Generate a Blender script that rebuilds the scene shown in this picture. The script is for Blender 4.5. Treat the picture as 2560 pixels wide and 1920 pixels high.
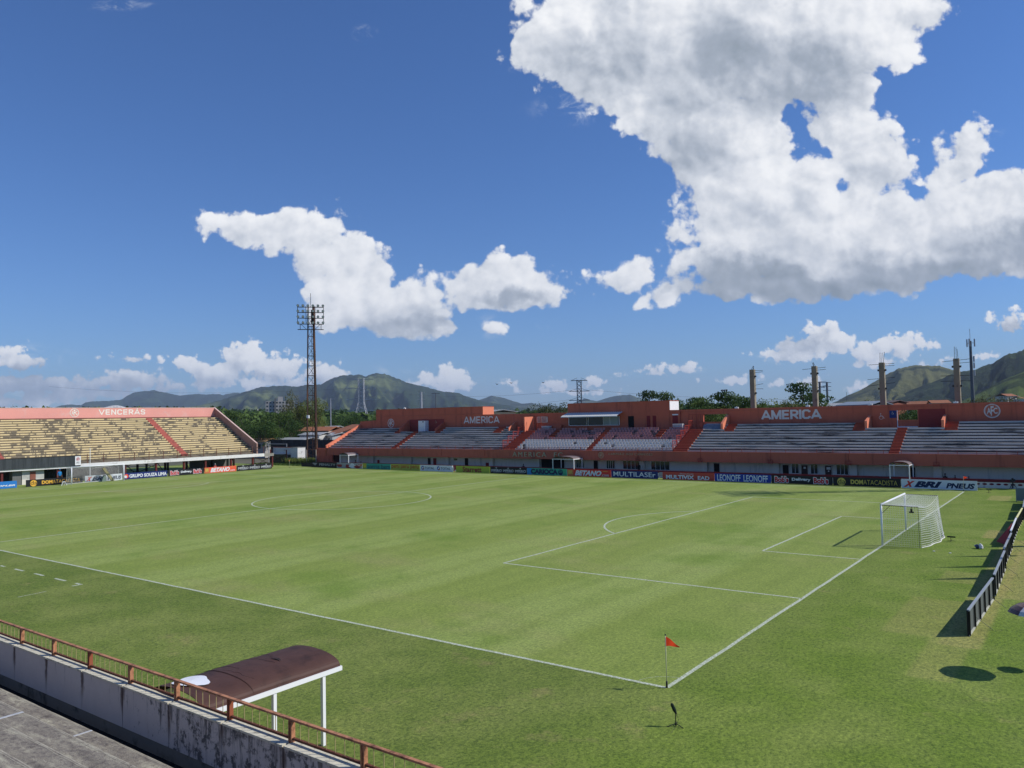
import bpy, bmesh, math, random
from mathutils import Vector, Matrix, Quaternion, noise
random.seed(7)
for o in list(bpy.data.objects): bpy.data.objects.remove(o)
S = bpy.context.scene
COL = S.collection
rad = math.radians

# ---------------------------------------------------------------- camera
CAM = Vector((10.612, -21.786, 8.177))
YAW, PITCH, ROLL, FPX = -0.63878, 0.04392, -0.01987, 1950.6
cd = bpy.data.cameras.new('camera'); cam = bpy.data.objects.new('camera', cd); COL.objects.link(cam)
fw = Vector((math.sin(YAW)*math.cos(PITCH), math.cos(YAW)*math.cos(PITCH), math.sin(PITCH)))
rt = Vector((math.cos(YAW), -math.sin(YAW), 0)); up = rt.cross(fw)
c_, s_ = math.cos(ROLL), math.sin(ROLL)
rt2 = rt*c_ + up*s_; up2 = up*c_ - rt*s_
m3 = Matrix((rt2, up2, -fw)).transposed()
cam.matrix_world = Matrix.Translation(CAM) @ m3.to_4x4()
cd.sensor_width = 36; cd.sensor_fit = 'HORIZONTAL'; cd.lens = FPX/2560*36
cd.clip_start = 0.1; cd.clip_end = 40000
S.camera = cam
S.render.resolution_x = 1024; S.render.resolution_y = 768

# ---------------------------------------------------------------- exposure
S.view_settings.view_transform = 'Standard'; S.view_settings.look = 'None'
S.view_settings.exposure = 0.0; S.view_settings.gamma = 1

# ---------------------------------------------------------------- sun
SUNV = Vector((0.98, 0.715, 1.0)).normalized()
elev = math.asin(SUNV.z); azim = math.atan2(SUNV.x, SUNV.y)     # azimuth from +Y towards +X
ld = bpy.data.lights.new('sun', 'SUN'); ld.energy = SUN_E = 4.2; ld.angle = rad(0.53); ld.color = (1.0, 0.955, 0.88)
sun = bpy.data.objects.new('sun', ld); COL.objects.link(sun); sun.location = (0, 0, 60)
sun.rotation_euler = SUNV.to_track_quat('Z', 'Y').to_euler()

# ---------------------------------------------------------------- node helpers
class NT:
    def __init__(s, tree): s.t = tree; s.n = tree.nodes; s.l = tree.links
    def new(s, typ, **k):
        x = s.n.new(typ)
        for a, b in k.items(): setattr(x, a, b)
        return x
    def inp(s, sock, v):
        if v is None: return
        if isinstance(v, bpy.types.NodeSocket): s.l.new(v, sock)
        else:
            if hasattr(sock, 'default_value'):
                if isinstance(v, (tuple, list)) and sock.type == 'RGBA' and len(v) == 3: v = (*v, 1)
                sock.default_value = v
    def math(s, op, a=None, b=None, c=None, clamp=False):
        x = s.new('ShaderNodeMath', operation=op, use_clamp=clamp)
        for i, v in enumerate((a, b, c)): s.inp(x.inputs[i], v)
        return x.outputs[0]
    def vec(s, op, a=None, b=None, out=0):
        x = s.new('ShaderNodeVectorMath', operation=op)
        s.inp(x.inputs[0], a)
        if b is not None: s.inp(x.inputs[3] if op == 'SCALE' else x.inputs[1], b)
        return x.outputs[out]
    def comb(s, x=0, y=0, z=0):
        c = s.new('ShaderNodeCombineXYZ')
        for i, v in enumerate((x, y, z)): s.inp(c.inputs[i], v)
        return c.outputs[0]
    def sep(s, v):
        c = s.new('ShaderNodeSeparateXYZ'); s.inp(c.inputs[0], v); return c.outputs
    def mix(s, f, a, b, mode='MIX'):
        x = s.new('ShaderNodeMix', data_type='RGBA', blend_type=mode)
        s.inp(x.inputs[0], f); s.inp(x.inputs[6], a); s.inp(x.inputs[7], b); return x.outputs[2]
    def fmix(s, f, a, b):
        x = s.new('ShaderNodeMix', data_type='FLOAT')
        s.inp(x.inputs[0], f); s.inp(x.inputs[2], a); s.inp(x.inputs[3], b); return x.outputs[0]
    def noise(s, v, scale, detail=4, rough=.55, out=0, dist=0):
        x = s.new('ShaderNodeTexNoise'); s.inp(x.inputs['Vector'], v); s.inp(x.inputs['Scale'], scale)
        x.inputs['Detail'].default_value = detail; x.inputs['Roughness'].default_value = rough; x.inputs['Distortion'].default_value = dist
        return x.outputs[out]
    def voro(s, v, scale, detail=0, rough=.5, feature='F1', out=0):
        x = s.new('ShaderNodeTexVoronoi', feature=feature); s.inp(x.inputs['Vector'], v); x.inputs['Scale'].default_value = scale
        x.inputs['Detail'].default_value = detail; x.inputs['Roughness'].default_value = rough
        return x.outputs[out]
    def sstep(s, v, a, b, lo=0., hi=1., typ='SMOOTHSTEP'):
        x = s.new('ShaderNodeMapRange', interpolation_type=typ); s.inp(x.inputs[0], v)
        for i, q in enumerate((a, b, lo, hi)): x.inputs[i+1].default_value = q
        return x.outputs[0]
    def ramp(s, v, stops, interp='LINEAR'):
        x = s.new('ShaderNodeValToRGB'); s.inp(x.inputs[0], v); r = x.color_ramp; r.interpolation = interp
        while len(r.elements) < len(stops): r.elements.new(.5)
        for e, (p_, c) in zip(r.elements, stops): e.position = p_; e.color = (*c, 1) if len(c) == 3 else c
        return x.outputs[0]

# ---------------------------------------------------------------- sky with clouds
# cloud masses: (bearing, height, half width, half height) as tangents about the compass bearing YAW
BL=[(0.0961,0.4903,0.0894,0.0712),(0.0603,0.5158,0.0446,0.0386),(0.1874,0.5070,0.1087,0.0949),(0.3085,0.5046,0.1242,0.1009),(0.4299,0.5083,0.1227,0.0831),(0.5275,0.5249,0.0570,0.0368),(0.5049,0.4913,0.0498,0.0326),(0.1430,0.4308,0.0659,0.0386),(0.2152,0.4201,0.0850,0.0623),(0.2796,0.3575,0.0863,0.0712),(0.3908,0.4350,0.0956,0.0475),(0.3253,0.2835,0.1029,0.0771),(0.4511,0.3541,0.0618,0.0445),(0.4709,0.3231,0.0525,0.0475),(0.3973,0.2820,0.0958,0.0593),(0.3591,0.2222,0.1450,0.0593),(0.2663,0.2211,0.0491,0.0326),(0.4798,0.2440,0.0790,0.0475),(0.5755,0.2421,0.0890,0.0534),(0.6243,0.2593,0.0839,0.0564),(0.5974,0.3267,0.0311,0.0445),(0.6776,0.2461,0.0932,0.0653),(0.3574,0.1740,0.1197,0.0249),(0.4771,0.1777,0.1380,0.0267),(0.5914,0.1964,0.1103,0.0237),(0.6634,0.2010,0.0570,0.0237),(0.2734,0.1607,0.0338,0.0148),(-0.3591,0.2669,0.0303,0.0119),(-0.3231,0.2541,0.0468,0.0214),(-0.2752,0.2471,0.0492,0.0285),(-0.2333,0.2402,0.0457,0.0297),(-0.1977,0.2093,0.0327,0.0380),(-0.2396,0.2101,0.0378,0.0273),(-0.2161,0.1735,0.0461,0.0427),(-0.2015,0.1420,0.0557,0.0320),(-0.1508,0.1434,0.0588,0.0356),(-0.1033,0.1245,0.0358,0.0237),(-0.1208,0.1548,0.0371,0.0273),(-0.1802,0.1788,0.0313,0.0344),(-0.0431,0.1580,0.0356,0.0237),(-0.0070,0.1741,0.0665,0.0368),(0.0288,0.1686,0.0475,0.0273),(0.0562,0.1668,0.0202,0.0154),(-0.0199,0.1198,0.0196,0.0131),(0.1457,0.1855,0.0348,0.0214),(0.1555,0.1721,0.0228,0.0131),(0.1666,0.1863,0.0120,0.0095),(0.1655,0.1442,0.0132,0.0053),(0.1002,0.1576,0.0119,0.0042),(0.2106,0.1577,0.0291,0.0178),(-0.4193,0.0758,0.0232,0.0131),(-0.3837,0.0662,0.0381,0.0154),(-0.3420,0.0832,0.0326,0.0214),(-0.3004,0.0704,0.0434,0.0178),(-0.2410,0.0645,0.0366,0.0142),(-0.3243,0.0513,0.1185,0.0071),(-0.0807,0.0512,0.0393,0.0154),(-0.0864,0.0632,0.0167,0.0095),(-0.1104,0.0488,0.0239,0.0071),(0.2226,0.0600,0.0334,0.0083),(0.1898,0.0559,0.0169,0.0036),(0.3419,0.0713,0.0345,0.0095),(0.3661,0.0828,0.0284,0.0154),(0.4080,0.0879,0.0481,0.0178),(0.3966,0.1025,0.0179,0.0107),(0.4551,0.0762,0.0261,0.0131),(0.5001,0.0843,0.0438,0.0142),(0.6502,0.1130,0.0318,0.0131),(0.6212,0.0670,0.0419,0.0036),(-0.0106,0.0462,0.0178,0.0053),(0.0499,0.0450,0.0149,0.0047),(0.0467,0.0350,0.0178,0.0047),(0.0647,0.0412,0.0149,0.0071),(0.1081,0.0427,0.0167,0.0071),(0.0793,0.0331,0.0536,0.0036),(0.1393,0.0539,0.0072,0.0030),(0.1090,0.0325,0.0119,0.0036),(-0.6395,0.0832,0.0352,0.0131),(-0.6456,0.0982,0.0254,0.0095),(-0.4907,0.0850,0.0278,0.0065),(-0.5679,0.0538,0.0355,0.0065),(-0.5026,0.0566,0.0730,0.0142),(-0.6214,0.0530,0.0908,0.0142),(-0.6213,0.0334,0.0908,0.0083),(-0.5322,0.0423,0.0874,0.0083),(0.2934,0.0437,0.0155,0.0036),(0.3526,0.0366,0.0189,0.0042),(0.3824,0.0390,0.0254,0.0053),(0.4415,0.0319,0.0195,0.0047),(0.4724,0.0628,0.0328,0.0071),(0.5316,0.0568,0.0134,0.0030),]
HO=[(0.3638,0.3876,0.0126,0.0148),(0.4305,0.2874,0.0090,0.0095),(0.5265,0.2867,0.0161,0.0071),]
DK=[(0.3305,0.4362,0.1625,0.0771,0.55),(0.1194,0.4528,0.0896,0.0475,0.30),(0.2346,0.4628,0.0914,0.0534,0.25),(0.3571,0.1650,0.1638,0.0326,0.90),(0.5248,0.1767,0.1541,0.0356,0.80),(0.6456,0.2044,0.1059,0.0356,0.70),(0.2315,0.3585,0.0731,0.0356,0.25),(-0.1213,0.1146,0.0777,0.0142,0.50),(-0.0013,0.1572,0.0534,0.0119,0.55),(-0.0016,0.1422,0.0356,0.0095,0.30),(0.2107,0.1620,0.0182,0.0119,0.50),(-0.3005,0.0556,0.0743,0.0095,0.40),(-0.6095,0.0510,0.1529,0.0285,0.80),(-0.4847,0.0485,0.1319,0.0237,0.70),(0.3690,0.0809,0.0316,0.0166,0.55),(0.6470,0.1083,0.0283,0.0119,0.50),(-0.5026,0.0834,0.0531,0.0119,0.40),(-0.1509,0.1302,0.0540,0.0178,0.20),]
WI=[(-0.5067,0.5509,0.0499,0.0083),(-0.1853,0.5084,0.0205,0.0119),(-0.3860,0.2687,0.0254,0.0047),(-0.6336,0.0920,0.0773,0.0178),(-0.1458,0.0674,0.0360,0.0095),(0.3240,0.0699,0.0312,0.0071),(0.2107,0.0573,0.0424,0.0059),(0.0735,0.0362,0.0714,0.0059),(0.0106,0.4550,0.0083,0.0059),(-0.0259,0.1187,0.0237,0.0178),(0.0456,0.1203,0.0178,0.0071),(-0.5679,0.0431,0.1501,0.0237),(0.6346,0.3503,0.0211,0.0178),(0.0879,0.4012,0.0655,0.0237),]
RB=[(-1.3077,0.0218),(-1.2504,0.0213),(-1.1989,0.0213),(-1.1697,0.0220),(-1.1619,0.0245),(-1.1552,0.0252),(-1.1439,0.0244),(-1.1394,0.0273),(-1.1325,0.0286),(-1.1162,0.0289),(-1.1044,0.0301),(-1.0997,0.0330),(-1.0925,0.0376),(-1.0841,0.0396),(-1.0695,0.0409),(-1.0609,0.0388),(-1.0497,0.0365),(-1.0409,0.0344),(-1.0257,0.0363),(-1.0104,0.0355),(-1.0026,0.0364),(-0.9935,0.0350),(-0.9843,0.0370),(-0.9777,0.0379),(-0.9685,0.0347),(-0.9444,0.0260),(-0.9035,0.0169),]
RM=[(-1.0641,0.0152),(-1.0392,0.0189),(-1.0202,0.0228),(-0.9944,0.0294),(-0.9746,0.0369),(-0.9613,0.0410),(-0.9506,0.0442),(-0.9343,0.0458),(-0.9097,0.0444),(-0.8986,0.0462),(-0.8791,0.0468),(-0.8678,0.0532),(-0.8536,0.0584),(-0.8422,0.0584),(-0.8336,0.0594),(-0.8236,0.0564),(-0.8135,0.0603),(-0.8005,0.0597),(-0.7890,0.0553),(-0.7745,0.0485),(-0.7614,0.0451),(-0.7498,0.0423),(-0.7278,0.0360),(-0.7087,0.0342),(-0.6984,0.0296),(-0.6793,0.0233),(-0.6542,0.0183),(-0.6320,0.0142),(-0.6024,0.0114),(-0.5582,0.0060),]
RS=[(-0.7585,0.0186),(-0.7117,0.0209),(-0.6802,0.0243),(-0.6659,0.0295),(-0.6518,0.0269),(-0.6393,0.0227),(-0.6267,0.0185),(-0.6141,0.0193),(-0.6063,0.0165),(-0.5859,0.0153),(-0.5703,0.0118),(-0.5607,0.0179),(-0.5465,0.0231),(-0.5310,0.0196),(-0.5075,0.0261),(-0.4889,0.0272),(-0.4753,0.0207),(-0.4616,0.0165),(-0.4464,0.0154),(-0.4283,0.0131),(-0.4164,0.0085),(-0.4015,0.0097),(-0.3894,0.0140),(-0.3777,0.0107),(-0.3576,0.0011),(-0.3147,-0.0028),]
RH=[(-0.2775,0.0044),(-0.2556,0.0085),(-0.2441,0.0129),(-0.2339,0.0187),(-0.2197,0.0244),(-0.2056,0.0330),(-0.1916,0.0416),(-0.1778,0.0485),(-0.1644,0.0513),(-0.1370,0.0495),(-0.1219,0.0436),(-0.1096,0.0394),(-0.0830,0.0282),(-0.0482,0.0157),(-0.0041,0.0007),]
RF=[(-0.2275,0.0032),(-0.2065,0.0058),(-0.1858,0.0135),(-0.1722,0.0198),(-0.1587,0.0261),(-0.1389,0.0334),(-0.1221,0.0407),(-0.1132,0.0422),(-0.1044,0.0432),(-0.0969,0.0460),(-0.0870,0.0491),(-0.0722,0.0582),(-0.0565,0.0621),(-0.0347,0.0662),(-0.0014,0.0652),(0.0502,0.0561),(0.1063,0.0348),]
RG=[(-0.1467,-0.0016),(-0.1273,0.0038),(-0.1157,0.0093),(-0.1056,0.0148),(-0.0955,0.0202),(-0.0769,0.0308),(-0.0574,0.0391),(-0.0356,0.0442),(-0.0023,0.0450),(0.0590,0.0311),(0.1052,0.0102),]

W = bpy.data.worlds.new('World'); S.world = W; W.use_nodes = True
W.node_tree.nodes.clear(); N = NT(W.node_tree)

def near(b, reg):
    return b[0]+b[2] > reg[0]-.05 and b[0]-b[2] < reg[1]+.05 and b[1]+b[3] > reg[2]-.03 and b[1]-b[3] < reg[3]+.03
def density_group(reg):
    g = bpy.data.node_groups.new('cloud_density', 'ShaderNodeTree')
    g.interface.new_socket('P', in_out='INPUT', socket_type='NodeSocketVector')
    g.interface.new_socket('V', in_out='OUTPUT', socket_type='NodeSocketFloat')
    n = NT(g); gi = n.new('NodeGroupInput'); go = n.new('NodeGroupOutput'); P = gi.outputs[0]
    t = n.sep(P)[1]
    hi = n.sstep(t, .05, .28)
    w1 = n.vec('SUBTRACT', n.noise(P, 13, 3, .5, out=1), (.5, .5, .5))
    w1 = n.vec('MULTIPLY', w1, (1, 1, 0))
    Pw = n.vec('ADD', P, n.vec('SCALE', w1, n.fmix(hi, .012, .040)))
    f = None
    for (a, b, rx, ry) in [q for q in BL if near(q, reg)]:
        m = min(rx, ry)
        d = n.vec('LENGTH', n.vec('MULTIPLY', n.vec('SUBTRACT', Pw, (a, b, 0)), (1/rx, 1/ry, 0)), out=1)
        v = n.math('MULTIPLY_ADD', d, -m, m)
        f = v if f is None else n.math('SMOOTH_MAX', f, v, .006)
    for (a, b, rx, ry) in [q for q in HO if near(q, reg)]:
        m = min(rx, ry)
        d = n.vec('LENGTH', n.vec('MULTIPLY', n.vec('SUBTRACT', Pw, (a, b, 0)), (1/rx, 1/ry, 0)), out=1)
        f = n.math('SMOOTH_MIN', f, n.math('MULTIPLY_ADD', d, m*2.0, -m*1.7), .004)
    # puffs: inverted cell noise, finer towards the horizon where the clouds are farther off
    sc = 60 if reg[3] < .2 else 27
    b1 = n.voro(Pw, sc, 2, .55); n1 = n.noise(P, sc*.62, 7, .62)
    amp = n.fmix(hi, .013, .034)
    e = n.math('MULTIPLY', n.math('ADD', n.math('MULTIPLY', n.math('SUBTRACT', .45, b1), .75), n.math('MULTIPLY', n.math('SUBTRACT', n1, .5), 2.3)), amp)
    f = n.math('ADD', f, n.fmix(hi, .0050, .018))
    v = n.math('DIVIDE', n.math('ADD', f, e), n.fmix(hi, .008, .019))
    n.l.new(v, go.inputs[0])
    return g
D = N.new('ShaderNodeTexCoord').outputs['Generated']
Fh = (math.sin(YAW), math.cos(YAW), 0); Rh = (math.cos(YAW), -math.sin(YAW), 0)
df = N.vec('DOT_PRODUCT', D, Fh, out=1); dr = N.vec('DOT_PRODUCT', D, Rh, out=1)
dfm = N.math('MAXIMUM', df, .05); dz = N.sep(D)[2]
s_o = N.math('DIVIDE', dr, dfm); t_o = N.math('DIVIDE', dz, dfm)
P = N.comb(s_o, t_o, 0)
SKY_K = .1
sky = N.new('ShaderNodeTexSky', sky_type='NISHITA'); sky.sun_disc = False
sky.sun_elevation = elev; sky.sun_rotation = azim; sky.altitude = 0; sky.air_density = 1.0; sky.dust_density = .35; sky.ozone_density = 3.2
tint = N.mix(N.sstep(dz, .0, .35), (.52, .77, 1.17), (.46, .735, 1.15))
skc = N.mix(1.0, sky.outputs[0], tint, 'MULTIPLY')
def background(c):
    b = N.new('ShaderNodeBackground'); N.inp(b.inputs[0], c); b.inputs[1].default_value = SKY_K; return b.outputs[0]
def cloudy(reg):
    DG = density_group(reg)
    def dens(Q):
        x = N.new('ShaderNodeGroup'); x.node_tree = DG; N.inp(x.inputs[0], Q); return x.outputs[0]
    V = dens(P); V2 = dens(N.vec('ADD', P, (.009, .009, 0)))
    front = N.sstep(df, .22, .38)
    alpha = N.math('MULTIPLY', N.sstep(V, -.05, .50), front)
    wf = None
    for (a, b, rx, ry) in [q for q in WI if near(q, reg)]:
        d = N.vec('LENGTH', N.vec('MULTIPLY', N.vec('SUBTRACT', P, (a, b, 0)), (1/rx, 1/ry, 0)), out=1)
        v = N.math('SUBTRACT', 1, d)
        wf = v if wf is None else N.math('SMOOTH_MAX', wf, v, .15)
    wn = N.noise(N.vec('MULTIPLY', P, (1, 1.5, 1)), 26, 7, .68, dist=.6)
    wa = N.math('MULTIPLY', N.math('MULTIPLY', N.sstep(wf, -.15, .8), N.sstep(wn, .46, .78)), .75)
    wa = N.math('MULTIPLY', wa, front)
    # light: thinner towards the sun side reads bright; thick cores and flat bases read grey
    thick = N.sstep(V, .6, 7.5)
    grad = N.math('SUBTRACT', V, V2)
    Pd = N.vec('ADD', P, N.vec('SCALE', N.vec('SUBTRACT', N.noise(P, 11, 5, .6, out=1), (.5, .5, .5)), .1))
    dk = None
    for (a, b, rx, ry, w) in [q for q in DK if near(q, reg)]:
        d = N.vec('LENGTH', N.vec('MULTIPLY', N.vec('SUBTRACT', Pd, (a, b, 0)), (1/rx, 1/ry, 0)), out=1)
        v = N.math('MULTIPLY', N.sstep(d, 1.35, .35), w)
        dk = v if dk is None else N.math('MAXIMUM', dk, v)
    bn = N.noise(P, 11, 8, .52)
    L = N.math('ADD', .80, N.math('MULTIPLY', grad, .155))
    L = N.math('SUBTRACT', L, N.math('MULTIPLY', thick, .24))
    L = N.math('SUBTRACT', L, N.math('MULTIPLY', dk, .66))
    L = N.math('ADD', L, N.math('MULTIPLY', N.math('SUBTRACT', bn, .5), .80))
    hz = N.sstep(t_o, .0, .12)
    cc = N.ramp(L, [(0, (.26, .31, .37)), (.35, (.40, .45, .53)), (.62, (.63, .67, .74)), (.85, (.86, .88, .92)), (1, (.97, .98, 1.0))])
    cc = N.mix(N.math('SUBTRACT', 1, hz, clamp=True), cc, N.mix(.35, cc, (.52, .62, .75)))
    c1 = N.mix(wa, skc, N.vec('SCALE', (.80, .86, .94), 1/SKY_K))
    return background(N.mix(alpha, c1, N.vec('SCALE', cc, 1/SKY_K)))
def pick(f, a, b):
    m = N.new('ShaderNodeMixShader'); N.inp(m.inputs[0], f); N.l.new(a, m.inputs[1]); N.l.new(b, m.inputs[2]); return m.outputs[0]
SS = -.02
TS = N.math('ADD', .085, N.math('ADD', N.math('MULTIPLY', N.math('LESS_THAN', s_o, -.28), .045), N.math('MULTIPLY', N.math('GREATER_THAN', s_o, .2), .05)))
low = pick(N.math('GREATER_THAN', s_o, SS), cloudy((-1, SS, -.05, .125)), cloudy((SS, 1, -.05, .125)))
high = pick(N.math('GREATER_THAN', s_o, SS), cloudy((-1, SS, .10, 1)), cloudy((SS, 1, .10, 1)))
infront = N.math('MULTIPLY', N.math('GREATER_THAN', df, .22), N.math('MULTIPLY', N.math('GREATER_THAN', dz, -.01), N.math('LESS_THAN', t_o, .8)))
final = pick(infront, background(skc), pick(N.math('GREATER_THAN', t_o, TS), low, high))
N.l.new(final, N.new('ShaderNodeOutputWorld').inputs[0])
W.cycles.sampling_method = 'NONE'
S.cycles.max_bounces = 5; S.cycles.diffuse_bounces = 2; S.cycles.glossy_bounces = 2; S.cycles.transparent_max_bounces = 12; S.cycles.volume_bounces = 0

# ---------------------------------------------------------------- materials
MATS = {}
def mat(name, col, rough=.8, var=.12, scale=1.5, dirt=None, dirt_amt=.35, dirt_scale=.6, streak=False, bump=0, bscale=20, metal=0, spec=.3, alpha=1, trans=0):
    if name in MATS: return MATS[name]
    m = bpy.data.materials.new(name); m.use_nodes = True; m.node_tree.nodes.clear(); n = NT(m.node_tree)
    b = n.new('ShaderNodeBsdfPrincipled'); o = n.new('ShaderNodeOutputMaterial'); n.l.new(b.outputs[0], o.inputs[0])
    P = n.new('ShaderNodeNewGeometry').outputs['Position']
    f = n.noise(P, scale, 5, .6)
    c = n.mix(f, tuple(x*(1-var*1.6) for x in col), tuple(min(1, x*(1+var*1.6)) for x in col))
    if dirt:
        Q = n.vec('MULTIPLY', P, (1, 1, .12)) if streak else P
        g = n.sstep(n.noise(Q, dirt_scale*(4 if streak else 1), 7, .68), .62-dirt_amt*.35, .80-dirt_amt*.2)
        c = n.mix(g, c, dirt)
    n.inp(b.inputs['Base Color'], c); b.inputs['Roughness'].default_value = rough; b.inputs['Metallic'].default_value = metal
    b.inputs['Specular IOR Level'].default_value = spec; b.inputs['Alpha'].default_value = alpha; b.inputs['Transmission Weight'].default_value = trans
    if bump:
        bp = n.new('ShaderNodeBump'); bp.inputs['Strength'].default_value = bump; bp.inputs['Distance'].default_value = .02
        n.inp(bp.inputs['Height'], n.noise(P, bscale, 4, .6)); n.l.new(bp.outputs[0], b.inputs['Normal'])
    MATS[name] = m; return m

# ---------------------------------------------------------------- mesh helpers
ORG = {}
def tag(o, label=None, cat=None, group=None, kind=None):
    if label: o['label'] = label
    if cat: o['category'] = cat
    if group: o['group'] = group
    if kind: o['kind'] = kind
    return o
def root(name, loc, label, cat, group=None):
    o = bpy.data.objects.new(name, None); COL.objects.link(o); o.location = loc; o.empty_display_size = .3
    ORG[o.name] = Vector(loc); return tag(o, label, cat, group)
def org(parent):
    return ORG.get(parent.name, Vector((0, 0, 0))) if parent else Vector((0, 0, 0))
class MB:
    def __init__(s): s.v = []; s.f = []; s.mi = []; s.cur = 0
    def poly(s, pts):
        k = len(s.v); s.v += [tuple(p) for p in pts]; s.f.append(tuple(range(k, k+len(pts)))); s.mi.append(s.cur); return s
    def box(s, x0, x1, y0, y1, z0, z1):
        if x0 > x1: x0, x1 = x1, x0
        if y0 > y1: y0, y1 = y1, y0
        if z0 > z1: z0, z1 = z1, z0
        k = len(s.v); s.v += [(x0,y0,z0),(x1,y0,z0),(x1,y1,z0),(x0,y1,z0),(x0,y0,z1),(x1,y0,z1),(x1,y1,z1),(x0,y1,z1)]
        for q in ((0,3,2,1),(4,5,6,7),(0,1,5,4),(1,2,6,5),(2,3,7,6),(3,0,4,7)): s.f.append(tuple(k+i for i in q)); s.mi.append(s.cur)
        return s
    def prism(s, pts, axis, a0, a1):        # pts: 2-D outline in the two other axes, extruded along axis
        def P(u, v, a): return {'x': (a, u, v), 'y': (u, a, v), 'z': (u, v, a)}[axis]
        n = len(pts); k = len(s.v)
        s.v += [P(u, v, a0) for u, v in pts] + [P(u, v, a1) for u, v in pts]
        s.f.append(tuple(range(k, k+n))[::-1]); s.f.append(tuple(range(k+n, k+2*n))); s.mi += [s.cur]*2
        for i in range(n): s.f.append((k+i, k+(i+1) % n, k+n+(i+1) % n, k+n+i)); s.mi.append(s.cur)
        return s
    def bar(s, p, q, w, h=None):
        h = h or w; p = Vector(p); q = Vector(q); d = (q-p).normalized()
        a = d.cross(Vector((0,0,1))) if abs(d.z) < .98 else d.cross(Vector((0,1,0)))
        a.normalize(); b = a.cross(d); a = a*(w/2); b = b*(h/2); k = len(s.v)
        for c in (p, q): s.v += [tuple(c-a-b), tuple(c+a-b), tuple(c+a+b), tuple(c-a+b)]
        for f in ((0,1,2,3),(7,6,5,4),(0,4,5,1),(1,5,6,2),(2,6,7,3),(3,7,4,0)): s.f.append(tuple(k+i for i in f)); s.mi.append(s.cur)
        return s
    def tube(s, pts, r, n=6, r2=None, cap=True):
        pts = [Vector(p) for p in pts]; m = len(pts); k = len(s.v)
        for i, p in enumerate(pts):
            d = (pts[min(i+1, m-1)]-pts[max(i-1, 0)]).normalized()
            a = d.cross(Vector((0,0,1))) if abs(d.z) < .95 else d.cross(Vector((0,1,0)))
            a.normalize(); b = a.cross(d)
            rr = r if r2 is None else r+(r2-r)*i/(m-1)
            if isinstance(r, (list, tuple)): rr = r[i]
            for j in range(n):
                t = 2*math.pi*j/n; s.v.append(tuple(p+a*(rr*math.cos(t))+b*(rr*math.sin(t))))
        for i in range(m-1):
            for j in range(n):
                s.f.append((k+i*n+j, k+i*n+(j+1) % n, k+(i+1)*n+(j+1) % n, k+(i+1)*n+j)); s.mi.append(s.cur)
        if cap and n > 2:
            s.f.append(tuple(k+j for j in range(n))[::-1]); s.f.append(tuple(k+(m-1)*n+j for j in range(n))); s.mi += [s.cur]*2
        return s
    def ball(s, c, rx, ry=None, rz=None, nu=10, nv=7):
        ry = ry or rx; rz = rz or rx; k = len(s.v); c = Vector(c)
        for i in range(nv+1):
            th = math.pi*i/nv
            for j in range(nu):
                ph = 2*math.pi*j/nu; s.v.append((c.x+rx*math.sin(th)*math.cos(ph), c.y+ry*math.sin(th)*math.sin(ph), c.z+rz*math.cos(th)))
        for i in range(nv):
            for j in range(nu):
                s.f.append((k+i*nu+j, k+(i+1)*nu+j, k+(i+1)*nu+(j+1) % nu, k+i*nu+(j+1) % nu)); s.mi.append(s.cur)
        return s
    def build(s, name, mats, parent=None, smooth=False, label=None, kind=None):
        O = org(parent); me = bpy.data.meshes.new(name)
        me.from_pydata([(x-O.x, y-O.y, z-O.z) for x, y, z in s.v], [], s.f)
        if not isinstance(mats, (list, tuple)): mats = [mats]
        for m in mats: me.materials.append(m)
        if len(mats) > 1: me.polygons.foreach_set('material_index', s.mi)
        if smooth: me.polygons.foreach_set('use_smooth', [True]*len(s.f))
        me.update()
        o = bpy.data.objects.new(name, me); COL.objects.link(o); ORG[o.name] = O
        if parent: o.parent = parent
        if label: o['label'] = label
        if kind: o['kind'] = kind
        return o
def copy_tree(o, parent=None):
    c = o.copy(); COL.objects.link(c)
    if parent: c.parent = parent
    for ch in list(o.children): copy_tree(ch, c)
    return c
# outlines of letters, laid on a plane (rt: reading direction, nrm: outward normal)
def text_geo(txt, bold=0.0, shear=0.0, spacing=1.0):
    cu = bpy.data.curves.new('t', 'FONT'); cu.body = txt; cu.size = 1; cu.offset = bold; cu.shear = shear; cu.space_character = spacing
    cu.resolution_u = 3
    o = bpy.data.objects.new('t', cu); COL.objects.link(o)
    dg = bpy.context.evaluated_depsgraph_get(); me = bpy.data.meshes.new_from_object(o.evaluated_get(dg))
    vs = [v.co.copy() for v in me.vertices]; fs = [tuple(p.vertices) for p in me.polygons]
    bpy.data.objects.remove(o); bpy.data.curves.remove(cu); bpy.data.meshes.remove(me)
    x0 = min(v.x for v in vs); x1 = max(v.x for v in vs); y0 = min(v.y for v in vs); y1 = max(v.y for v in vs)
    return [((v.x-x0)/(x1-x0), (v.y-y0)/(y1-y0)) for v in vs], fs
class Face:      # a plane to write on: origin at lower left, u along reading direction, v up
    def __init__(s, o, rd, nrm): s.o = Vector(o); s.r = Vector(rd).normalized(); s.n = Vector(nrm).normalized()
    def P(s, u, v, d=0): return s.o + s.r*u + Vector((0, 0, v)) + s.n*d
def letters(mb, F, txt, u0, u1, v0, v1, d=.02, bold=.02, shear=0, spacing=1.0, arc=0):
    g, fs = text_geo(txt, bold, shear, spacing); k = len(mb.v)
    for a, b in g: mb.v.append(tuple(F.P(u0+(u1-u0)*a, v0+(v1-v0)*b+arc*math.sin(a*math.pi), d)))
    for f in fs: mb.f.append(tuple(k+i for i in f)); mb.mi.append(mb.cur)
    return mb
def shape(mb, F, pts, d=.02, th=0):
    mb.poly([F.P(u, v, d) for u, v in pts]); return mb
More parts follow.
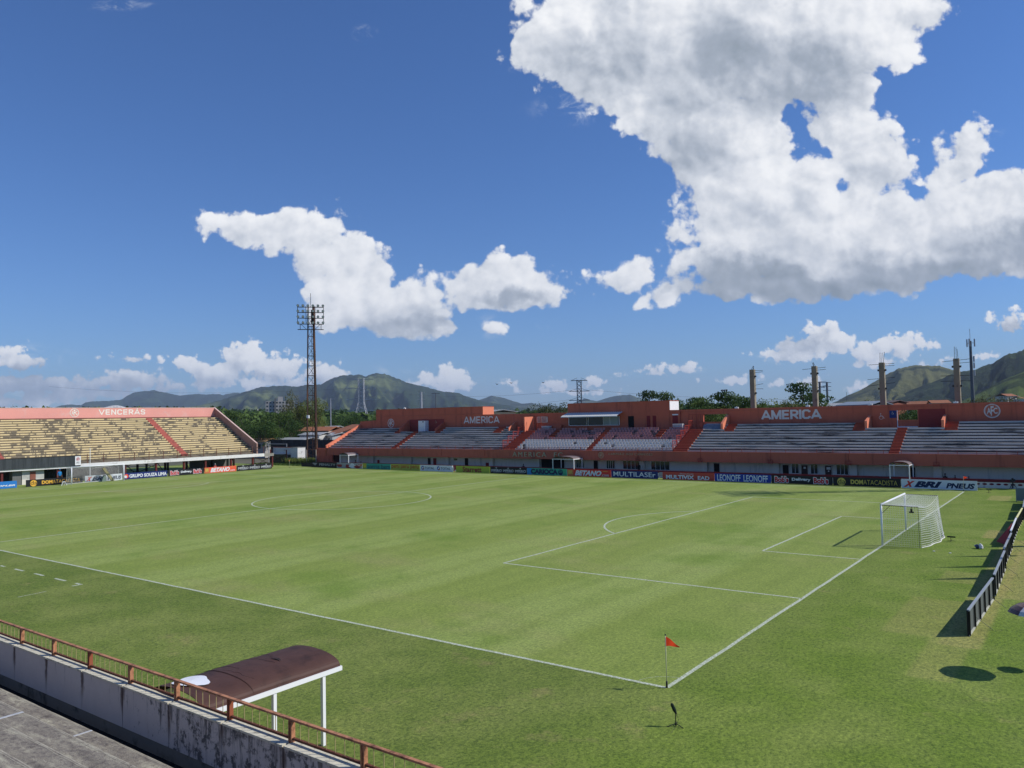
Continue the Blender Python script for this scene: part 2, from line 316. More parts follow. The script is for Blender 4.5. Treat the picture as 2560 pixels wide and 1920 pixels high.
def ringshape(mb, F, cu, cv, r0, r1, d=.02, n=28, a0=0, a1=2*math.pi, sx=1):
    for i in range(n):
        t0 = a0+(a1-a0)*i/n; t1 = a0+(a1-a0)*(i+1)/n
        mb.poly([F.P(cu+sx*r*math.cos(t), cv+r*math.sin(t), d) for r, t in ((r0, t0), (r1, t0), (r1, t1), (r0, t1))])
    return mb
def disc(mb, F, cu, cv, r, d=.02, n=28, sx=1):
    mb.poly([F.P(cu+sx*r*math.cos(2*math.pi*i/n), cv+r*math.sin(2*math.pi*i/n), d) for i in range(n)]); return mb
def aim(u, v, ax, val):      # where a sight line of the survey meets the plane axis=val
    d = rt2*((u-1280)/FPX)+up2*((960-v)/FPX)+fw; t = (val-CAM[ax])/d[ax]; return CAM+d*t
def aimd(u, v, dist):
    d = rt2*((u-1280)/FPX)+up2*((960-v)/FPX)+fw; return CAM+d*(dist/math.hypot(d.x, d.y))

# ---------------------------------------------------------------- ground
def ground_mat():
    m = bpy.data.materials.new('terrain'); m.use_nodes = True; n = NT(m.node_tree); b = n.n['Principled BSDF']
    P = n.new('ShaderNodeNewGeometry').outputs['Position']
    a = n.noise(P, .004, 6, .6); c = n.ramp(a, [(.35, (.05, .075, .03)), (.5, (.09, .10, .05)), (.62, (.16, .13, .09)), (.75, (.22, .19, .16))])
    d = n.noise(P, .05, 6, .65); c = n.mix(.4, c, n.ramp(d, [(.3, (.03, .05, .02)), (.7, (.2, .17, .13))]))
    n.inp(b.inputs['Base Color'], c); b.inputs['Roughness'].default_value = .95; return m
g = MB(); g.poly([(-16000, -16000, -.06), (16000, -16000, -.06), (16000, 16000, -.06), (-16000, 16000, -.06)])
tag(g.build('ground', ground_mat()), kind='structure')

# ---------------------------------------------------------------- turf
def grass_mat():
    m = bpy.data.materials.new('turf'); m.use_nodes = True; n = NT(m.node_tree); b = n.n['Principled BSDF']
    P = n.new('ShaderNodeNewGeometry').outputs['Position']; x, y, z = n.sep(P)
    inside = n.math('MULTIPLY', n.math('LESS_THAN', x, 0), n.math('GREATER_THAN', y, 0))
    wob = n.math('MULTIPLY', n.math('SUBTRACT', n.noise(P, .12, 3), .5), 2.2)
    st = n.math('SINE', n.math('MULTIPLY', n.math('ADD', x, wob), 2*math.pi/10.6))
    st = n.sstep(st, -.35, .35)
    st2 = n.math('SINE', n.math('MULTIPLY', n.math('ADD', x, wob), 2*math.pi/2.65))
    inc = n.mix(st, (.228, .290, .062), (.268, .332, .086))
    inc = n.mix(n.sstep(st2, .2, 1, 0, .28), inc, (.178, .238, .045))
    # worn dry patches and lush patches
    dry = n.sstep(n.noise(n.vec('MULTIPLY', P, (.6, 1, 1)), .16, 6, .62), .50, .72, 0, .6)
    inc = n.mix(dry, inc, (.300, .300, .110))
    lush = n.sstep(n.noise(n.vec('ADD', P, (40, 9, 0)), .11, 5, .6), .50, .70, 0, .75)
    inc = n.mix(lush, inc, (.150, .235, .032))
    # run-off outside the lines: longer and deeper green
    outc = n.mix(n.sstep(n.noise(P, .22, 6, .65), .35, .65), (.130, .182, .032), (.196, .238, .056))
    outR = n.mix(n.sstep(n.noise(P, .30, 6, .62), .35, .68), (.135, .205, .024), (.195, .252, .048))
    right = n.sstep(x, -3, 3)
    outc = n.mix(right, outc, outR)
    br = n.sstep(n.noise(n.vec('ADD', P, (7, 3, 1)), .42, 7, .7), .58, .76, 0, .8)
    outc = n.mix(br, outc, (.270, .235, .092))
    c = n.mix(inside, outc, inc)
    # straight-edged yellowed strips where boards and covers have lain
    def rect(x0, x1, y0, y1):
        a = n.math('MULTIPLY', n.sstep(x, x0-.12, x0+.12), n.sstep(x, x1+.12, x1-.12))
        return n.math('MULTIPLY', a, n.math('MULTIPLY', n.sstep(y, y0-.12, y0+.12), n.sstep(y, y1+.12, y1-.12)))
    for (x0, x1, y0, y1, k, cc) in STRIPS:
        kk = n.math('MULTIPLY', rect(x0, x1, y0, y1), n.sstep(n.noise(P, .9, 5, .7), .25, .7, k*.7, k*1.25))
        c = n.mix(kk, c, cc)
    # blades: fine and mid clumps
    fine = n.noise(n.vec('MULTIPLY', P, (1, 1, 0)), 11, 5, .85)
    mid = n.noise(n.vec('MULTIPLY', P, (1.6, .8, 0)), 5.0, 5, .7)
    k = n.math('ADD', n.math('MULTIPLY', n.math('SUBTRACT', fine, .5), 3.0), n.math('MULTIPLY', n.math('SUBTRACT', mid, .5), 1.7))
    big = n.math('MULTIPLY', n.math('SUBTRACT', n.noise(n.vec('MULTIPLY', P, (1.2, .7, 0)), 1.1, 5, .65), .5), .42)
    k = n.math('ADD', k, big)
    k = n.math('MULTIPLY', k, n.fmix(inside, 1.0, .75))
    c = n.mix(1.0, c, n.comb(*[n.math('ADD', 1.0, n.math('MULTIPLY', k, q)) for q in (1.15, 1.0, .9)]), 'MULTIPLY')
    n.inp(b.inputs['Base Color'], c); b.inputs['Roughness'].default_value = .85; b.inputs['Specular IOR Level'].default_value = .15
    bp = n.new('ShaderNodeBump'); bp.inputs['Strength'].default_value = .55; bp.inputs['Distance'].default_value = .04
    n.inp(bp.inputs['Height'], n.math('ADD', fine, mid)); n.l.new(bp.outputs[0], b.inputs['Normal'])
    return m
YEL = (.33, .29, .10)
STRIPS = [(5.9, 7.2, 9.2, 36, .55, YEL), (3.9, 6.2, 10.0, 16.5, .28, YEL), (5.6, 6.9, 5.0, 10.6, .45, (.30, .30, .085)), (4.3, 6.2, 20.5, 23.5, .3, YEL),
          (4.6, 6.2, 36, 40, .6, YEL), (2.6, 4.3, 60, 64.5, .55, YEL), (6.9, 8.1, 18, 32, .55, YEL)]
g = MB()
xs = [-140, 32]; ys = [-12.2, 74]
g.poly([(xs[0], ys[0], 0), (xs[1], ys[0], 0), (xs[1], ys[1], 0), (xs[0], ys[1], 0)])
GM = grass_mat()
tag(g.build('grass', GM), kind='structure')

# ---------------------------------------------------------------- painted lines
def paint_mat(name, k):
    m = bpy.data.materials.new(name); m.use_nodes = True; n = NT(m.node_tree); b = n.n['Principled BSDF']
    P = n.new('ShaderNodeNewGeometry').outputs['Position']
    f = n.sstep(n.noise(P, 14, 6, .8), .34, .66); f = n.math('MULTIPLY', f, k)
    n.inp(b.inputs['Base Color'], n.mix(f, (.20, .25, .08), (.80, .84, .74))); b.inputs['Roughness'].default_value = .9
    return m
L_, W_ = 106.0, 67.47; MY = W_/2
g = MB(); LZ = .005
def line(p, q, w=.145, jit=.02):
    p = Vector((*p, 0)); q = Vector((*q, 0)); n_ = max(2, int((q-p).length/1.6)); d = (q-p).normalized(); a = Vector((-d.y, d.x, 0))
    o = [random.uniform(-jit, jit) for _ in range(n_+1)]; o[0] = o[-1] = 0
    for i in range(n_):
        A = p.lerp(q, i/n_)+a*o[i]; B = p.lerp(q, (i+1)/n_)+a*o[i+1]
        g.poly([(*(A-a*w/2).xy, LZ), (*(B-a*w/2).xy, LZ), (*(B+a*w/2).xy, LZ), (*(A+a*w/2).xy, LZ)])
def arc(cx, cy, r, a0, a1, w=.145, n_=72):
    pts = [(cx+r*math.cos(a0+(a1-a0)*i/n_), cy+r*math.sin(a0+(a1-a0)*i/n_)) for i in range(n_+1)]
    for i in range(n_):
        t0 = a0+(a1-a0)*i/n_; t1 = a0+(a1-a0)*(i+1)/n_
        g.poly([(cx+rr*math.cos(t), cy+rr*math.sin(t), LZ) for rr, t in ((r-w/2, t0), (r+w/2, t0), (r+w/2, t1), (r-w/2, t1))])
line((-L_, 0), (0, 0)); line((0, .0), (0, W_), .145); line((-L_, W_), (0, W_)); line((-L_, 0), (-L_, W_)); line((-L_/2, 0), (-L_/2, W_))
arc(-L_/2, MY, 9.15, 0, 2*math.pi)
for s, x0 in ((-1, 0), (1, -L_)):
    line((x0, MY-20.16), (x0+s*16.5, MY-20.16)); line((x0, MY+20.16), (x0+s*16.5, MY+20.16)); line((x0+s*16.5, MY-20.16), (x0+s*16.5, MY+20.16))
    line((x0, MY-9.16), (x0+s*5.5, MY-9.16)); line((x0, MY+9.16), (x0+s*5.5, MY+9.16)); line((x0+s*5.5, MY-9.16), (x0+s*5.5, MY+9.16))
    a = math.acos(5.5/9.15); c = math.pi if s < 0 else 0
    arc(x0+s*11, MY, 9.15, c-a, c+a, n_=30)
arc(0, 0, 1, math.pi/2, math.pi, n_=10, w=.018)
for a, b in ((-42.07, -41.44), (-40.04, -38.85), (-37.44, -36.3), (-34.87, -33.64), (-32.5, -31.92), (-44.6, -43.4), (-47.2, -46)): line((a, -2.4), (b, -2.4))
line((-31.9, -2.34), (-31.9, -2.85)); line((-31.7, -4.16), (-31.52, -5.52), .06)
tag(g.build('pitch_markings', paint_mat('line_paint', .86)), kind='structure')

# ---------------------------------------------------------------- mountains
def hill_mat(name, grass, forest_and_shadow, rock, fs=.0016, bias=0.0):
    m = bpy.data.materials.new(name); m.use_nodes = True; n = NT(m.node_tree); b = n.n['Principled BSDF']
    P = n.new('ShaderNodeNewGeometry').outputs['Position']
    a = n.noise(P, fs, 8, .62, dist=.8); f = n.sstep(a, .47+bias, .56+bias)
    c = n.mix(f, forest_and_shadow, grass)
    d = n.noise(P, fs*9, 8, .7); c = n.mix(n.sstep(d, .38, .62, 0, .38), c, n.mix(f, tuple(x*.5 for x in forest_and_shadow), tuple(x*1.5 for x in grass)))
    c = n.mix(n.sstep(n.noise(n.vec('ADD', P, (900, 0, 0)), fs*4, 6, .6), .63, .72, 0, .5), c, rock)
    n.inp(b.inputs['Base Color'], c); b.inputs['Roughness'].default_value = .95; b.inputs['Specular IOR Level'].default_value = .1
    bp = n.new('ShaderNodeBump'); bp.inputs['Strength'].default_value = .9; bp.inputs['Distance'].default_value = 30
    n.inp(bp.inputs['Height'], n.noise(P, fs*14, 10, .78)); n.l.new(bp.outputs[0], b.inputs['Normal'])
    return m
def ridge(name, pts, D, run, m, seed, amp=.25, rough=1.0):
    rows = 44; cols = []
    for i in range(len(pts)-1):
        (a0, e0), (a1, e1) = pts[i], pts[i+1]; k = max(1, int(abs(a1-a0)/.0022))
        for j in range(k):
            t = j/k; cols.append((a0+(a1-a0)*t, e0+(e1-e0)*t))
    cols.append(pts[-1]); vs = []; fs = []
    nc = len(cols)
    for (az, el) in cols:
        h = max(2, D*el+CAM.z); h += rough*h*.02*noise.noise(Vector((az*260, seed, 0)))+rough*h*.012*noise.noise(Vector((az*900, seed, 3)))
        for r in range(rows+7):
            if r <= rows: t = r/rows; dist = D-run*(1-t); prof = t**1.25
            else: t = (r-rows)/6; dist = D+run*.5*t; prof = 1-t*.9
            x = CAM.x+math.sin(az)*dist; y = CAM.y+math.cos(az)*dist
            q = Vector((az*26*(1+.0), dist/run*1.1, seed))
            sp = 1-abs(noise.fractal(q, 1.0, 2.1, 5))*2.0        # spurs and gullies running down to the plain
            sp2 = (1-2*abs(noise.fractal(Vector((az*75, dist/run*4.2, seed+9)), .9, 2.1, 5)))
            w = math.sin(math.pi*min(1, t))**.8 if r <= rows else 0
            z = h*(prof+w*(amp*(sp-.55)+amp*.16*(sp2-.5))) if r <= rows else h*prof
            z = min(z, h*(.985 if r < rows else 1)*(.35+.65*(r/rows if r <= rows else 1))+h*.0) if r < rows else z
            vs.append((x, y, max(z, -1) if r else -2))
    R = rows+7
    for i in range(nc-1):
        for r in range(R-1): fs.append((i*R+r, (i+1)*R+r, (i+1)*R+r+1, i*R+r+1))
    me = bpy.data.meshes.new(name); me.from_pydata(vs, [], fs); me.materials.append(m); me.polygons.foreach_set('use_smooth', [True]*len(fs)); me.update()
    o = bpy.data.objects.new(name, me); COL.objects.link(o); o['kind'] = 'structure'; return o
GR = (.125, .150, .045); FO_SHADOW = (.022, .042, .016); RO = (.17, .15, .09)
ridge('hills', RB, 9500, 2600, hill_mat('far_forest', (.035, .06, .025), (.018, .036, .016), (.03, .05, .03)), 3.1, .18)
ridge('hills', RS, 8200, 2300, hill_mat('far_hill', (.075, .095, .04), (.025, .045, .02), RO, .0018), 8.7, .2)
ridge('hills', RM, 6000, 2700, hill_mat('mountain', GR, FO_SHADOW, RO, .00075, .02), 1.7, .26)  # coarse dark patches paint cloud shadow into the mountain's forest colour
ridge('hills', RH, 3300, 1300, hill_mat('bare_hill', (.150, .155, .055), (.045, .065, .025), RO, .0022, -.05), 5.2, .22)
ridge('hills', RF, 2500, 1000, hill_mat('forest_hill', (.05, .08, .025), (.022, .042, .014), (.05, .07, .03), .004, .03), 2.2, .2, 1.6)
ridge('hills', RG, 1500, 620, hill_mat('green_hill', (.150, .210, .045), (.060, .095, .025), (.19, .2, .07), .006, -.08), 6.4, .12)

# ================================================================ palette
M_coral = mat('coral_paint', (.56, .140, .080), .85, .10, .8, (.33, .085, .055), .35, .25, streak=True)
M_coralsunlit = mat('coral_sunlit_side', (.78, .25, .14), .85, .05, .8)  # brighter coral: sunlight on the side faces is put into the colour
M_fascia = mat('fascia_paint', (.47, .130, .080), .85, .08, .8, (.27, .08, .055), .3, .3, streak=True)
M_darkred = mat('dark_red_paint', (.25, .022, .026), .7, .1)
M_white = mat('white_wall_paint', (.74, .69, .61), .8, .06, 1, (.40, .40, .37), .25, .3, streak=True)
M_whitec = mat('white_metal', (.85, .85, .84), .45, .03)
M_bench = mat('grey_bench_paint', (.45, .42, .40), .8, .12, .8)
M_black = mat('dark_opening', (.010, .010, .012), .9, .1)
M_glass = mat('tinted_glass', (.03, .04, .045), .12, .1, spec=.6)
M_glassl = mat('pale_glass', (.25, .32, .32), .12, .1, spec=.6)
M_letter = mat('white_letter_paint', (.78, .70, .66), .8, .05)
M_cream = mat('cream_letter', (.50, .42, .27), .6, .08)
M_rail = mat('red_rail_paint', (.30, .05, .035), .6, .1)
M_stair = mat('red_stair_paint', (.42, .085, .045), .85, .12)
M_conc = mat('weathered_concrete', (.30, .285, .25), .9, .12, 2, (.10, .095, .085), .4, 1.0)
M_steel = mat('galvanised_steel', (.42, .43, .44), .5, .1, metal=.3)
M_blk = mat('black_plastic', (.016, .016, .018), .5, .1)
def streaked(name, base, dark, thr=.50, xs=(.35, 1, 6), sc=1.0, mix2=None, rough=.85):
    m = bpy.data.materials.new(name); m.use_nodes = True; n = NT(m.node_tree); b = n.n['Principled BSDF']
    P = n.new('ShaderNodeNewGeometry').outputs['Position']
    f = n.noise(n.vec('MULTIPLY', P, xs), sc, 8, .7)
    c = n.mix(n.sstep(f, thr-.05, thr+.06), dark, base)
    f2 = n.noise(n.vec('MULTIPLY', P, (.5, .5, .5)), sc*.35, 5, .6)
    if mix2: c = n.mix(n.sstep(f2, .50, .68), c, mix2)
    c = n.mix(n.sstep(n.noise(P, 6, 5, .7), .3, .7, 0, .35), c, tuple(x*.7 for x in base))
    n.inp(b.inputs['Base Color'], c); b.inputs['Roughness'].default_value = rough; return m
M_tread = streaked('grey_bench_riser', (.56, .515, .48), (.040, .038, .040), .43, (.22, 1, 3.2), .9)
M_gap = mat('bench_gap', (.055, .055, .065), .9, .2)

def bx(X): return 10.61+(X-10.61)*.9859
def bz(z): return 8.177+(z-8.177)*.9859
YF, YW, YB = 74.5, 76.5, 83.1
def crest(parent, F, cu, cv, r, m_w, m_bg=None, name='crest', open_ground=False):
    mb = MB()
    mats = [m_w]
    if m_bg: mats.append(m_bg); mb.cur = 1; disc(mb, F, cu, cv, r*.96, .012); mb.cur = 0
    ringshape(mb, F, cu, cv, r*.88, r, .02)
    ringshape(mb, F, cu, cv, r*.80, r*.83, .02)
    letters(mb, F, 'A', cu-r*.62, cu-r*.14, cv-r*.42, cv+r*.45, .02, .03)
    letters(mb, F, 'F', cu-r*.17, cu+r*.20, cv-r*.66, cv+r*.68, .022, .03)
    letters(mb, F, 'C', cu+r*.16, cu+r*.64, cv-r*.42, cv+r*.45, .02, .03)
    return mb.build(name, mats, parent)

# ================================================================ main grandstand
MS = root('grandstand', (-45, YF, 0), 'long coral grandstand with grey bench rows and AMERICA lettering across the far side', 'grandstand')
TR = lambda i: 75.2+.68*i            # front of row i
TZ = lambda i: 3.2+.325*(i+1)        # top of row i
X0, X1 = -104.3, 26.0
bays = [(-91.1, -82.5), (-66.6, -30.0), (-11.7, -3.4), (12.0, 20.0)]
# raked concrete body (the back two rows are cut out at the bays)
mb = MB()
segs = []; c = X0
for a, b in bays: segs += [(c, a, 11), (a, b, 9)]; c = b
segs.append((c, X1, 11))
for a, b, n_ in segs:
    pts = [(74.7, 2.2), (74.7, 3.2)]
    for i in range(n_): pts += [(TR(i)+.02, TZ(i)-.325), (TR(i)+.02, TZ(i)-.02)]
    pts += [(YB+.0, TZ(n_-1)-.02), (YB+.0, 5.6), (76.7, 2.2)]
    mb.prism(pts, 'x', a, b)
mb.build('terrace', M_gap, MS)
# stairs
stairs = [(-87.76, -86.55, 0, 9), (-48.24, -47.35, 0, 9), (-34.7, -32.7, 0, 9), (-63.3, -61.0, 0, 9), (-8.19, -7.13, 0, 9), (15.5, 16.6, 0, 9),
          (-82.4, -81.2, 8, 11), (-92.4, -91.2, 8, 11), (-69.4, -67.8, 8, 11), (-29.6, -28.3, 8, 11), (-13.2, -11.8, 8, 11), (-3.2, -1.9, 8, 11), (-57.2, -56.2, 5, 9), (-39.2, -38.2, 5, 9)]
for a, b, i0, i1 in stairs:
    mb = MB()
    for i in range(i0, i1):
        mb.box(a, b, TR(i)-.06, TR(i)+.70, TZ(i)-.28, TZ(i)+.015)
        mb.box(a, b, TR(i)-.36, TR(i)-.06, TZ(i)-.32, TZ(i)-.16)
    s = mb.build('stairs', M_stair, MS)
    mb = MB(); zz = [(TR(i0)-.4, TZ(i0)-.33)]
    for i in range(i0, i1): zz += [(TR(i)-.06, TZ(i)-.33), (TR(i)-.06, TZ(i)+.02), (TR(i+1)-.10, TZ(i)+.02)]
    zz += [(TR(i1-1)+.58, TZ(i1-1)-.12), (TR(i0)+.2, TZ(i0)-.36)]
    mb.prism(zz, 'x', b, b+.04)
    mb.build('step_edge', mat('pale_step_edge', (.72, .48, .36), .8), s)
# bench rows: one part for each row, split where stairs and bays cut it
SEATX = (-60.9, -34.8)
for i in range(11):
    cuts = sorted([(a, b) for a, b, i0, i1 in stairs if i0 <= i < i1]+([(a, b) for a, b in bays] if i >= 9 else [])+([SEATX] if i < 9 else []))
    runs = []; c = X0
    for a, b in cuts:
        if a > c: runs.append((c, a))
        c = max(c, b)
    runs.append((c, X1))
    for a, b in runs:
        if b-a > .1: mb = MB(); mb.box(a+.02, b-.02, TR(i)-.10, TR(i)+.69, TZ(i)-.20, TZ(i)); mb.build('bench_row', M_tread, MS)
# seats in the middle block
def seat_geo(mb, x, i):
    y = TR(i)+.12; z = TZ(i)-.06
    mb.box(x-.20, x+.20, y-.16, y+.20, z+.30-.26, z+.335-.26+.03)
    mb.box(x-.20, x+.20, y+.18, y+.23, z+.10, z+.42)
M_seatw = mat('white_seat', (.72, .67, .63), .4, .14, .9); M_seatp = mat('faded_red_seat', (.40, .19, .20), .45, .25, .5)
M_purp = streaked('purple_bench_riser', (.34, .22, .22), (.05, .04, .045), .42, (.4, 1, 3.2), .9)
for i in range(9):
    for a, b in ((SEATX[0], -48.3), (-47.3, SEATX[1])): mb = MB(); mb.box(a, b, TR(i)-.06, TR(i)+.69, TZ(i)-.22, TZ(i)-.08); mb.build('seat_plinth', M_tread if i < 4 else M_purp, MS)
nseat = 0
rest = {0: MB(), 1: MB()}
for i in range(9):
    x = SEATX[0]+.3
    while x < SEATX[1]-.2:
        if not (-48.5 < x < -47.1) and not (i >= 5 and (-57.4 < x < -56.0 or -39.4 < x < -38.0)):
            if random.random() > (.02 if i < 4 else .08):
                if i < 2 and nseat < 99:
                    m_ = MB(); seat_geo(m_, x, i); m_.build('seat', M_seatw, MS); nseat += 1
                else: seat_geo(rest[0 if i < 4 else 1], x, i)
        x += .52
rest[0].build('upper_white_seats', M_seatw, MS, kind='stuff'); rest[1].build('faded_red_seats', M_seatp, MS, kind='stuff')
# fascia, walkway edge, soffit
mb = MB(); mb.box(X0-.2, X1, YF, YF+.22, 2.02, 3.35); mb.box(X0-.2, X1, YF+.22, YW, 2.03, 2.16)
for x in range(-100, 24, 9): mb.box(x, x+.04, YF-.012, YF, 2.05, 3.3)
mb.build('fascia', M_fascia, MS)
# lower wall with piers
mb = MB(); mb.box(X0+1.3, X1, YW, YW+.25, 0, 2.03)
mb.build('ground_floor_wall', M_white, MS)
for a, b in ((-94.32, -93.44), (-84.93, -84.11), (-76.17, -75.5), (-66.95, -66.18), (-57.6, -57.2), (-40.3, -39.53), (-31.18, -30.39), (-21.83, -21.0), (-12.72, -11.87), (-3.92, -3.08), (5.2, 6.0)):
    mb = MB(); mb.box(a, b, YW-.45, YW-.002, 0, 2.025); mb.build('pier', M_white, MS)
# openings
mb = MB(); mb.box(-57.1, -52.96, YW-.02, YW+.3, 0, 2.0); mb.build('tunnel_opening', M_black, MS)
for a, b, z, m_ in ((-80.52, -79.82, 1.72, M_black), (-79.25, -78.5, 1.72, M_darkred), (-72.28, -71.55, 1.8, M_black), (-47.85, -47.15, 1.8, M_black), (-29.6, -28.82, 1.75, M_black), (-20.65, -19.9, 1.72, M_black),
                 (-18.37, -17.61, 1.72, mat('brown_door', (.06, .03, .025), .6)), (-15.58, -14.82, 1.72, mat('brown_door', (.06, .03, .025), .6)), (-6.46, -5.79, 1.72, M_black), (-92.8, -92.2, 1.2, M_darkred), (-67.9, -67.2, 1.15, M_darkred)):
    mb = MB(); mb.box(a, b, YW-.06, YW-.004, 0, z); d = mb.build('door', m_, MS)
    mb = MB(); mb.box(a-.06, a, YW-.08, YW-.004, 0, z+.05); mb.box(b, b+.06, YW-.08, YW-.004, 0, z+.05); mb.build('door_frame', M_white, d)
for a, b, w, h in ((-18.1, -17.85, 1.30, .22), (-15.4, -14.95, 1.25, .3), (-15.25, -15.1, 1.0, .15)):
    mb = MB(); mb.box(a, b, YW-.075, YW-.062, w, w+h); mb.build('door_notice', M_whitec, MS)
def window(a, b, z0, z1, nm, bars=True):
    mb = MB(); mb.box(a, b, YW-.03, YW-.004, z0, z1); g_ = mb.build('window', M_glass, MS)
    mb = MB(); f_ = .05
    mb.box(a-f_, a, YW-.07, YW-.004, z0-f_, z1+f_); mb.box(b, b+f_, YW-.07, YW-.004, z0-f_, z1+f_); mb.box(a, b, YW-.07, YW-.004, z0-f_, z0); mb.box(a, b, YW-.07, YW-.004, z1, z1+f_)
    for k in range(1, nm): x = a+(b-a)*k/nm; mb.box(x-.025, x+.025, YW-.065, YW-.032, z0, z1)
    mb.build('window_frame', M_whitec, g_)
for a, b, n_ in ((-50.83, -49.52, 4), (-45.71, -44.4, 4), (-43.04, -40.5, 4), (-38.66, -35.93, 4), (-19.53, -18.7, 2), (-17.25, -16.43, 2), (-14.25, -12.95, 3)): window(a, b, .72, 1.86, n_)
mb = MB(); mb.box(-74.67, -73.93, YW-.03, YW-.004, 1.42, 1.74); mb.build('vent', M_glass, MS)
# drain pipe stubs and lamp boxes on the fascia
for x in (-39.65, -30.58, -21.44, -12.4, -3.33, -84.5, -75.6, -66.5):
    mb = MB(); big = x > -41
    mb.bar((x, YF-.06, 2.3), (x, YF-.06, 3.35), .03)
    if big:
        for q in (-.28, .28): mb.bar((x+q, YF-.16, 1.98), (x+q, YF-.16, 2.45), .05)
        mb.bar((x-.28, YF-.16, 2.45), (x+.28, YF-.16, 2.45), .05); mb.box(x-.24, x+.24, YF-.3, YF-.02, 2.0, 2.16)
    mb.build('wall_lamp_bracket', M_rail, MS)
# front rail
mb = MB(); mb.bar((X0, YF+.1, 3.74), (X1, YF+.1, 3.74), .035); mb.bar((X0, YF+.1, 3.55), (X1, YF+.1, 3.55), .02); mb.build('top_rail', M_rail, MS)
x = X0+.5
while x < 6: mb = MB(); mb.bar((x, YF+.1, 3.35), (x, YF+.1, 3.85 if int(x*10) % 3 == 0 else 3.74), .045); mb.build('rail_post', M_rail, MS); x += 1.83
# back wall
H1, H2 = 10.25, 8.92
def wallseg(a, b, z0, z1, depth=.3, m_=M_coral, name='back_wall'):
    mb = MB(); mb.box(a, b, YB, YB+depth, z0, z1); return mb.build(name, m_, MS)
mb = MB(); mb.prism([(X0-.2, 5), (-99.99+.0, 5), (-99.99, 8.32), (X0-.2, 8.12)], 'y', YB, YB+.3); mb.build('back_wall', M_coral, MS)
xh0, xh1, xp0, xp1 = bx(-101.6), bx(-74.9), bx(-57.3), bx(-39.5)
def block(a, b, z1, dep, side_mat, nm):
    mb = MB(); mb.box(a, b, YB, YB+dep, 5.5, z1); w = mb.build(nm, M_coral, MS)
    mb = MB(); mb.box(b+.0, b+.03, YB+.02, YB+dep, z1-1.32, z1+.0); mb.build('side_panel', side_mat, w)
    mb = MB(); mb.box(a-.04, b+.06, YB-.05, YB+dep, z1+.002, z1+.09); mb.build('coping', M_fascia, w)
block(-99.98, xh1, H1, 3.1, M_coralsunlit, 'tall_back_wall')
block(xp0, xp1, H1, 3.1, mat('bright_white_paint', (.86, .86, .84), .7, .04), 'press_room_wall')
mb = MB(); mb.box(xh0-.3, xh1, YB-.04, YB-.002, 9.02, 9.10); mb.build('wall_ledge', M_fascia, MS); mb = MB(); mb.box(xp1, X1, YB-.03, YB-.002, 8.60, 8.64); mb.build('wall_ledge', M_fascia, MS)
wallseg(xh1+.035, xp0-.002, 5.6, H2)
# right-hand wall with two openings
o1 = (bx(-34.3), bx(-30.56), 7.11, 8.18); o2 = (bx(-8.86), bx(-6.62), 7.02, 8.22)
wallseg(xp1+.035, o1[0], 5.6, H2); wallseg(o1[0], o1[1], 5.6, o1[2], m_=M_coralsunlit if 0 else M_coral, name='sill_wall'); wallseg(o1[0], o1[1], o1[3], H2, name='lintel')
wallseg(o1[1], o2[0], 5.6, H2); wallseg(o2[0], o2[1], 5.6, o2[2], name='sill_wall'); wallseg(o2[0], o2[1], o2[3], H2, name='lintel')
wallseg(o2[1], X1, 5.6, H2)
mb = MB(); mb.box(o2[0]-.06, o2[0]+.02, YB-.03, YB-.002, 6.14, o2[3]); mb.box(o2[0]-.06, o2[1], YB-.3, YB-.002, 6.13, 6.24); mb.build('white_jamb', M_whitec, MS)
# darker painted bay backs
for a, b in ((-91.1, -82.5), (-6.3, -3.4)):
    mb = MB(); mb.box(a+.02, b-.02, YB-.02, YB-.003, 6.13, bz(8.3)); mb.build('bay_back', mat('bay_red_paint', (.30, .045, .040), .8, .1), MS)
# cheek walls beside the bays
def cheek(x, y0, z0a, z0b, ztop, m_=M_coral, th=.16):
    mb = MB(); mb.prism([(y0, z0a), (YB-.004, z0a), (YB-.004, ztop), (YB-.35, ztop), (y0, z0b)], 'x', x-th/2, x+th/2); return mb.build('cheek_wall', m_, MS)
cheek(-91.1, 80.5, 5.6, 6.75, bz(8.1)); cheek(-82.5, 80.6, 5.6, 6.6, 7.7); cheek(-66.6, 81.0, 5.6, 6.6, 7.55, M_coralsunlit); cheek(-62.9, 80.3, 5.6, 8.35, 8.38, M_coralsunlit)
cheek(-30.0, 80.6, 5.6, 6.9, 8.1, M_coralsunlit, .3); cheek(-11.7, 80.6, 5.6, 7.0, 7.6, M_coralsunlit, .28); cheek(-3.4, 80.6, 5.6, 7.0, 7.6, M_coralsunlit, .28)
# sunlit end wall at the left, stepping up with the seats
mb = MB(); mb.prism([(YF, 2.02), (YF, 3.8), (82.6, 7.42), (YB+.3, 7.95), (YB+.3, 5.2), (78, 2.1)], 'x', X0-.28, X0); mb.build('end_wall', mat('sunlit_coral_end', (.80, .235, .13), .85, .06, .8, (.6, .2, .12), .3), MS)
mb = MB(); mb.box(-109.2, X0-.3, 76.2, 76.5, 0, 3.2); mb.build('wing_wall', M_coral, MS)
mb = MB(); mb.box(X0-.28, X0+1.3, YW+.0, YW+.3, 0, 2.0); mb.build('undercroft', mat('undercroft_dark_red', (.06, .015, .015), .9), MS)
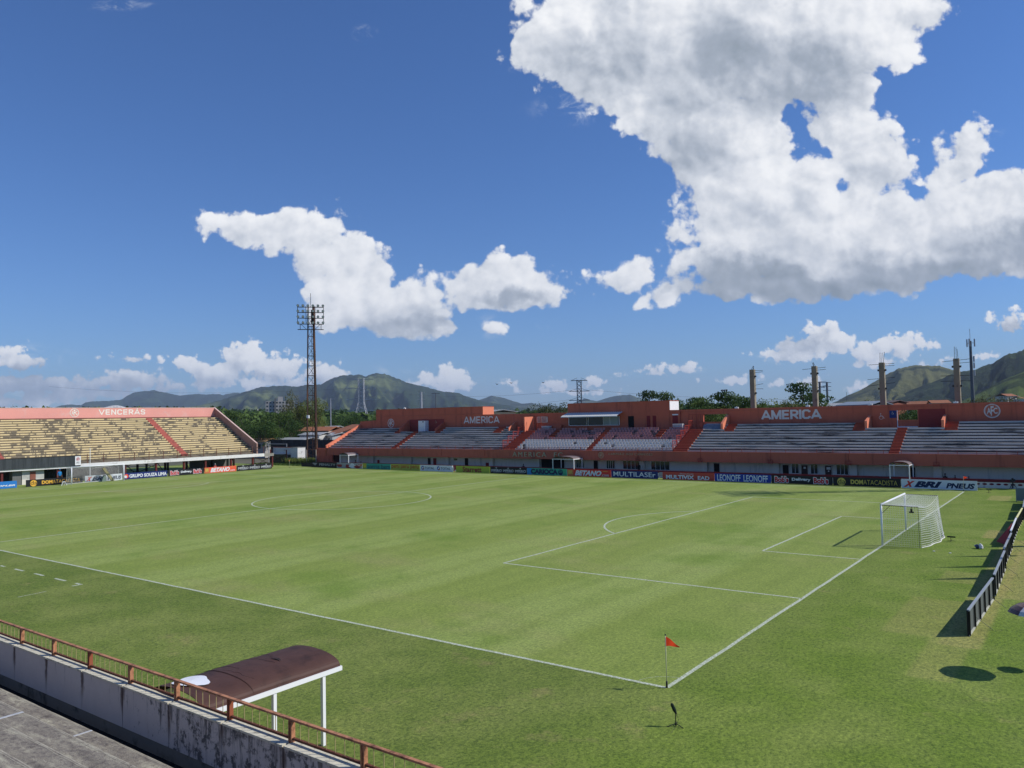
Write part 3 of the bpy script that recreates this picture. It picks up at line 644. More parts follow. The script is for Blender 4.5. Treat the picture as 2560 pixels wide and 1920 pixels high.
# doors at the upper landing
for a, b, m_, nm in ((-46.41, -45.43, M_black, 'dark doorway'), (-43.27, -42.7, M_darkred, ''), (-42.29, -41.73, M_darkred, ''), (-39.07, -38.22, M_darkred, '')):
    mb = MB(); mb.box(bx(a), bx(b), YB-.03, YB-.004, 6.13, bz(8.15)); d = mb.build('door', m_, MS)
    if a == -39.07:
        mb = MB(); mb.box(bx(a), bx(b)+.08, YB-.1, YB-.004, bz(8.15), bz(8.33)); mb.box(bx(a), bx(b)+.08, YB-.6, YB-.004, 6.13, 6.25); mb.build('door_trim', M_whitec, d)
mb = MB(); mb.bar((bx(-37.78), YB-.06, 6.13), (bx(-37.78), YB-.06, H2), .09); mb.build('drainpipe', M_rail, MS)
# press box window and awning
pw0, pw1, pz0, pz1 = bx(-57.07), bx(-47.94), bz(6.85), bz(8.17)
mb = MB(); mb.box(pw0, pw1, YB-.05, YB-.004, pz0, pz1); w = mb.build('press_window', M_glass, MS)
mb = MB(); mb.box(pw0-.06, pw0+.04, YB-.1, YB-.052, pz0-.05, pz1); mb.box(pw1-.04, pw1+.06, YB-.1, YB-.052, pz0-.05, pz1); mb.box(pw0, pw1, YB-.1, YB-.052, pz0-.07, pz0)
for t in (.36, .39, .69, .82): mb.box(pw0+(pw1-pw0)*t, pw0+(pw1-pw0)*t+.06, YB-.08, YB-.052, pz0, pz1)
mb.build('window_frame', M_whitec, w)
mb = MB(); mb.box(pw0+(pw1-pw0)*.70, pw1-.2, YB-.07, YB-.052, pz0, pz1); mb.build('pane', M_glassl, w)
mb = MB()
aw0, aw1 = bx(-57.3), bx(-47.2)
nn = 60
for k in range(nn):
    xa = aw0+(aw1-aw0)*k/nn; xb = aw0+(aw1-aw0)*(k+1)/nn; h = .03 if k % 2 else -.03
    mb.poly([(xa, YB-2.05, 8.26-h), (xb, YB-2.05, 8.26+h), (xb, YB-.003, 8.86+h), (xa, YB-.003, 8.86-h)])
mb.build('corrugated_awning', mat('corrugated_sheet', (.60, .60, .57), .6, .1, 2), MS)
mb = MB(); mb.box(aw0, aw1, YB-2.09, YB-2.05, 8.14, 8.28); mb.build('awning_edge', M_whitec, MS)
# the small lit kiosk window, boxes and cages on the landing
mb = MB(); mb.box(bx(-63.3), bx(-61.3), YB-.06, YB-.004, bz(7.42), bz(8.3)); k_ = mb.build('kiosk_window', mat('kiosk_interior', (.5, .33, .28), .6, .5, 3), MS)
mb = MB()
for a, b, c_2, d_ in ((-63.4, -63.2, 7.4, 8.35), (-61.4, -61.2, 7.4, 8.35), (-63.4, -61.2, 8.28, 8.36), (-63.4, -61.2, 7.36, 7.44), (-62.4, -62.32, 7.4, 8.3)): mb.box(bx(a), bx(b), YB-.1, YB-.062, bz(c_2), bz(d_))
mb.build('window_frame', mat('cream_frame', (.75, .62, .5), .6), k_)
mb = MB(); mb.box(bx(-59.8), bx(-58.3), YB-.6, YB-.004, 6.13, 7.0); mb.build('low_wall', M_coral, MS)
def cage(x0, x1, y, z0, z1, nv):
    mb = MB()
    for k in range(nv+1): x = x0+(x1-x0)*k/nv; mb.bar((x, y, z0), (x, y, z1), .05)
    for z in (z1, (z0+z1)/2): mb.bar((x0, y, z), (x1, y, z), .04)
    mb.build('stair_cage', M_rail, MS)
cage(bx(-36.3), bx(-33.9), YB-.5, 6.1, 8.2, 4); cage(bx(-63), bx(-61.5), YB-1.6, 6.1, 8.4, 2)
# rails climbing beside the two wide stairs
for x in (-34.85, -63.5):
    mb = MB()
    for i in range(0, 9, 2):
        y = TR(i)+.1; z = TZ(i)
        mb.bar((x, y, z-.1), (x, y, z+1.25), .06); mb.bar((x, y, z+1.25), (x, TR(i+2), z+1.25), .05); mb.bar((x, y, z+.6), (x, TR(i+2), z+.6), .03); mb.bar((x, TR(i+2)-.03, z+1.25), (x, TR(i+2)-.03, z+.6), .04)
        for q in range(1, 6): yy = y+(TR(i+2)-y)*q/6; mb.bar((x, yy, z+.1), (x, yy, z+1.25), .022)
    mb.build('stair_rail', mat('bright_red_rail', (.42, .05, .03), .6, .1), MS)
# lettering on the walls
FB = Face((0, YB, 0), (1, 0, 0), (0, -1, 0)); FF = Face((0, YF, 0), (1, 0, 0), (0, -1, 0))
GL = {'A': (.92, (((0, 0), (.46, 1), (.92, 0)), ((.17, .30), (.75, .30)))), 'M': (1.0, (((.07, 0), (.07, 1)), ((.07, 1), (.5, .12), (.93, 1)), ((.93, 1), (.93, 0)))), 'E': (.72, (((.07, 0), (.07, 1)), ((.07, .93), (.72, .93)), ((.07, .5), (.66, .5)), ((.07, .07), (.72, .07)))),
      'R': (.78, (((.07, 0), (.07, 1)), ((.07, .93), (.55, .93), (.71, .80), (.71, .60), (.55, .45), (.07, .45)), ((.38, .45), (.76, 0)))), 'I': (.14, (((.07, 0), (.07, 1)),)), 'C': (.80, (((.73, .72), (.73, .80), (.58, .93), (.22, .93), (.07, .78), (.07, .22), (.22, .07), (.58, .07), (.73, .20), (.73, .28)),)),
      'V': (.88, (((0, 1), (.44, 0), (.88, 1)),)), 'N': (.80, (((.07, 0), (.07, 1)), ((.07, 1), (.73, 0)), ((.73, 0), (.73, 1)))), 'S': (.74, (((.67, .74), (.67, .82), (.54, .93), (.20, .93), (.07, .82), (.07, .62), (.20, .52), (.54, .48), (.67, .38), (.67, .18), (.54, .07), (.20, .07), (.07, .18), (.07, .26)),))}
def block_letters(F, txt, u0, u1, v0, v1, w=.14, gap=.20, d=.010):
    tot = sum(GL[c][0] for c in txt)+gap*(len(txt)-1); mb = MB(); kx = (u1-u0)/tot; ky = v1-v0; x = 0; n_ = 0; ww = w*ky
    for c in txt:
        for st_ in GL[c][1]:
            pts = [Vector((u0+(x+a)*kx, v0+b_*ky)) for a, b_ in st_]
            for i in range(len(pts)-1):
                A, B = pts[i], pts[i+1]; t_ = (B-A).normalized(); q = Vector((-t_.y, t_.x))*ww*.5
                ea = t_*(ww*.30 if i > 0 else 0); eb = t_*(ww*.30 if i < len(pts)-2 else 0); n_ += 1
                P4 = [A-q-ea, B-q+eb, B+q+eb, A+q-ea]; P4 = [(p.x, min(max(p.y, v0), v1)) for p in P4]
                mb.poly([F.P(p[0], p[1], d+.0004*(n_ % 7)) for p in P4])
        x += GL[c][0]+gap
    return mb
block_letters(FB, 'AMERICA', bx(-79.15), bx(-71.3), bz(7.42), bz(8.62), .19).build('lettering', M_letter, MS)
block_letters(FB, 'AMERICA', bx(-25.8), bx(-18.05), bz(7.32), bz(8.58), .245, .17).build('lettering', M_letter, MS)
def solid_letters(txt, u0, u1, v0, v1, m_, dep, bold=.03, sp=1.0):
    mb = MB()
    for d in (dep, .004): letters(mb, FF, txt, u0, u1, v0, v1, d, bold, 0, sp)
    g_, fs_ = text_geo(txt, bold, 0, sp); n_ = len(g_); ed = {}
    for f in fs_:
        for i in range(len(f)):
            e = (f[i], f[(i+1) % len(f)]); ed[tuple(sorted(e))] = ed.get(tuple(sorted(e)), 0)+1
    for (i, j), k in ed.items():
        if k == 1: mb.f.append((i, j, n_+j, n_+i)); mb.mi.append(0)
    return mb.build('raised_lettering', m_, MS)
solid_letters('AMERICA  FC', -60.99, -51.92, 2.32, 3.04, M_cream, .12, .0, 1.35)
solid_letters('CAMPEÃO DOS CAMPEÕES', -44.23, -37.45, 2.77, 3.09, M_cream, .06, 0, 1.35)
crest(MS, FF, -45.45, 2.72, .44, M_cream)
crest(MS, FB, bx(1.2), bz(7.93), .82, M_letter)
crest(MS, FB, bx(-97.5), bz(7.7), .84, M_letter)
def wheelchair(F, cu, cv, s, m_, d, name='wheelchair_symbol'):
    mb = MB(); w = s*.07
    ringshape(mb, F, cu, cv-s*.12, s*.36, s*.36+w, d, 24)
    def st_(a, b, c_3, e):
        A = Vector((a, c_3)); B = Vector((b, e)); t = (B-A).normalized(); q = Vector((-t.y, t.x))*w*.5
        mb.poly([F.P(cu+p.x, cv+p.y, d+.002) for p in (A-q, B-q, B+q, A+q)])
    st_(-s*.06, -s*.06, s*.05, s*.62); disc(mb, F, cu-s*.06, cv+s*.74, s*.10, d); st_(-s*.06, s*.36, s*.22, s*.22); st_(s*.36, s*.52, s*.22, -s*.30); st_(s*.5, s*.75, -s*.28, -s*.24)
    return mb.build(name, m_, MS)
wheelchair(FB, bx(-10.75), bz(7.42), .55, M_letter, .012); wheelchair(FB, bx(-85.9), bz(7.75), .38, M_cream, .035)
mb = MB(); mb.box(bx(-9.77), bx(-9.0), YB-.04, YB-.004, bz(7.28), bz(8.2)); sg = mb.build('accessible_sign', mat('sign_blue', (.012, .03, .16), .5), MS)
FS = Face((0, YB-.04, 0), (1, 0, 0), (0, -1, 0)); o = wheelchair(FS, bx(-9.42), bz(7.85), .26, M_letter, .01); o.parent = sg
# ---- separate things on and behind the stand
def simple(name, mb, m_, label, cat, group=None, smooth=False): return tag(mb.build(name, m_, None, smooth), label, cat, group)
t = root('white_cabinet', (-87.2, YB-.8, 6.13), 'tall white metal cabinet standing in the recess left of the first AMERICA letters', 'cabinet')
mb = MB(); mb.box(-88.0, -86.3, YB-.95, YB-.05, 6.14, 8.05); mb.build('cabinet_body', M_whitec, t)
mb = MB(); mb.box(-86.95, -86.7, YB-.975, YB-.952, 7.75, 7.95); mb.build('label_plate', M_blk, t)
t = root('cool_box', (bx(-37.4), YB-1.4, 6.13), 'pale grey boxy cooler beside the red cage on the upper landing', 'cooler')
mb = MB(); mb.box(bx(-38.2), bx(-36.7), YB-1.9, YB-1.2, 6.14, 6.85); mb.build('box', mat('pale_grey', (.45, .42, .44), .6, .15), t); mb = MB(); mb.box(bx(-38.22), bx(-36.68), YB-1.92, YB-1.18, 6.85, 6.92); mb.build('lid', M_whitec, t)
t = root('tarpaulin', (bx(-32.3), YB-1.0, 6.13), 'blue grey tarpaulin draped over a stack under the wall opening', 'tarpaulin')
mb = MB(); mb.prism([(YB-2.0, 6.14), (YB-1.5, 6.75), (YB-.5, 6.88), (YB-.3, 6.14)], 'x', bx(-33.6), bx(-31.0)); mb.build('cover', mat('tarp', (.16, .18, .22), .7, .3, 3, bump=.4, bscale=5), t)
t = root('cool_box', (bx(-60.8), YB-1.2, 6.13), 'white cooler chest beside the glazed press room', 'cooler')
mb = MB(); mb.box(bx(-61.6), bx(-60.1), YB-1.3, YB-.6, 6.14, 6.75); mb.build('box', M_bench, t); mb = MB(); mb.box(bx(-61.62), bx(-60.08), YB-1.32, YB-.58, 6.75, 6.83); mb.build('lid', M_whitec, t)
for x, z, lb in ((bx(-29.4), H2, 'small white floodlight box on the wall above the tarpaulin'), (bx(-19.7), H2, 'small white box on the wall top above the right AMERICA letters'), (bx(-12.0), H2, 'small white box on the wall top left of the wheelchair sign'), (bx(-2.5), H2, 'small white box on the wall top left of the round crest'), (-92.5, H1+.09, 'white box on the tall wall top above the white cabinet')):
    mb = MB(); mb.box(x-.25, x+.25, YB+.02, YB+.25, z+.002, z+.2); mb.box(x-.05, x+.05, YB+.08, YB+.18, z+.2, z+.26); simple('rooftop_box', mb, M_whitec, lb, 'box', 'small white boxes on the stand wall')

# low pitch-side wall
t = root('perimeter_wall', (-40, 72.6, 0), 'low white pitch side wall with dark red coping in front of the grandstand', 'wall')
mb = MB(); mb.box(-103.5, X1, 72.6, 72.8, 0, .61); mb.build('wall', M_white, t)
mb = MB(); mb.box(-103.5, X1, 72.57, 72.83, .61, .91); mb.build('coping', mat('maroon_paint', (.16, .012, .018), .7, .1), t)
mb = MB(); F = Face((0, 72.6, 0), (1, 0, 0), (0, -1, 0))
for k in range(-4, 40): disc(mb, F, 1.0+k*.62+.3, .40, .1, .006, 12, 2.1)
mb.build('painted_ovals', mat('maroon_paint', (.16, .012, .018), .7, .1), t)

# ================================================================ end grandstand behind the far goal
ES = root('end_grandstand', (-113, 40, 0), 'worn yellow bench grandstand with pale pink top wall reading VENCERAS behind the far goal', 'grandstand')
EX = lambda i: -113.85-.665*i
EZ = lambda i: 2.95+.362*(i+1)
NR = 18; EY0, EY1 = 2.0, 65.45; XEB = -126.35
M_yel = bpy.data.materials.new('flaking_yellow_paint'); M_yel.use_nodes = True; n = NT(M_yel.node_tree); b = n.n['Principled BSDF']
P_ = n.new('ShaderNodeNewGeometry').outputs['Position']
wx = n.math('MULTIPLY', n.sep(P_)[0], 1/.665)
cell = n.comb(n.math('FLOOR', n.math('ADD', wx, .2)), n.math('MULTIPLY', n.sep(P_)[1], .62), 0)
f_ = n.noise(n.vec('MULTIPLY', cell, (3.7, 1, 1)), 1.0, 7, .72)
large = n.noise(n.vec('MULTIPLY', P_, (.5, .8, .5)), .16, 3, .6)
ff = n.math('ADD', f_, n.math('MULTIPLY', n.math('SUBTRACT', large, .5), .55))
yc = n.mix(n.noise(P_, 2.5, 4), (.62, .49, .25), (.76, .62, .36))
n.inp(b.inputs['Base Color'], n.mix(n.sstep(ff, .435, .475), n.mix(n.noise(P_, 3, 6, .7), (.11, .09, .06), (.30, .25, .17)), yc)); b.inputs['Roughness'].default_value = .9
M_oldc = mat('mossy_concrete', (.20, .165, .115), .95, .25, .6, (.07, .055, .04), .4, .8)
M_stair2 = mat('worn_red_stair', (.45, .13, .10), .9, .2, 1.5, (.13, .07, .05), .35, .9)
M_pink = mat('faded_pink_paint', (.80, .36, .30), .9, .05, .5, (.72, .52, .46), .12, .35)
# stepped slab
mb = MB(); pts = [(-113.0, 2.35), (-113.0, 2.62), (EX(0)+.02, 2.95)]
for i in range(NR): pts += [(EX(i), EZ(i)-.362), (EX(i), EZ(i)-.02)]
pts += [(XEB, EZ(NR-1)-.02), (XEB, EZ(NR-1)-.6), (EX(0), 2.45)]
mb.prism(pts, 'y', EY0, EY1); mb.build('terrace', M_oldc, ES)
ST2 = [(51.14, 52.3), (23.5, 24.8), (5, 6.2)]
for i in range(NR):
    c = EY0
    for a, b in sorted(ST2)+[(EY1, EY1)]:
        if a-c > .1:
            mb = MB(); y = c
            mb.box(EX(i)-.62, EX(i)+.05, y+.01, a-.01, EZ(i)-.19, EZ(i)+.004+.01*math.sin(i*3.1)); mb.build('bench_row', M_yel, ES)
        c = b
for a, b in ST2:
    mb = MB(); zz = []
    for i in range(NR): zz += [(EX(i)+.33, EZ(i)-.362), (EX(i)+.33, EZ(i)-.17), (EX(i)+.07, EZ(i)-.17), (EX(i)+.07, EZ(i)+.02)]
    zz += [(EX(NR-1)-.6, EZ(NR-1)+.02), (EX(NR-1)-.6, EZ(NR-1)-.5), (EX(0), 2.7)]
    mb.prism(zz, 'y', a, b); mb.build('stairs', M_stair2, ES)
mb = MB(); mb.box(XEB-.25, XEB, EY0, 65.6, 9.0, 11.34); mb.build('top_wall', M_pink, ES)
mb = MB(); mb.box(XEB-.28, XEB+.03, EY0, 65.6, 11.342, 11.42); mb.build('coping', mat('peeled_coping', (.72, .55, .48), .9, .25, .8), ES)
mb = MB(); mb.box(XEB+.003, XEB+.06, EY0, 65.3, 9.3, 9.68); mb.build('wall_foot_band', mat('brown_foot_band', (.20, .09, .06), .95, .4, 1), ES)  # darker brown band along the foot of the top wall
mb = MB(); mb.prism([(-112.9, 2.4), (-112.9, 4.45), (-113.2, 4.55), (XEB-.25, 11.36), (XEB-.25, 9.0), (-114, 2.5)], 'y', 65.46, 65.72)
mb.build('end_wall', mat('faded_brick_pink', (.36, .22, .18), .9, .12, .8, (.22, .13, .11), .3, .6), ES)
mb = MB(); mb.bar((-112.95, 65.6, 4.5), (-113.2, 65.6, 4.62), .32, .08); mb.bar((-113.2, 65.6, 4.62), (XEB-.25, 65.6, 11.42), .32, .09); mb.build('coping', mat('pale_pink_coping', (.62, .44, .38), .9), ES)
FE = Face((XEB, 0, 0), (0, 1, 0), (1, 0, 0))
block_letters(FE, 'VENCERAS', 43.5, 51.6, 10.18, 11.10, .22, .24).build('lettering', mat('cream_letter_paint', (.86, .80, .70), .85), ES)
mb = MB(); mb.poly([FE.P(50.0, 11.14, .012), FE.P(50.12, 11.12, .012), FE.P(50.38, 11.30, .012), FE.P(50.2, 11.31, .012)]); mb.build('accent_mark', mat('cream_letter_paint', (.8, .8, .8)), ES)
crest(ES, FE, 39.45, 10.55, .74, mat('cream_letter_paint', (.8, .8, .8)))
# front beam, columns, raking beams, bracing
mb = MB(); mb.box(-113.0, -112.75, EY0, 67.0, 2.05, 2.60); mb.build('front_beam', mat('white_beam', (.80, .79, .75), .8, .06, 1, (.45, .42, .36), .3, .8), ES)
mb = MB(); mb.box(-113.0, -112.75, 67.0, 69.1, 2.05, 2.58); mb.box(-114.4, -113.0, 65.9, 69.1, 2.2, 2.45); mb.build('side_walkway', M_conc, ES)
M_col = mat('maroon_column', (.13, .025, .022), .8, .15); M_dk = mat('dark_steelwork', (.035, .022, .018), .8, .2)
for y in (3, 8.2, 13.4, 18.6, 23.8, 31.2, 36.3, 41.3, 46.4, 51.3, 55.3, 60.3, 64.8):
    mb = MB(); mb.box(-113.3, -113.02, y-.14, y+.14, 0, 2.35); mb.build('column', M_col, ES)
    mb = MB(); mb.box(-119.2, -118.9, y-.14, y+.14, 0, 4.9); mb.build('column', M_dk, ES)
    mb = MB(); mb.box(-125.4, -125.1, y-.14, y+.14, 0, 8.2); mb.build('column', M_dk, ES)
    mb = MB(); mb.bar((-113.3, y, 2.05), (-126, y, 8.5), .22, .3); mb.build('raking_beam', M_dk, ES)
    mb = MB(); mb.bar((-113.3, y+.3, 2.0), (-118.9, y+4.6, .1), .09); mb.build('brace', M_dk, ES)
for x, y0, y1 in ((-119, 36.3, 41.3), (-119, 46.4, 51.3), (-119, 41.3, 46.4), (-113.1, 65, 68.9)):
    mb = MB(); mb.bar((x, y0, 2.1), (x, y1, .3), .08); mb.build('brace', M_dk, ES); mb = MB(); mb.bar((x, y0, .3), (x, y1, 2.1), .08); mb.build('brace', M_dk, ES)
mb = MB(); mb.box(-113.15, -112.9, 68.8, 69.05, 0, 2.2); mb.build('column', M_col, ES)
# railing along the front walkway
RL = root('front_railing', (-112.85, 45, 2.6), 'rust brown tube railing along the front edge of the yellow bench grandstand', 'railing')
mb = MB(); mb.bar((-112.85, 34.3, 3.75), (-112.85, 69, 3.75), .05); mb.build('top_rail', M_dk, RL); mb = MB(); mb.bar((-112.85, 34.3, 3.2), (-112.85, 69, 3.2), .04); mb.build('middle_rail', M_dk, RL)
M_rust = mat('rusty_tube', (.17, .075, .05), .8, .3, 3)
y = 35.35
while y < 69.1: mb = MB(); mb.bar((-112.85, y, 2.58), (-112.85, y, 3.98), .08); mb.build('post', M_rust, RL); y += 2.43
# black cloth hoarding and club sign on it
HB = root('cloth_hoarding', (-112.6, 24, 2.3), 'long dark grey cloth hoarding hung on the front of the yellow bench grandstand', 'hoarding')
mb = MB(); mb.box(-112.72, -112.62, 4, 34.28, 2.32, 3.8)
mb.build('cloth', streaked('grey_black_cloth', (.055, .065, .07), (.030, .037, .040), .5, (1, 2.2, .12), 1.4), HB)
mb = MB(); mb.box(-112.75, -112.60, 4, 34.3, 3.8, 3.86); mb.build('top_batten', M_blk, HB)
SG = root('club_sign', (-112.5, 33.85, 2.4), 'small white sign with a round red crest at the right end of the grey hoarding', 'sign')
mb = MB(); mb.box(-112.6, -112.54, 33.42, 34.24, 2.42, 3.76); mb.build('board', M_whitec, SG)
FQ = Face((-112.54, 0, 0), (0, 1, 0), (1, 0, 0))
crest(SG, FQ, 33.83, 3.33, .27, mat('crest_red', (.45, .02, .02), .6))
m2 = MB(); letters(m2, FQ, 'AMERICA', 33.6, 34.06, 2.84, 2.94, .012, .02); letters(m2, FQ, 'FOOTBALL', 33.56, 34.1, 2.68, 2.78, .012, .02); m2.build('lettering', M_blk, SG)
# room and nets below
RM_ = root('changing_room', (-114, 28, 0), 'low white painted block room with a brown door under the yellow bench grandstand', 'building')
mb = MB(); mb.box(-118, -113.4, 26.5, 29.45, .0, .75); mb.build('lower_wall', M_white, RM_); mb = MB(); mb.box(-118, -113.4, 26.5, 29.45, .752, 2.03)
mb.build('upper_wall', mat('grey_wash_wall', (.50, .50, .47), .9, .1, 1, (.3, .3, .28), .3, .6), RM_)
mb = MB(); mb.box(-113.39, -113.34, 27.55, 28.3, 0, 1.82); mb.build('door', mat('brown_timber_door', (.26, .09, .06), .7), RM_)
mb = MB(); mb.box(-118.2, -113.5, 25.3, 26.45, 0, 2.05); tag(mb.build('block_wall', mat('dark_block', (.16, .16, .155), .9)), 'short dark grey block wall left of the white changing room', 'wall')
NTm = streaked('black_green_net', (.012, .018, .016), (.006, .009, .008), .5, (1, .6, 2.4), 1.4)
for y0, y1, lb in ((4, 25.2, 'black green debris net closing the undercroft left of the white changing room'), (29.6, 33.0, 'black green debris net between the changing room and the goal')):
    mb = MB(); nn = 30
    for k in range(nn):
        ya = y0+(y1-y0)*k/nn; yb = y0+(y1-y0)*(k+1)/nn; s0 = .12*math.sin(k*1.3); s1 = .12*math.sin((k+1)*1.3)
        mb.poly([(-114.6+s0, ya, 0), (-114.6+s1, yb, 0), (-114.6+s1*.3, yb, 2.3), (-114.6+s0*.3, ya, 2.3)])
    tag(mb.build('debris_net', NTm), lb, 'net')
mb = MB(); mb.box(-112.4, -112.3, 33.0, 40.9, 0, 2.0); tag(mb.build('mesh_screen', streaked('grey_mesh', (.105, .095, .092), (.07, .065, .065), .5, (1, 1, 1), 2)), 'dark grey mesh screen hanging right behind the far goal', 'screen')
# back of the undercroft
mb = MB(); mb.box(-126.6, -126.4, 2, 44, 0, 8.9); mb.build('rear_wall', M_dk, ES)
mb = MB(); mb.box(-120.2, -120.0, 56.5, 65, 0, 2.3); mb.build('rear_block_wall', mat('dark_block', (.16, .16, .155), .9), ES)

# ================================================================ pitch-side advertising boards
def bmat(n_, c, r=.6): return mat('board_'+n_, c, r, .04, 1.2)
K = dict(black=bmat('black', (.012, .013, .016)), white=bmat('white', (.72, .75, .78)), navy=bmat('navy', (.008, .025, .15)), red=bmat('red', (.66, .045, .03)),
         orange=bmat('orange', (.80, .11, .055)), lime=bmat('lime', (.38, .47, .045)), teal=bmat('teal', (.03, .32, .24)), yellow=bmat('yellow', (.80, .44, .05)), sky=bmat('sky', (.02, .19, .55)),
         green=bmat('green', (.05, .36, .20)), olive=bmat('olive', (.42, .45, .07)), ink=bmat('ink', (.01, .025, .08)), rust=bmat('rust', (.45, .10, .025)), maroon=bmat('maroon', (.28, .03, .03)), gold=bmat('gold', (.62, .50, .10)),
         brick=bmat('brick', (.48, .065, .045)), cyan=bmat('cyan', (.03, .24, .55)), royal=bmat('royal', (.012, .05, .33)), bobred=bmat('bobred', (.55, .02, .025)), grey=bmat('grey', (.33, .35, .36)), orange2=bmat('orange2', (.55, .16, .06)))
def board(p0, p1, base, label, draw, h=.97, group=None):
    p0 = Vector((*p0, 0)); p1 = Vector((*p1, 0)); L = (p1-p0).length; r = (p1-p0)/L; nrm = Vector((r.y, -r.x, 0))
    t = root('advertising_board', ((p0+p1)/2), label, 'advertising board', group or 'advertising boards round the pitch')
    mb = MB(); F = Face(p0, r, nrm)
    q = [F.P(.015, .02, 0), F.P(L-.015, .02, 0), F.P(L-.015, h, 0), F.P(.015, h, 0)]; q2 = [v-nrm*.04 for v in q]
    mb.poly(q); mb.poly(q2[::-1])
    for i in range(4): mb.poly([q[i], q2[i], q2[(i+1) % 4], q[(i+1) % 4]])
    mb.build('panel', K[base], t)
    for k in range(max(2, int(L/2.5))):
        u = .4+(L-.8)*k/max(1, int(L/2.5)-1); mb = MB(); a = F.P(u, .8, -.06); c_3 = F.P(u, .0, -.6); mb.bar(a, c_3, .04); mb.build('prop', M_blk, t)
    draw(t, F, L, h); return t
def tx(t, F, txt, u0, u1, v0, v1, k, bold=.02, shear=0, d=.006, sp=1.0, arc=0, name='lettering'):
    return letters(MB(), F, txt, u0, u1, v0, v1, d, bold, shear, sp, arc).build(name, K[k], t)
def pane(t, F, u0, u1, v0, v1, k, d=.003, name='colour_panel'):
    mb = MB(); mb.poly([F.P(u0, v0, d), F.P(u1, v0, d), F.P(u1, v1, d), F.P(u0, v1, d)]); return mb.build(name, K[k], t)
def crown_(t, F, cu, cv, w, k):
    mb = MB(); mb.poly([F.P(cu+a*w, cv+b_*w, .007) for a, b_ in ((-.5, 0), (.5, 0), (.62, .55), (.25, .25), (0, .9), (-.25, .25), (-.62, .55))]); mb.build('crown_mark', K[k], t)
def d_penalty(t, F, L, h):
    tx(t, F, 'PENALTY', L*.32, L*.96, .32, .74, 'grey', .03)
    for s in (0, 1): mb = MB(); mb.poly([F.P(L*.04, .80-.12*s, .006), F.P(L*(.25-.03*s), .78-.18*s, .006), F.P(L*(.16-.01*s), .50-.16*s, .006), F.P(L*.12, .60-.14*s, .006)]); mb.build('wing_mark', K['grey'], t)
def d_swirl(t, F, L, h):
    for k, (u, v, r, c) in enumerate(((.12, .45, .3, 'maroon'), (.3, .55, .32, 'grey'), (.45, .35, .3, 'maroon'), (.62, .5, .33, 'white'), (.82, .4, .3, 'maroon'), (.93, .62, .2, 'orange2'))):
        mb = MB(); pts = [F.P(max(.02, min(L-.02, L*u+r*2.6*math.cos(a)*(1+.3*math.sin(3*a+k)))), max(.04, min(h-.03, h*v+r*math.sin(a)*(1+.25*math.cos(2*a+k)))), .003+.0015*k) for a in [2*math.pi*i/18 for i in range(18)]]; mb.poly(pts); mb.build('printed_patch', K[c], t)
    tx(t, F, 'Quem Faz', L*.5, L*.93, .42, .76, 'white', .0, .3, .014)
def d_sorria(t, F, L, h):
    pane(t, F, .03, L*.10, .08, h-.02, 'olive'); pane(t, F, L*.10, L*.145, .08, h-.02, 'lime'); disc_ = MB(); disc(disc_, F, L*.09, .5, .16, .006); disc_.build('tooth_mark', K['yellow'], t)
    tx(t, F, 'sorria bem', L*.18, L*.985, .12, .86, 'ink', .0)
def d_peru(t, F, L, h):
    for k in range(3): tx(t, F, 'peru', L*(.03+.325*k), L*(.03+.325*k+.27), .12, .82, 'rust', .02)
def d_total(t, F, L, h):
    for k in range(2):
        o = L*.5*k; mb = MB(); ringshape(mb, F, o+L*.085, .52, .15, .30, .006, 14, .6, 4.0); mb.build('swirl', K['royal'], t); mb = MB(); ringshape(mb, F, o+L*.09, .52, .17, .31, .0075, 14, 4.0, 6.6); mb.build('swirl', K['maroon'], t)
        tx(t, F, 'Total' if 0 else 'TOTAL', o+L*.155, o+L*.455, .32, .68, 'ink', .015)
def d_star(t, F, L, h): tx(t, F, 'Starrett', L*.2, L*.76, .08, .90, 'maroon', .03)
def d_imp(t, F, L, h):
    for k in range(3):
        u = L*(.035+.327*k); tx(t, F, 'IMPÉRIO', u, u+L*.285, .26, .74, 'white', .0); crown_(t, F, u+L*.14, .80, .2, 'white')
        mb = MB(); mb.poly([F.P(u+L*.05, .17, .006), F.P(u+L*.24, .17, .006), F.P(u+L*.24, .2, .006), F.P(u+L*.05, .2, .006)]); mb.build('underline', K['grey'], t)
def d_carioca(t, F, L, h):
    pane(t, F, .03, L*.12, .03, h, 'cyan'); pane(t, F, L*.12, L*.3, .03, h, 'teal'); pane(t, F, L*.9, L-.03, .03, h, 'green', .004); tx(t, F, 'CARIOCA', L*.10, L*.78, .14, .88, 'ink', .07)
    mb = MB(); disc(mb, F, L*.845, .48, .40, .007); mb.build('roundel', K['ink'], t); tx(t, F, '21', L*.81, L*.88, .42, .74, 'teal', .02, 0, .012)
def d_betano(t, F, L, h):
    pane(t, F, .05, L*.15, .05, h-.05, 'orange2'); tx(t, F, 'BR', L*.03, L*.13, .3, .8, 'gold', .02)
    tx(t, F, 'BETANO', L*.18, L*.79, .13, .86, 'white', .05, .35); tx(t, F, '.com', L*.79, L*.95, .12, .38, 'white', .0); pane(t, F, L*.82, L*.93, .76, .80, 'gold', .006, 'small_print')
def d_multilaser(t, F, L, h): tx(t, F, 'MULTILASEr', L*.05, L*.95, .22, .84, 'white', .01)
def d_multivix(t, F, L, h): tx(t, F, 'MULTIVIX', L*.07, L*.62, .12, .62, 'white', .04); tx(t, F, 'EAD', L*.69, L*.91, .12, .58, 'white', .03); tx(t, F, 'FACULDADE', L*.35, L*.61, .72, .86, 'white', .0, 0, .006, 1.2)
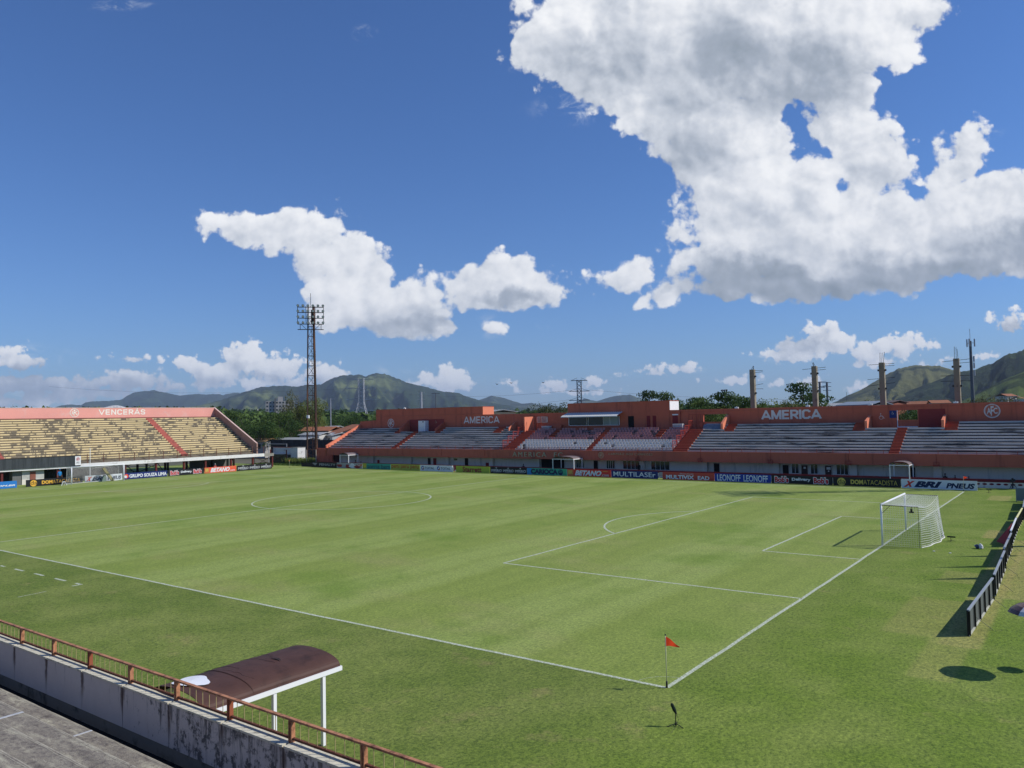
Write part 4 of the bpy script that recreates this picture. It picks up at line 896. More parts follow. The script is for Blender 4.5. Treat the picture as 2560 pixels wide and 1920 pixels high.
def d_leonoff(t, F, L, h):
    for k in range(2): tx(t, F, 'LEONOFF', L*(.05+.475*k), L*(.05+.475*k+.42), .10, .88, 'white', .02)
def bobs(t, F, u0, u1):
    for c, b_, d in (('white', .13, .006), ('bobred', .045, .012)): tx(t, F, "Bob's", u0-(.05 if c == 'white' else 0), u1+(.05 if c == 'white' else 0), .10 if c == 'white' else .16, .90 if c == 'white' else .84, c, b_, 0, d, 1.05)
def d_bobs(t, F, L, h): bobs(t, F, L*.06, L*.29); bobs(t, F, L*.70, L*.93); tx(t, F, 'Delivery', L*.345, L*.65, .28, .72, 'white', .04, 0, .006, 1, .05)
def d_dom(t, F, L, h):
    mb = MB(); disc(mb, F, L*.13, .46, .44, .005); mb.build('roundel', K['gold' if F.r.x > .5 else 'yellow'], t); tx(t, F, 'da', L*.078, L*.19, .26, .78, 'black', .0, 0, .010)
    tx(t, F, 'DOM', L*.27, L*.455, .24, .74, 'gold' if F.r.x > .5 else 'yellow', .05); tx(t, F, 'ATACADISTA', L*.46, L*.95, .24, .74, 'gold' if F.r.x > .5 else 'yellow', -.012)
def d_xbri(t, F, L, h):
    tx(t, F, 'X', L*.03, L*.19, .16, .80, 'red', .06, .5); tx(t, F, 'BRI', L*.175, L*.55, .16, .80, 'ink', .06, .35); tx(t, F, 'PNEUS', L*.60, L*.97, .16, .70, 'ink', .05, .25)
def d_souza(t, F, L, h): mb = MB(); disc(mb, F, L*.06, .5, .33, .005); mb.build('ball_mark', K['orange'], t); mb = MB(); disc(mb, F, L*.045, .42, .2, .008); mb.build('ball_mark', K['white'], t); tx(t, F, 'GRUPO SOUZA LIMA', L*.125, L*.985, .22, .76, 'white', .04)
def d_url(t, F, L, h): tx(t, F, 'FERJ.COM.BR', L*.30, L*.965, .22, .50, 'white', .04, .3)
UB = lambda u: aim(u, 1180, 1, 71.0-(u-778)/1664*2.2)
far = [(778.6, 841.5, 'black', 'black PENALTY board at the left end of the far touchline row', d_penalty), (842, 906, 'grey', 'pale board with maroon swirling pattern beside the PENALTY board', d_swirl),
       (906.5, 976.3, 'teal', 'teal board reading sorria bem', d_sorria), (976.9, 1050, 'olive', 'olive yellow board with peru written three times', d_peru), (1050.4, 1130, 'white', 'pale board with two TOTAL logos', d_total),
       (1140, 1225, 'lime', 'lime green board reading Starrett in dark red', d_star), (1225.4, 1317, 'black', 'black board with IMPÉRIO three times on the far touchline', d_imp), (1317.4, 1417.3, 'teal', 'teal board reading CARIOCA 21', d_carioca),
       (1417.8, 1527.3, 'red', 'shaded orange red BETANO.com board on the far touchline', d_betano), (1527.8, 1644.6, 'navy', 'navy MULTILASEr board on the far touchline', d_multilaser), (1656, 1785.3, 'brick', 'brick red MULTIVIX EAD board', d_multivix),
       (1785.8, 1927, 'royal', 'royal blue board with LEONOFF twice', d_leonoff), (1927.5, 2081, 'black', "black Bob's Delivery board in shade on the far touchline", d_bobs), (2081.5, 2251.3, 'black', 'black DOM ATACADISTA board on the far touchline', d_dom), (2251.8, 2442, 'white', 'pale XBRI PNEUS board at the right end of the far touchline row', d_xbri)]
for u0, u1, b_, lb, dr in far:
    a, c = UB(u0), UB(u1); board((a.x, a.y), (c.x, c.y), b_, lb, dr)
BXL = -108.3
for y0, y1, b_, lb, dr in ((17.5, 23.9, 'sky', 'bright blue board ending in .COM.BR at the far left', d_url), (25.0, 32.6, 'black', 'black DOM ATACADISTA board left of the far goal', d_dom), (32.9, 38.4, 'white', 'white XBRI PNEUS board behind the far goal', d_xbri),
                      (38.6, 45.6, 'navy', 'navy GRUPO SOUZA LIMA board right of the far goal', d_souza), (45.75, 52.0, 'black', "black Bob's Delivery board in the sun behind the far goal line", d_bobs), (52.1, 58.1, 'orange', 'sunlit orange BETANO.com board behind the far goal line', d_betano), (58.2, 65.4, 'black', 'black board with IMPÉRIO three times near the far left corner', d_imp)):
    board((BXL, y0), (BXL, y1), b_, lb, dr)
# bits between the boards
a = UB(1131.5); mb = MB(); mb.bar((a.x, a.y, 0), (a.x, a.y, 1.0), .1); mb.box(a.x-.09, a.x+.09, a.y-.09, a.y+.09, 0, .04); simple('marker_post', mb, M_whitec, 'short white post between the TOTAL and Starrett boards', 'post')
a, c = UB(1133), UB(1139.5); mb = MB(); mb.box(a.x, c.x, a.y+.2, a.y+.26, .35, .98); mb.box(a.x, a.x+.05, a.y+.2, a.y+.26, 0, .35); mb.box(c.x-.05, c.x, a.y+.2, a.y+.26, 0, .35); simple('blank_panel', mb, K['maroon'], 'blank maroon panel between the TOTAL and Starrett boards', 'panel')
a, c = UB(1646), UB(1655); mb = MB(); mb.box(a.x, c.x, a.y+.2, a.y+.26, .40, .9); mb.box(a.x, a.x+.05, a.y+.2, a.y+.26, 0, .4); mb.box(c.x-.05, c.x, a.y+.2, a.y+.26, 0, .4); simple('blank_panel', mb, K['grey'], 'blank grey panel between the MULTILASEr and MULTIVIX boards', 'panel')

# ================================================================ goals
M_net = mat('net_cord', (.80, .80, .74), .8, .05); M_post = mat('goal_post_white', (.86, .87, .88), .35, .03)
GP = 3.72
def goal(px, sgn, label, sp, r, crumple, backx, blk=True):
    t = root('football_goal', (px, MY, 0), label, 'football goal')
    y0, y1 = MY-GP, MY+GP
    for y in (y0, y1): m_ = MB(); m_.tube([(px, y, 0), (px, y, 2.5)], .06 if sgn > 0 else .075, 10); m_.build('post', M_post, t, True)
    m_ = MB(); m_.tube([(px, y0-.06, 2.47), (px, y1+.06, 2.47)], .06 if sgn > 0 else .075, 10); m_.build('crossbar', M_post, t, True)
    for y in (y0, y1):
        m_ = MB(); m_.tube([(px, y, 2.44), (px+sgn*backx, y, 2.42)], .022, 6); m_.tube([(px+sgn*.04, y, 1.95), (px+sgn*.5, y, 2.42)], .014, 5); m_.build('net_arm', M_blk if blk else M_post, t)
        m_ = MB(); m_.tube([(px+sgn*backx, y, 2.42), (px+sgn*backx, y, 0)], .010, 4); m_.build('net_stay', M_blk if blk else M_post, t)
    # net surfaces from a sagging sheet: top, back and two sides
    def bk(v, s):    # back sheet: v along the width 0..1, s from 0 (top) to 1 (ground)
        w = math.sin(math.pi*v); bell = backx+.50*s**1.6*w+.12*math.sin(s*math.pi)*w+.16*s
        x = px+sgn*(bell+crumple*.05*math.sin(v*23+s*5)*s); z = 2.42*(1-s)-.30*w*(1-s)*(.4+.6*math.cos(s*1.5))-.03*crumple*math.sin(v*9+s*7)*(1-s)*s*4
        return (x, y0+(y1-y0)*v, max(.02, z))
    def tp(v, s):
        w = math.sin(math.pi*v)*math.sin(math.pi*s*.55); return (px+sgn*backx*s, y0+(y1-y0)*v, 2.45-.34*w*s-.02*s)
    def sd(yy):
        def f(v, s):
            b_ = bk(0 if yy == y0 else 1, s); return (px+(b_[0]-px)*v, yy+.03*math.sin(v*6+s*4)*crumple, 2.42*(1-s)+.02)
        return f
    nv = int(7.44/sp/1.3); nz = int(2.42/sp); nx = max(3, int(backx/sp))
    for fn, a, c in ((bk, nv, nz), (tp, nv, nx), (sd(y0), nx, nz), (sd(y1), nx, nz)):
        m_ = MB()
        G = [[fn(i/a, j/c) for j in range(c+1)] for i in range(a+1)]
        thick = r*1.8 if fn is bk else r
        for i in range(a+1): m_.tube(G[i], r*.6 if fn is bk else (thick if fn is tp else r), 3, cap=False)
        for j in range(c+1): m_.tube([G[i][j] for i in range(a+1)], thick if fn is bk else r*.7, 3, cap=False)
        m_.build('net', M_net, t)
    m_ = MB(); m_.tube([(bk(v/30, 1)[0], bk(v/30, 1)[1], .035) for v in range(31)], .03, 5); m_.build('ground_rope', M_net, t)
    return t
g1 = goal(0, 1, 'white football goal with a bulging net on the near right goal line', .125, .0058, 1, 2.03)
mb = MB(); mb.box(1.62, 1.72, MY-GP-.04, MY-GP+.04, 2.12, 2.3); mb.bar((1.67, MY-GP, 2.3), (1.67, MY-GP, 2.42), .03); mb.box(1.55, 1.8, MY-GP-.05, MY-GP+.05, 2.06, 2.14)
tag(mb.build('goal_camera', M_blk), 'small black camera clamped under the net arm of the near goal', 'camera')
goal(-L_, -1, 'far white football goal in front of the yellow bench grandstand', .16, .006, .4, 1.5, False)

# ================================================================ corner flags
def flag_mat():
    if 'flag' in MATS: return MATS['flag']
    m = mat('flag', (.85, .05, .02), .8, .04); n = NT(m.node_tree); tr = n.new('ShaderNodeBsdfTranslucent'); tr.inputs[0].default_value = (.95, .09, .03, 1)
    mx = n.new('ShaderNodeMixShader'); mx.inputs[0].default_value = .6; o = [q for q in n.n if q.type == 'OUTPUT_MATERIAL'][0]; b = [q for q in n.n if q.type == 'BSDF_PRINCIPLED'][0]
    n.l.new(b.outputs[0], mx.inputs[1]); n.l.new(tr.outputs[0], mx.inputs[2]); n.l.new(mx.outputs[0], o.inputs[0]); return m
def cflag(x, y, ang, droop, label):
    t = root('corner_flag', (x, y, 0), label, 'corner flag', 'corner flags')
    m_ = MB(); m_.tube([(x, y, 0), (x, y, 1.55)], .014, 8); m_.build('pole', mat('pale_yellow_pole', (.62, .60, .38), .6, .05), t, True)
    m_ = MB(); m_.tube([(x, y, 0), (x, y, .20)], .03, 8); m_.ball((x, y, 1.57), .025); m_.build('foot_and_cap', M_blk, t, True)
    d = Vector((math.cos(ang), math.sin(ang), 0)); n_ = 8; m_ = MB()
    P = lambda u, v: Vector((x, y, 1.53))+d*(.42*u)+Vector((-d.y, d.x, 0))*(.05*math.sin(u*7+v)*u)+Vector((0, 0, -.30*v-(droop*u**1.2)+.26*u*v*0-.04*u*(1-v)))
    k = 0
    for i in range(n_):
        for j in range(4):
            u0, u1 = i/n_, (i+1)/n_; w = lambda u: (1-u*.93)
            m_.poly([P(u0, j/4*w(u0)), P(u1, j/4*w(u1)), P(u1, (j+1)/4*w(u1)), P(u0, (j+1)/4*w(u0))])
    m_.build('flag', flag_mat(), t, True)
cflag(0, 0, -YAW*0+rad(12), .24, 'red corner flag on a thin pole at the near right corner')
cflag(0, W_, rad(10), .06, 'red corner flag in front of the XBRI PNEUS board at the far right')
cflag(-L_, W_, rad(-50), .2, 'corner flag at the far left corner of the pitch')

# ================================================================ sound pick-up microphones
def mic(x, y, ang, label, h=.34, tall=False):
    t = root('field_microphone', (x, y, 0), label, 'microphone', 'furry field microphones round the pitch')
    for k in range(3):
        a = ang+k*2*math.pi/3+.5; m_ = MB(); m_.tube([(x, y, .07), (x+.24*math.cos(a), y+.24*math.sin(a), .01)], .010, 6); m_.build('leg', M_blk, t)
    m_ = MB(); m_.tube([(x, y, .02), (x, y, .10), (x, y, h)], [.028, .014, .011], 7); m_.build('stand', M_blk, t)
    d = Vector((math.cos(ang), math.sin(ang), 0)); m_ = MB(); c = Vector((x, y, h))
    if tall:
        d = (d*.45+Vector((0, 0, 1))).normalized(); m_.tube([c-d*.03, c+d*.02, c+d*.07, c+d*.21, c+d*.245], [.022, .04, .048, .042, .018], 10)
    else: m_.tube([c-d*.20, c-d*.17, c+d*.22, c+d*.26], [.03, .045, .045, .025], 10)
    m_.build('windshield', mat('windshield_foam', (.010, .022, .016), .95, .3, 30), t, True)
    m_ = MB(); m_.ball((x+.01, y, h-.02), .035, .025, .03); m_.build('clamp', M_blk, t)
    m_ = MB(); m_.tube([(x+.02, y, h-.05), (x+.07, y+.03, h*.5), (x+.04, y-.08, .02), (x+.1, y-.5, .008)], .004, 4); m_.build('cable', M_blk, t)
mic(1.46, -2.53, rad(200), 'short black furry microphone on a tripod just outside the near corner flag', .36, True)
mic(3.20, 33.6, rad(0), 'black furry microphone on a low stand right behind the near goal net', .28)
a = aim(2200+1670/6.144, 980+1550/6.144, 2, 0); mic(a.x, a.y, rad(0), 'black furry microphone on a low stand at the far right corner', .30)
# dry scuffed patch is in the turf; equipment bag and net scraps
t = root('kit_bundle', (4.9, 31.45, 0), 'crumpled white and blue kit bundle lying behind the near goal', 'bundle')
def lump(c, rx, ry, rz, seed):
    m_ = MB(); m_.ball(c, rx, ry, rz, 14, 9); v2 = []
    for v in m_.v:
        q = Vector(v); k = 1+.45*noise.noise(q*9+Vector((seed, 0, 0))); v2.append(tuple(Vector(c)+(q-Vector(c))*k))
    m_.v = v2; return m_
lump((4.84, 31.45, .12), .13, .12, .13, 1).build('dark_blue_cloth', mat('kit_blue', (.06, .08, .16), .8, .3, 6), t)
lump((5.03, 31.42, .13), .12, .13, .15, 5).build('white_cloth', mat('kit_white', (.75, .76, .80), .8, .1, 6), t)
lump((4.74, 31.5, .16), .07, .07, .06, 8).build('white_cloth', mat('kit_white', (.75, .76, .80)), t)
for x, y, lb in ((2.9, 29.2, 'small pale scrap on the grass behind the near goal, left one'), (3.75, 29.0, 'small pale scrap on the grass behind the near goal, right one')):
    tag(lump((x, y, .02), .07, .05, .02, x).build('litter_scrap', mat('kit_white', (.75, .76, .80))), lb, 'litter')

# ================================================================ black barrier boards on the right
M_bp = mat('barrier_back_cloth', (.105, .115, .108), .75, .08, 2); M_br = mat('barrier_rib', (.012, .013, .014), .6, .1); M_bt = mat('barrier_top_rail', (.30, .33, .37), .45, .06)
secs = [((6.68, 10.8), (6.84, 17.55), 'nearest black framed barrier section on the right, casting a broad shadow', M_bt), ((6.83, 18.3), (6.68, 25.3), 'second black framed barrier section from the near end', M_bt),
        ((6.60, 25.9), (6.48, 32.2), 'black framed barrier section with the red banner leaning in front of it', M_bt), ((6.40, 33.0), (6.23, 39.7), 'barrier section with a bright white top rail', mat('barrier_white_rail', (.82, .83, .84), .4)),
        ((6.24, 39.9), (6.18, 46.0), 'barrier section with a yellow top rail', mat('barrier_yellow_rail', (.80, .76, .36), .5)), ((6.20, 46.6), (5.95, 52.3), 'black framed barrier section beyond the yellow railed one', M_bt),
        ((5.95, 52.8), (5.72, 58.6), 'farthest black framed barrier section at the right edge', M_bt)]
for (a, c, lb, mt) in secs:
    p0 = Vector((*a, 0)); p1 = Vector((*c, 0)); L = (p1-p0).length; r = (p1-p0)/L; nn = Vector((r.y, -r.x, 0))     # nn points to +X, the back
    t = root('barrier_board', ((p0+p1)/2), lb, 'barrier', 'black barrier boards behind the goal line')
    P = lambda u, v, d: p0+r*u+Vector((0, 0, v))+nn*d
    m_ = MB(); q = [P(0, .06, 0), P(L, .06, 0), P(L, .90, 0), P(0, .90, 0)]; m_.poly([v-nn*.02 for v in q][::-1]); m_.poly(q)
    for i in range(4): m_.poly([q[i], q[i]-nn*.02, q[(i+1) % 4]-nn*.02, q[(i+1) % 4]])
    m_.build('panel', M_bp, t)
    m_ = MB(); m_.bar(P(0, .925, .02), P(L, .925, .02), .09, .05); m_.build('top_rail', mt, t)
    m_ = MB(); m_.bar(P(0, .03, .02), P(L, .03, .02), .06, .05); m_.build('bottom_rail', mat('barrier_bottom_rail', (.50, .50, .42), .7, .2) if mt is M_bt else mt, t)
    k = 5
    for i in range(k+1):
        u = .04+(L-.08)*i/k; m_ = MB(); m_.bar(P(u, .03, .045), P(u, .90, .045), .06, .07); m_.build('rib', M_br, t)
        if i in (1, 4): m_ = MB(); m_.bar(P(u, .42, .06), P(u-.05, .01, .62), .014); m_.build('brace', mat('barrier_brace', (.16, .17, .12), .6), t)
    m_ = MB(); m_.bar(P(.03, 0, -.01), P(.03, .92, -.01), .05, .08); m_.build('end_post', M_br, t)
t = root('leaning_banner', (5.95, 34.6, 0), 'dark red and grey sheet leaning on the pitch side of the barrier', 'banner')
mb = MB(); k = [Vector(q) for q in ((5.50, 34.9, 0), (6.22, 33.4, 0), (6.26, 34.0, 1.0), (6.2, 37.2, .9), (5.6, 37.0, 0), (6.22, 37.3, 0))]
for q in ((0, 1, 2), (0, 2, 3, 4), (1, 5, 3, 2), (4, 3, 5)): mb.poly([k[i] for i in q])
mb.build('sheet', mat('banner_red', (.30, .014, .035), .6, .15), t)
mb = MB(); A, B, C_, D_ = k[0], k[2], k[3], k[4]; nn = (B-A).cross(D_-A).normalized()*-.012
L2 = lambda u, v: A.lerp(D_, u).lerp(B.lerp(C_, u), v)+(nn if nn.x < 0 else -nn)
mb.poly([L2(.1, .45), L2(.8, .45), L2(.8, .7), L2(.1, .7)]); mb.build('grey_print', mat('banner_grey', (.28, .26, .32), .6), t)
# unseen casters shaped like folded parasols, added right of view for their pointed shadows
for k, (x, y) in enumerate(((3.8, 20.6), (3.65, 24.0), (4.0, 27.8), (4.7, 31.9))):
    h = 4.5; x += .98*h; y += .715*h; t = root('parasol_shaped_caster', (x, y, 0), ('nearest', 'second', 'third', 'farthest')[k]+' unseen parasol shaped caster in the row right of the barrier, added for its pointed shadow', 'parasol', 'unseen shadow casters beyond the barrier')
    mb = MB(); mb.tube([(x, y, 0), (x, y, h)], .03, 6); mb.build('pole', M_steel, t); mb = MB(); mb.tube([(x, y, h), (x, y, h-.9), (x, y, h-2.2), (x, y, h-2.9)], [.015, .12, .26, .12], 9); mb.build('cloth', mat('caster_grey', (.30, .30, .30), .9), t, True)  # pole and cloth of the unseen added caster
    mb = MB(); mb.box(x-.3, x+.3, y-.3, y+.3, 0, .08); mb.build('base', M_blk, t)  # base of the unseen added caster
# distant end of the barrier line turning towards the stand
a = Vector((4.75, 60.0, 0)); t = root('end_screen', a, 'grey board standing across the far end of the barrier line', 'board')
mb = MB(); mb.box(4.9, 9.5, 59.9, 59.96, .05, 1.15); mb.build('panel', mat('grey_green_sheet', (.18, .21, .20), .7, .1), t)
mb = MB(); mb.bar((4.9, 59.93, 1.17), (9.5, 59.93, 1.17), .05); mb.bar((4.9, 59.93, 0), (4.9, 59.93, 1.17), .05); mb.build('frame', M_bt, t)
# ================================================================ parasol at the right edge and table-like caster out of view
PX, PY = 8.93, 7.55
t = root('parasol', (PX, PY, 0), 'brown and white panelled parasol cut off by the right edge of the view', 'parasol')
mb = MB(); mb.tube([(PX, PY, 0), (PX, PY, 2.06)], .018, 8); mb.build('pole', M_whitec, t); mb = MB(); mb.tube([(PX, PY, 0), (PX, PY, .05)], .20, 14); mb.build('base', M_blk, t)
gl_b = mat('parasol_brown', (.10, .035, .022), .25, .1, 3, spec=.6); gl_w = mat('parasol_white', (.62, .62, .62), .25, .04, 3, spec=.6); gl_g = mat('parasol_blue_grey', (.27, .31, .42), .25, .05, 3, spec=.6)
for k in range(8):
    m_ = MB(); a0 = 2*math.pi*k/8+.2; a1 = a0+2*math.pi/8; R0 = .76
    pr = [(0, 2.12), (.3, 2.09), (.52, 2.02), (.68, 1.92), (.76, 1.80)]
    for (r0, z0), (r1, z1) in zip(pr[:-1], pr[1:]):
        n_ = 4
        for j in range(n_):
            b0 = a0+(a1-a0)*j/n_; b1 = a0+(a1-a0)*(j+1)/n_; s0 = 1-.05*math.sin(math.pi*j/n_); s1 = 1-.05*math.sin(math.pi*(j+1)/n_)
            m_.poly([(PX+r0*s0*math.cos(b0), PY+r0*s0*math.sin(b0), z0), (PX+r1*s0*math.cos(b0), PY+r1*s0*math.sin(b0), z1), (PX+r1*s1*math.cos(b1), PY+r1*s1*math.sin(b1), z1), (PX+r0*s1*math.cos(b1), PY+r0*s1*math.sin(b1), z0)])
    m_.build('canopy_panel', (gl_b, gl_w, gl_g, gl_b)[k % 4], t, True)
t = root('table_shaped_caster', (9.0, 7.9, 0), 'unseen table shaped caster under the parasol, added for its small round shadow', 'table')  # unseen, form guessed; added for the small round shadow on the grass
mb = MB(); mb.tube([(9.0, 7.9, .80), (9.0, 7.9, .84)], .34, 20); mb.build('caster_disc', M_blk, t); mb = MB(); mb.tube([(9.0, 7.9, 0), (9.0, 7.9, .80)], .03, 8); mb.tube([(9.0, 7.9, 0), (9.0, 7.9, .03)], .22, 14); mb.build('leg', M_blk, t)  # disc and leg of the unseen added caster

# ================================================================ near parapet, railing, terrace steps
M_par = bpy.data.materials.new('stained_parapet'); M_par.use_nodes = True; n = NT(M_par.node_tree); b = n.n['Principled BSDF']
P_ = n.new('ShaderNodeNewGeometry').outputs['Position']; x_, y_, z_ = n.sep(P_)
c = n.mix(n.noise(P_, 1.6, 6, .65), (.58, .51, .46), (.74, .66, .60))
drip = n.noise(n.vec('MULTIPLY', P_, (5.5, 1, .55)), 1.0, 8, .72)
topz = n.sstep(z_, 1.15, 1.98)
more = n.sstep(x_, -10.5, -4.5, -.055, .055)      # heavier mould towards the right-hand end
k1 = n.sstep(n.math('ADD', n.math('ADD', drip, n.math('MULTIPLY', topz, .07)), more), .60, .72, 0, .8)
c = n.mix(k1, c, (.075, .068, .062))
# rust runs below every railing post, at the panel joints
jx = n.math('PINGPONG', n.math('SUBTRACT', x_, -24.5), 2.035/2)
run = n.math('MULTIPLY', n.sstep(n.math('ADD', jx, n.math('MULTIPLY', n.math('SUBTRACT', n.noise(n.vec('MULTIPLY', P_, (4, 1, 2)), 2), .5), .22)), .13, .02), n.sstep(n.math('ADD', z_, n.math('MULTIPLY', n.math('SUBTRACT', n.noise(n.vec('MULTIPLY', P_, (9, 1, .3)), 1), .5), 1.3)), 1.15, 1.75))
c = n.mix(n.math('MULTIPLY', run, .85), c, (.085, .045, .028))
blot = n.noise(n.vec('MULTIPLY', P_, (1.5, 1, 1.3)), 2.2, 9, .78); c = n.mix(n.sstep(n.math('ADD', blot, n.math('MULTIPLY', more, 1.5)), .57, .66, 0, .9), c, (.085, .08, .075))
c = n.mix(n.sstep(n.noise(n.vec('MULTIPLY', P_, (3, 1, .5)), 1.4, 6, .7), .62, .74, 0, .5), c, (.30, .20, .12))
sp = n.sstep(n.voro(P_, 7), .06, .02); c = n.mix(n.math('MULTIPLY', sp, .7), c, (.06, .05, .05))
n.inp(b.inputs['Base Color'], c); b.inputs['Roughness'].default_value = .9
bp = n.new('ShaderNodeBump'); bp.inputs['Strength'].default_value = .5; bp.inputs['Distance'].default_value = .01; n.inp(bp.inputs['Height'], n.noise(P_, 14, 6, .7)); n.l.new(bp.outputs[0], b.inputs['Normal'])
M_cope = mat('lichen_coping', (.66, .62, .48), .95, .15, 4, (.16, .14, .11), .30, 5, bump=.6, bscale=18)
M_band = mat('raw_concrete_band', (.26, .235, .19), .95, .15, 1.5, (.07, .065, .05), .4, 1.5, bump=.5, bscale=12)
M_step = bpy.data.materials.new('weathered_step'); M_step.use_nodes = True; n = NT(M_step.node_tree); b = n.n['Principled BSDF']
P_ = n.new('ShaderNodeNewGeometry').outputs['Position']
f1 = n.noise(n.vec('MULTIPLY', P_, (.45, 1.9, 1)), 1.9, 9, .72, dist=.4); f2 = n.noise(P_, 7, 8, .72); f3 = n.noise(P_, 38, 4, .7)
c = n.ramp(f1, [(.30, (.13, .112, .095)), (.45, (.20, .172, .142)), (.54, (.27, .238, .19)), (.62, (.42, .385, .285)), (.76, (.56, .53, .40))])
c = n.mix(n.sstep(f2, .50, .68, 0, .70), c, (.075, .062, .052)); c = n.mix(n.sstep(f2, .58, .38, 0, .30), c, (.38, .35, .25))
c = n.mix(1.0, c, n.comb(*[n.math('ADD', .72, n.math('MULTIPLY', f3, .6))]*3), 'MULTIPLY')
# lichen-pale nosing along every step edge
n.inp(b.inputs['Base Color'], c); b.inputs['Roughness'].default_value = .95
bp = n.new('ShaderNodeBump'); bp.inputs['Strength'].default_value = .8; bp.inputs['Distance'].default_value = .02; n.inp(bp.inputs['Height'], n.math('ADD', f2, f3)); n.l.new(bp.outputs[0], b.inputs['Normal'])
PZ = 1.985
t = root('parapet_wall', (-8, -12.1, 0), 'stained grey concrete parapet in front of the near terrace', 'wall')
postx = [-24.5+2.035*i for i in range(16)]
for i in range(len(postx)-1):
    a, c_4 = postx[i], postx[i+1]
    mb = MB(); mb.box(a+.012, c_4-.012, -12.24, -11.92, 1.02, PZ-.03); mb.build('wall_panel', M_par, t)
    mb = MB(); mb.box(a+.035, c_4-.035, -12.26, -11.90, PZ-.029, PZ+.015); mb.build('coping', M_cope, t)
mb = MB(); mb.box(-26, 8, -12.21, -11.94, -.0, 1.018); mb.build('base_band', M_band, t)
# a lighter concrete repair patch on one panel
RB_ = root('parapet_railing', (-8, -12.05, 2.03), 'rust orange railing on top of the near parapet', 'railing')
M_rr = mat('rusty_orange_paint', (.50, .225, .115), .6, .20, 4, (.17, .070, .038), .55, 5, bump=.3, bscale=30); M_rb = mat('rusted_bottom_rail', (.16, .06, .035), .9, .3, 6, (.05, .02, .015), .4, 6, bump=.8, bscale=40)
mb = MB(); mb.bar((-26, -12.04, 2.43), (6, -12.04, 2.43), .075, .038); mb.build('top_rail', M_rr, RB_)
mb = MB(); mb.bar((-26, -12.04, 2.07), (6, -12.04, 2.07), .05, .045); mb.build('bottom_rail', M_rb, RB_)
for i, x in enumerate(postx):
    for q in (-.045, .045): pass
    mb = MB(); mb.box(x-.052, x-.016, -12.085, -11.995, 1.80, 2.407); mb.box(x+.016, x+.052, -12.085, -11.995, 1.80, 2.407); mb.box(x-.02, x+.02, -12.05, -12.03, 2.0, 2.40); mb.build('post', M_rr if i % 3 != 1 else mat('darker_rusty_paint', (.30, .085, .04), .7, .2, 4), RB_)
nb = 0
for i in range(len(postx)-1):
    for k in range(1, 8):
        x = postx[i]+2.035*k/8+random.uniform(-.008, .008)
        if -17.5 < x < 2.2 and nb < 100: mb = MB(); mb.tube([(x, -12.04, 2.08), (x+random.uniform(-.006, .006), -12.04, 2.42)], .008, 5); mb.build('baluster', mat('pale_rust_bar', (.42, .34, .16), .7, .2, 8), RB_); nb += 1
t = root('terrace_steps', (-9, -16, 0), 'weathered mossy concrete terrace steps at the lower left corner', 'terrace')
edges = [(-13.12, 1.33), (-13.99, 1.72), (-14.98, 2.12), (-15.97, 2.52)]
for k in range(1, 9): edges.append((-15.97-.99*k, 2.52+.40*k))
for i, (y, z) in enumerate(edges):
    y2 = edges[i+1][0] if i+1 < len(edges) else y-1.2
    mb = MB(); n_ = 90; xs_ = [-30+40*j/n_ for j in range(n_+1)]
    def ed(x): return y+.012*noise.noise(Vector((x*2.2, y, 0)))+.02*max(0, noise.noise(Vector((x*5, y, 4)))-.35), z-.018*max(0, noise.noise(Vector((x*3.1, y, 7))))
    for j in range(n_):
        (ya, za), (yb, zb) = ed(xs_[j]), ed(xs_[j+1])
        mb.poly([(xs_[j], y2-.05, z), (xs_[j], ya-.04, z), (xs_[j+1], yb-.04, z), (xs_[j+1], y2-.05, z)][::-1]); mb.poly([(xs_[j], ya-.04, z), (xs_[j], ya, za-.012), (xs_[j+1], yb, zb-.012), (xs_[j+1], yb-.04, z)][::-1])
        mb.poly([(xs_[j], ya, za-.012), (xs_[j], ya, z-.6), (xs_[j+1], yb, z-.6), (xs_[j+1], yb, zb-.012)][::-1])
    st_ = mb.build('step', M_step, t); mb = MB()
    for j in range(n_):
        (ya, za), (yb, zb) = ed(xs_[j]), ed(xs_[j+1])
        w0 = .035+.03*max(-.6, noise.noise(Vector((xs_[j]*1.7, y, 2)))); w1 = .035+.03*max(-.6, noise.noise(Vector((xs_[j+1]*1.7, y, 2))))
        mb.poly([(xs_[j], ya-.002, za-.008), (xs_[j+1], yb-.002, zb-.008), (xs_[j+1], yb-.04-w1, z+.003), (xs_[j], ya-.04-w0, z+.003)])
    mb.build('worn_edge', mat('pale_worn_edge', (.40, .37, .29), .95, .2, 4, (.18, .155, .12), .60, 3), st_)
for x, y, z in ((-7.8, -13.52, 1.333), (-9.18, -14.0, 0)):
    pass
mb = MB(); mb.box(-7.84, -7.77, -13.80, -13.14, 1.3285, 1.338); tag(mb.build('metal_joint_strip', mat('bright_metal_strip', (.62, .62, .60), .5, .25, 9, metal=.25)), 'shiny metal strip across the lowest terrace step', 'metal strip', 'metal strips on the terrace steps')
mb = MB(); mb.box(-9.22, -9.13, -14.55, -14.02, 1.7285, 1.738); tag(mb.build('metal_joint_strip', mat('bright_metal_strip', (.55, .60, .68))), 'dull blue metal strip across the second terrace step', 'metal strip', 'metal strips on the terrace steps')
mb = MB(); mb.poly([(-30, -13.3, .70), (10, -13.3, .70), (10, -12.105, .70), (-30, -12.105, .70)]); tag(mb.build('path', mat('wet_shaded_gutter', (.012, .012, .010), .9, .3, 2)), kind='structure')  # wet gutter floor; its black also carries the shade behind the parapet

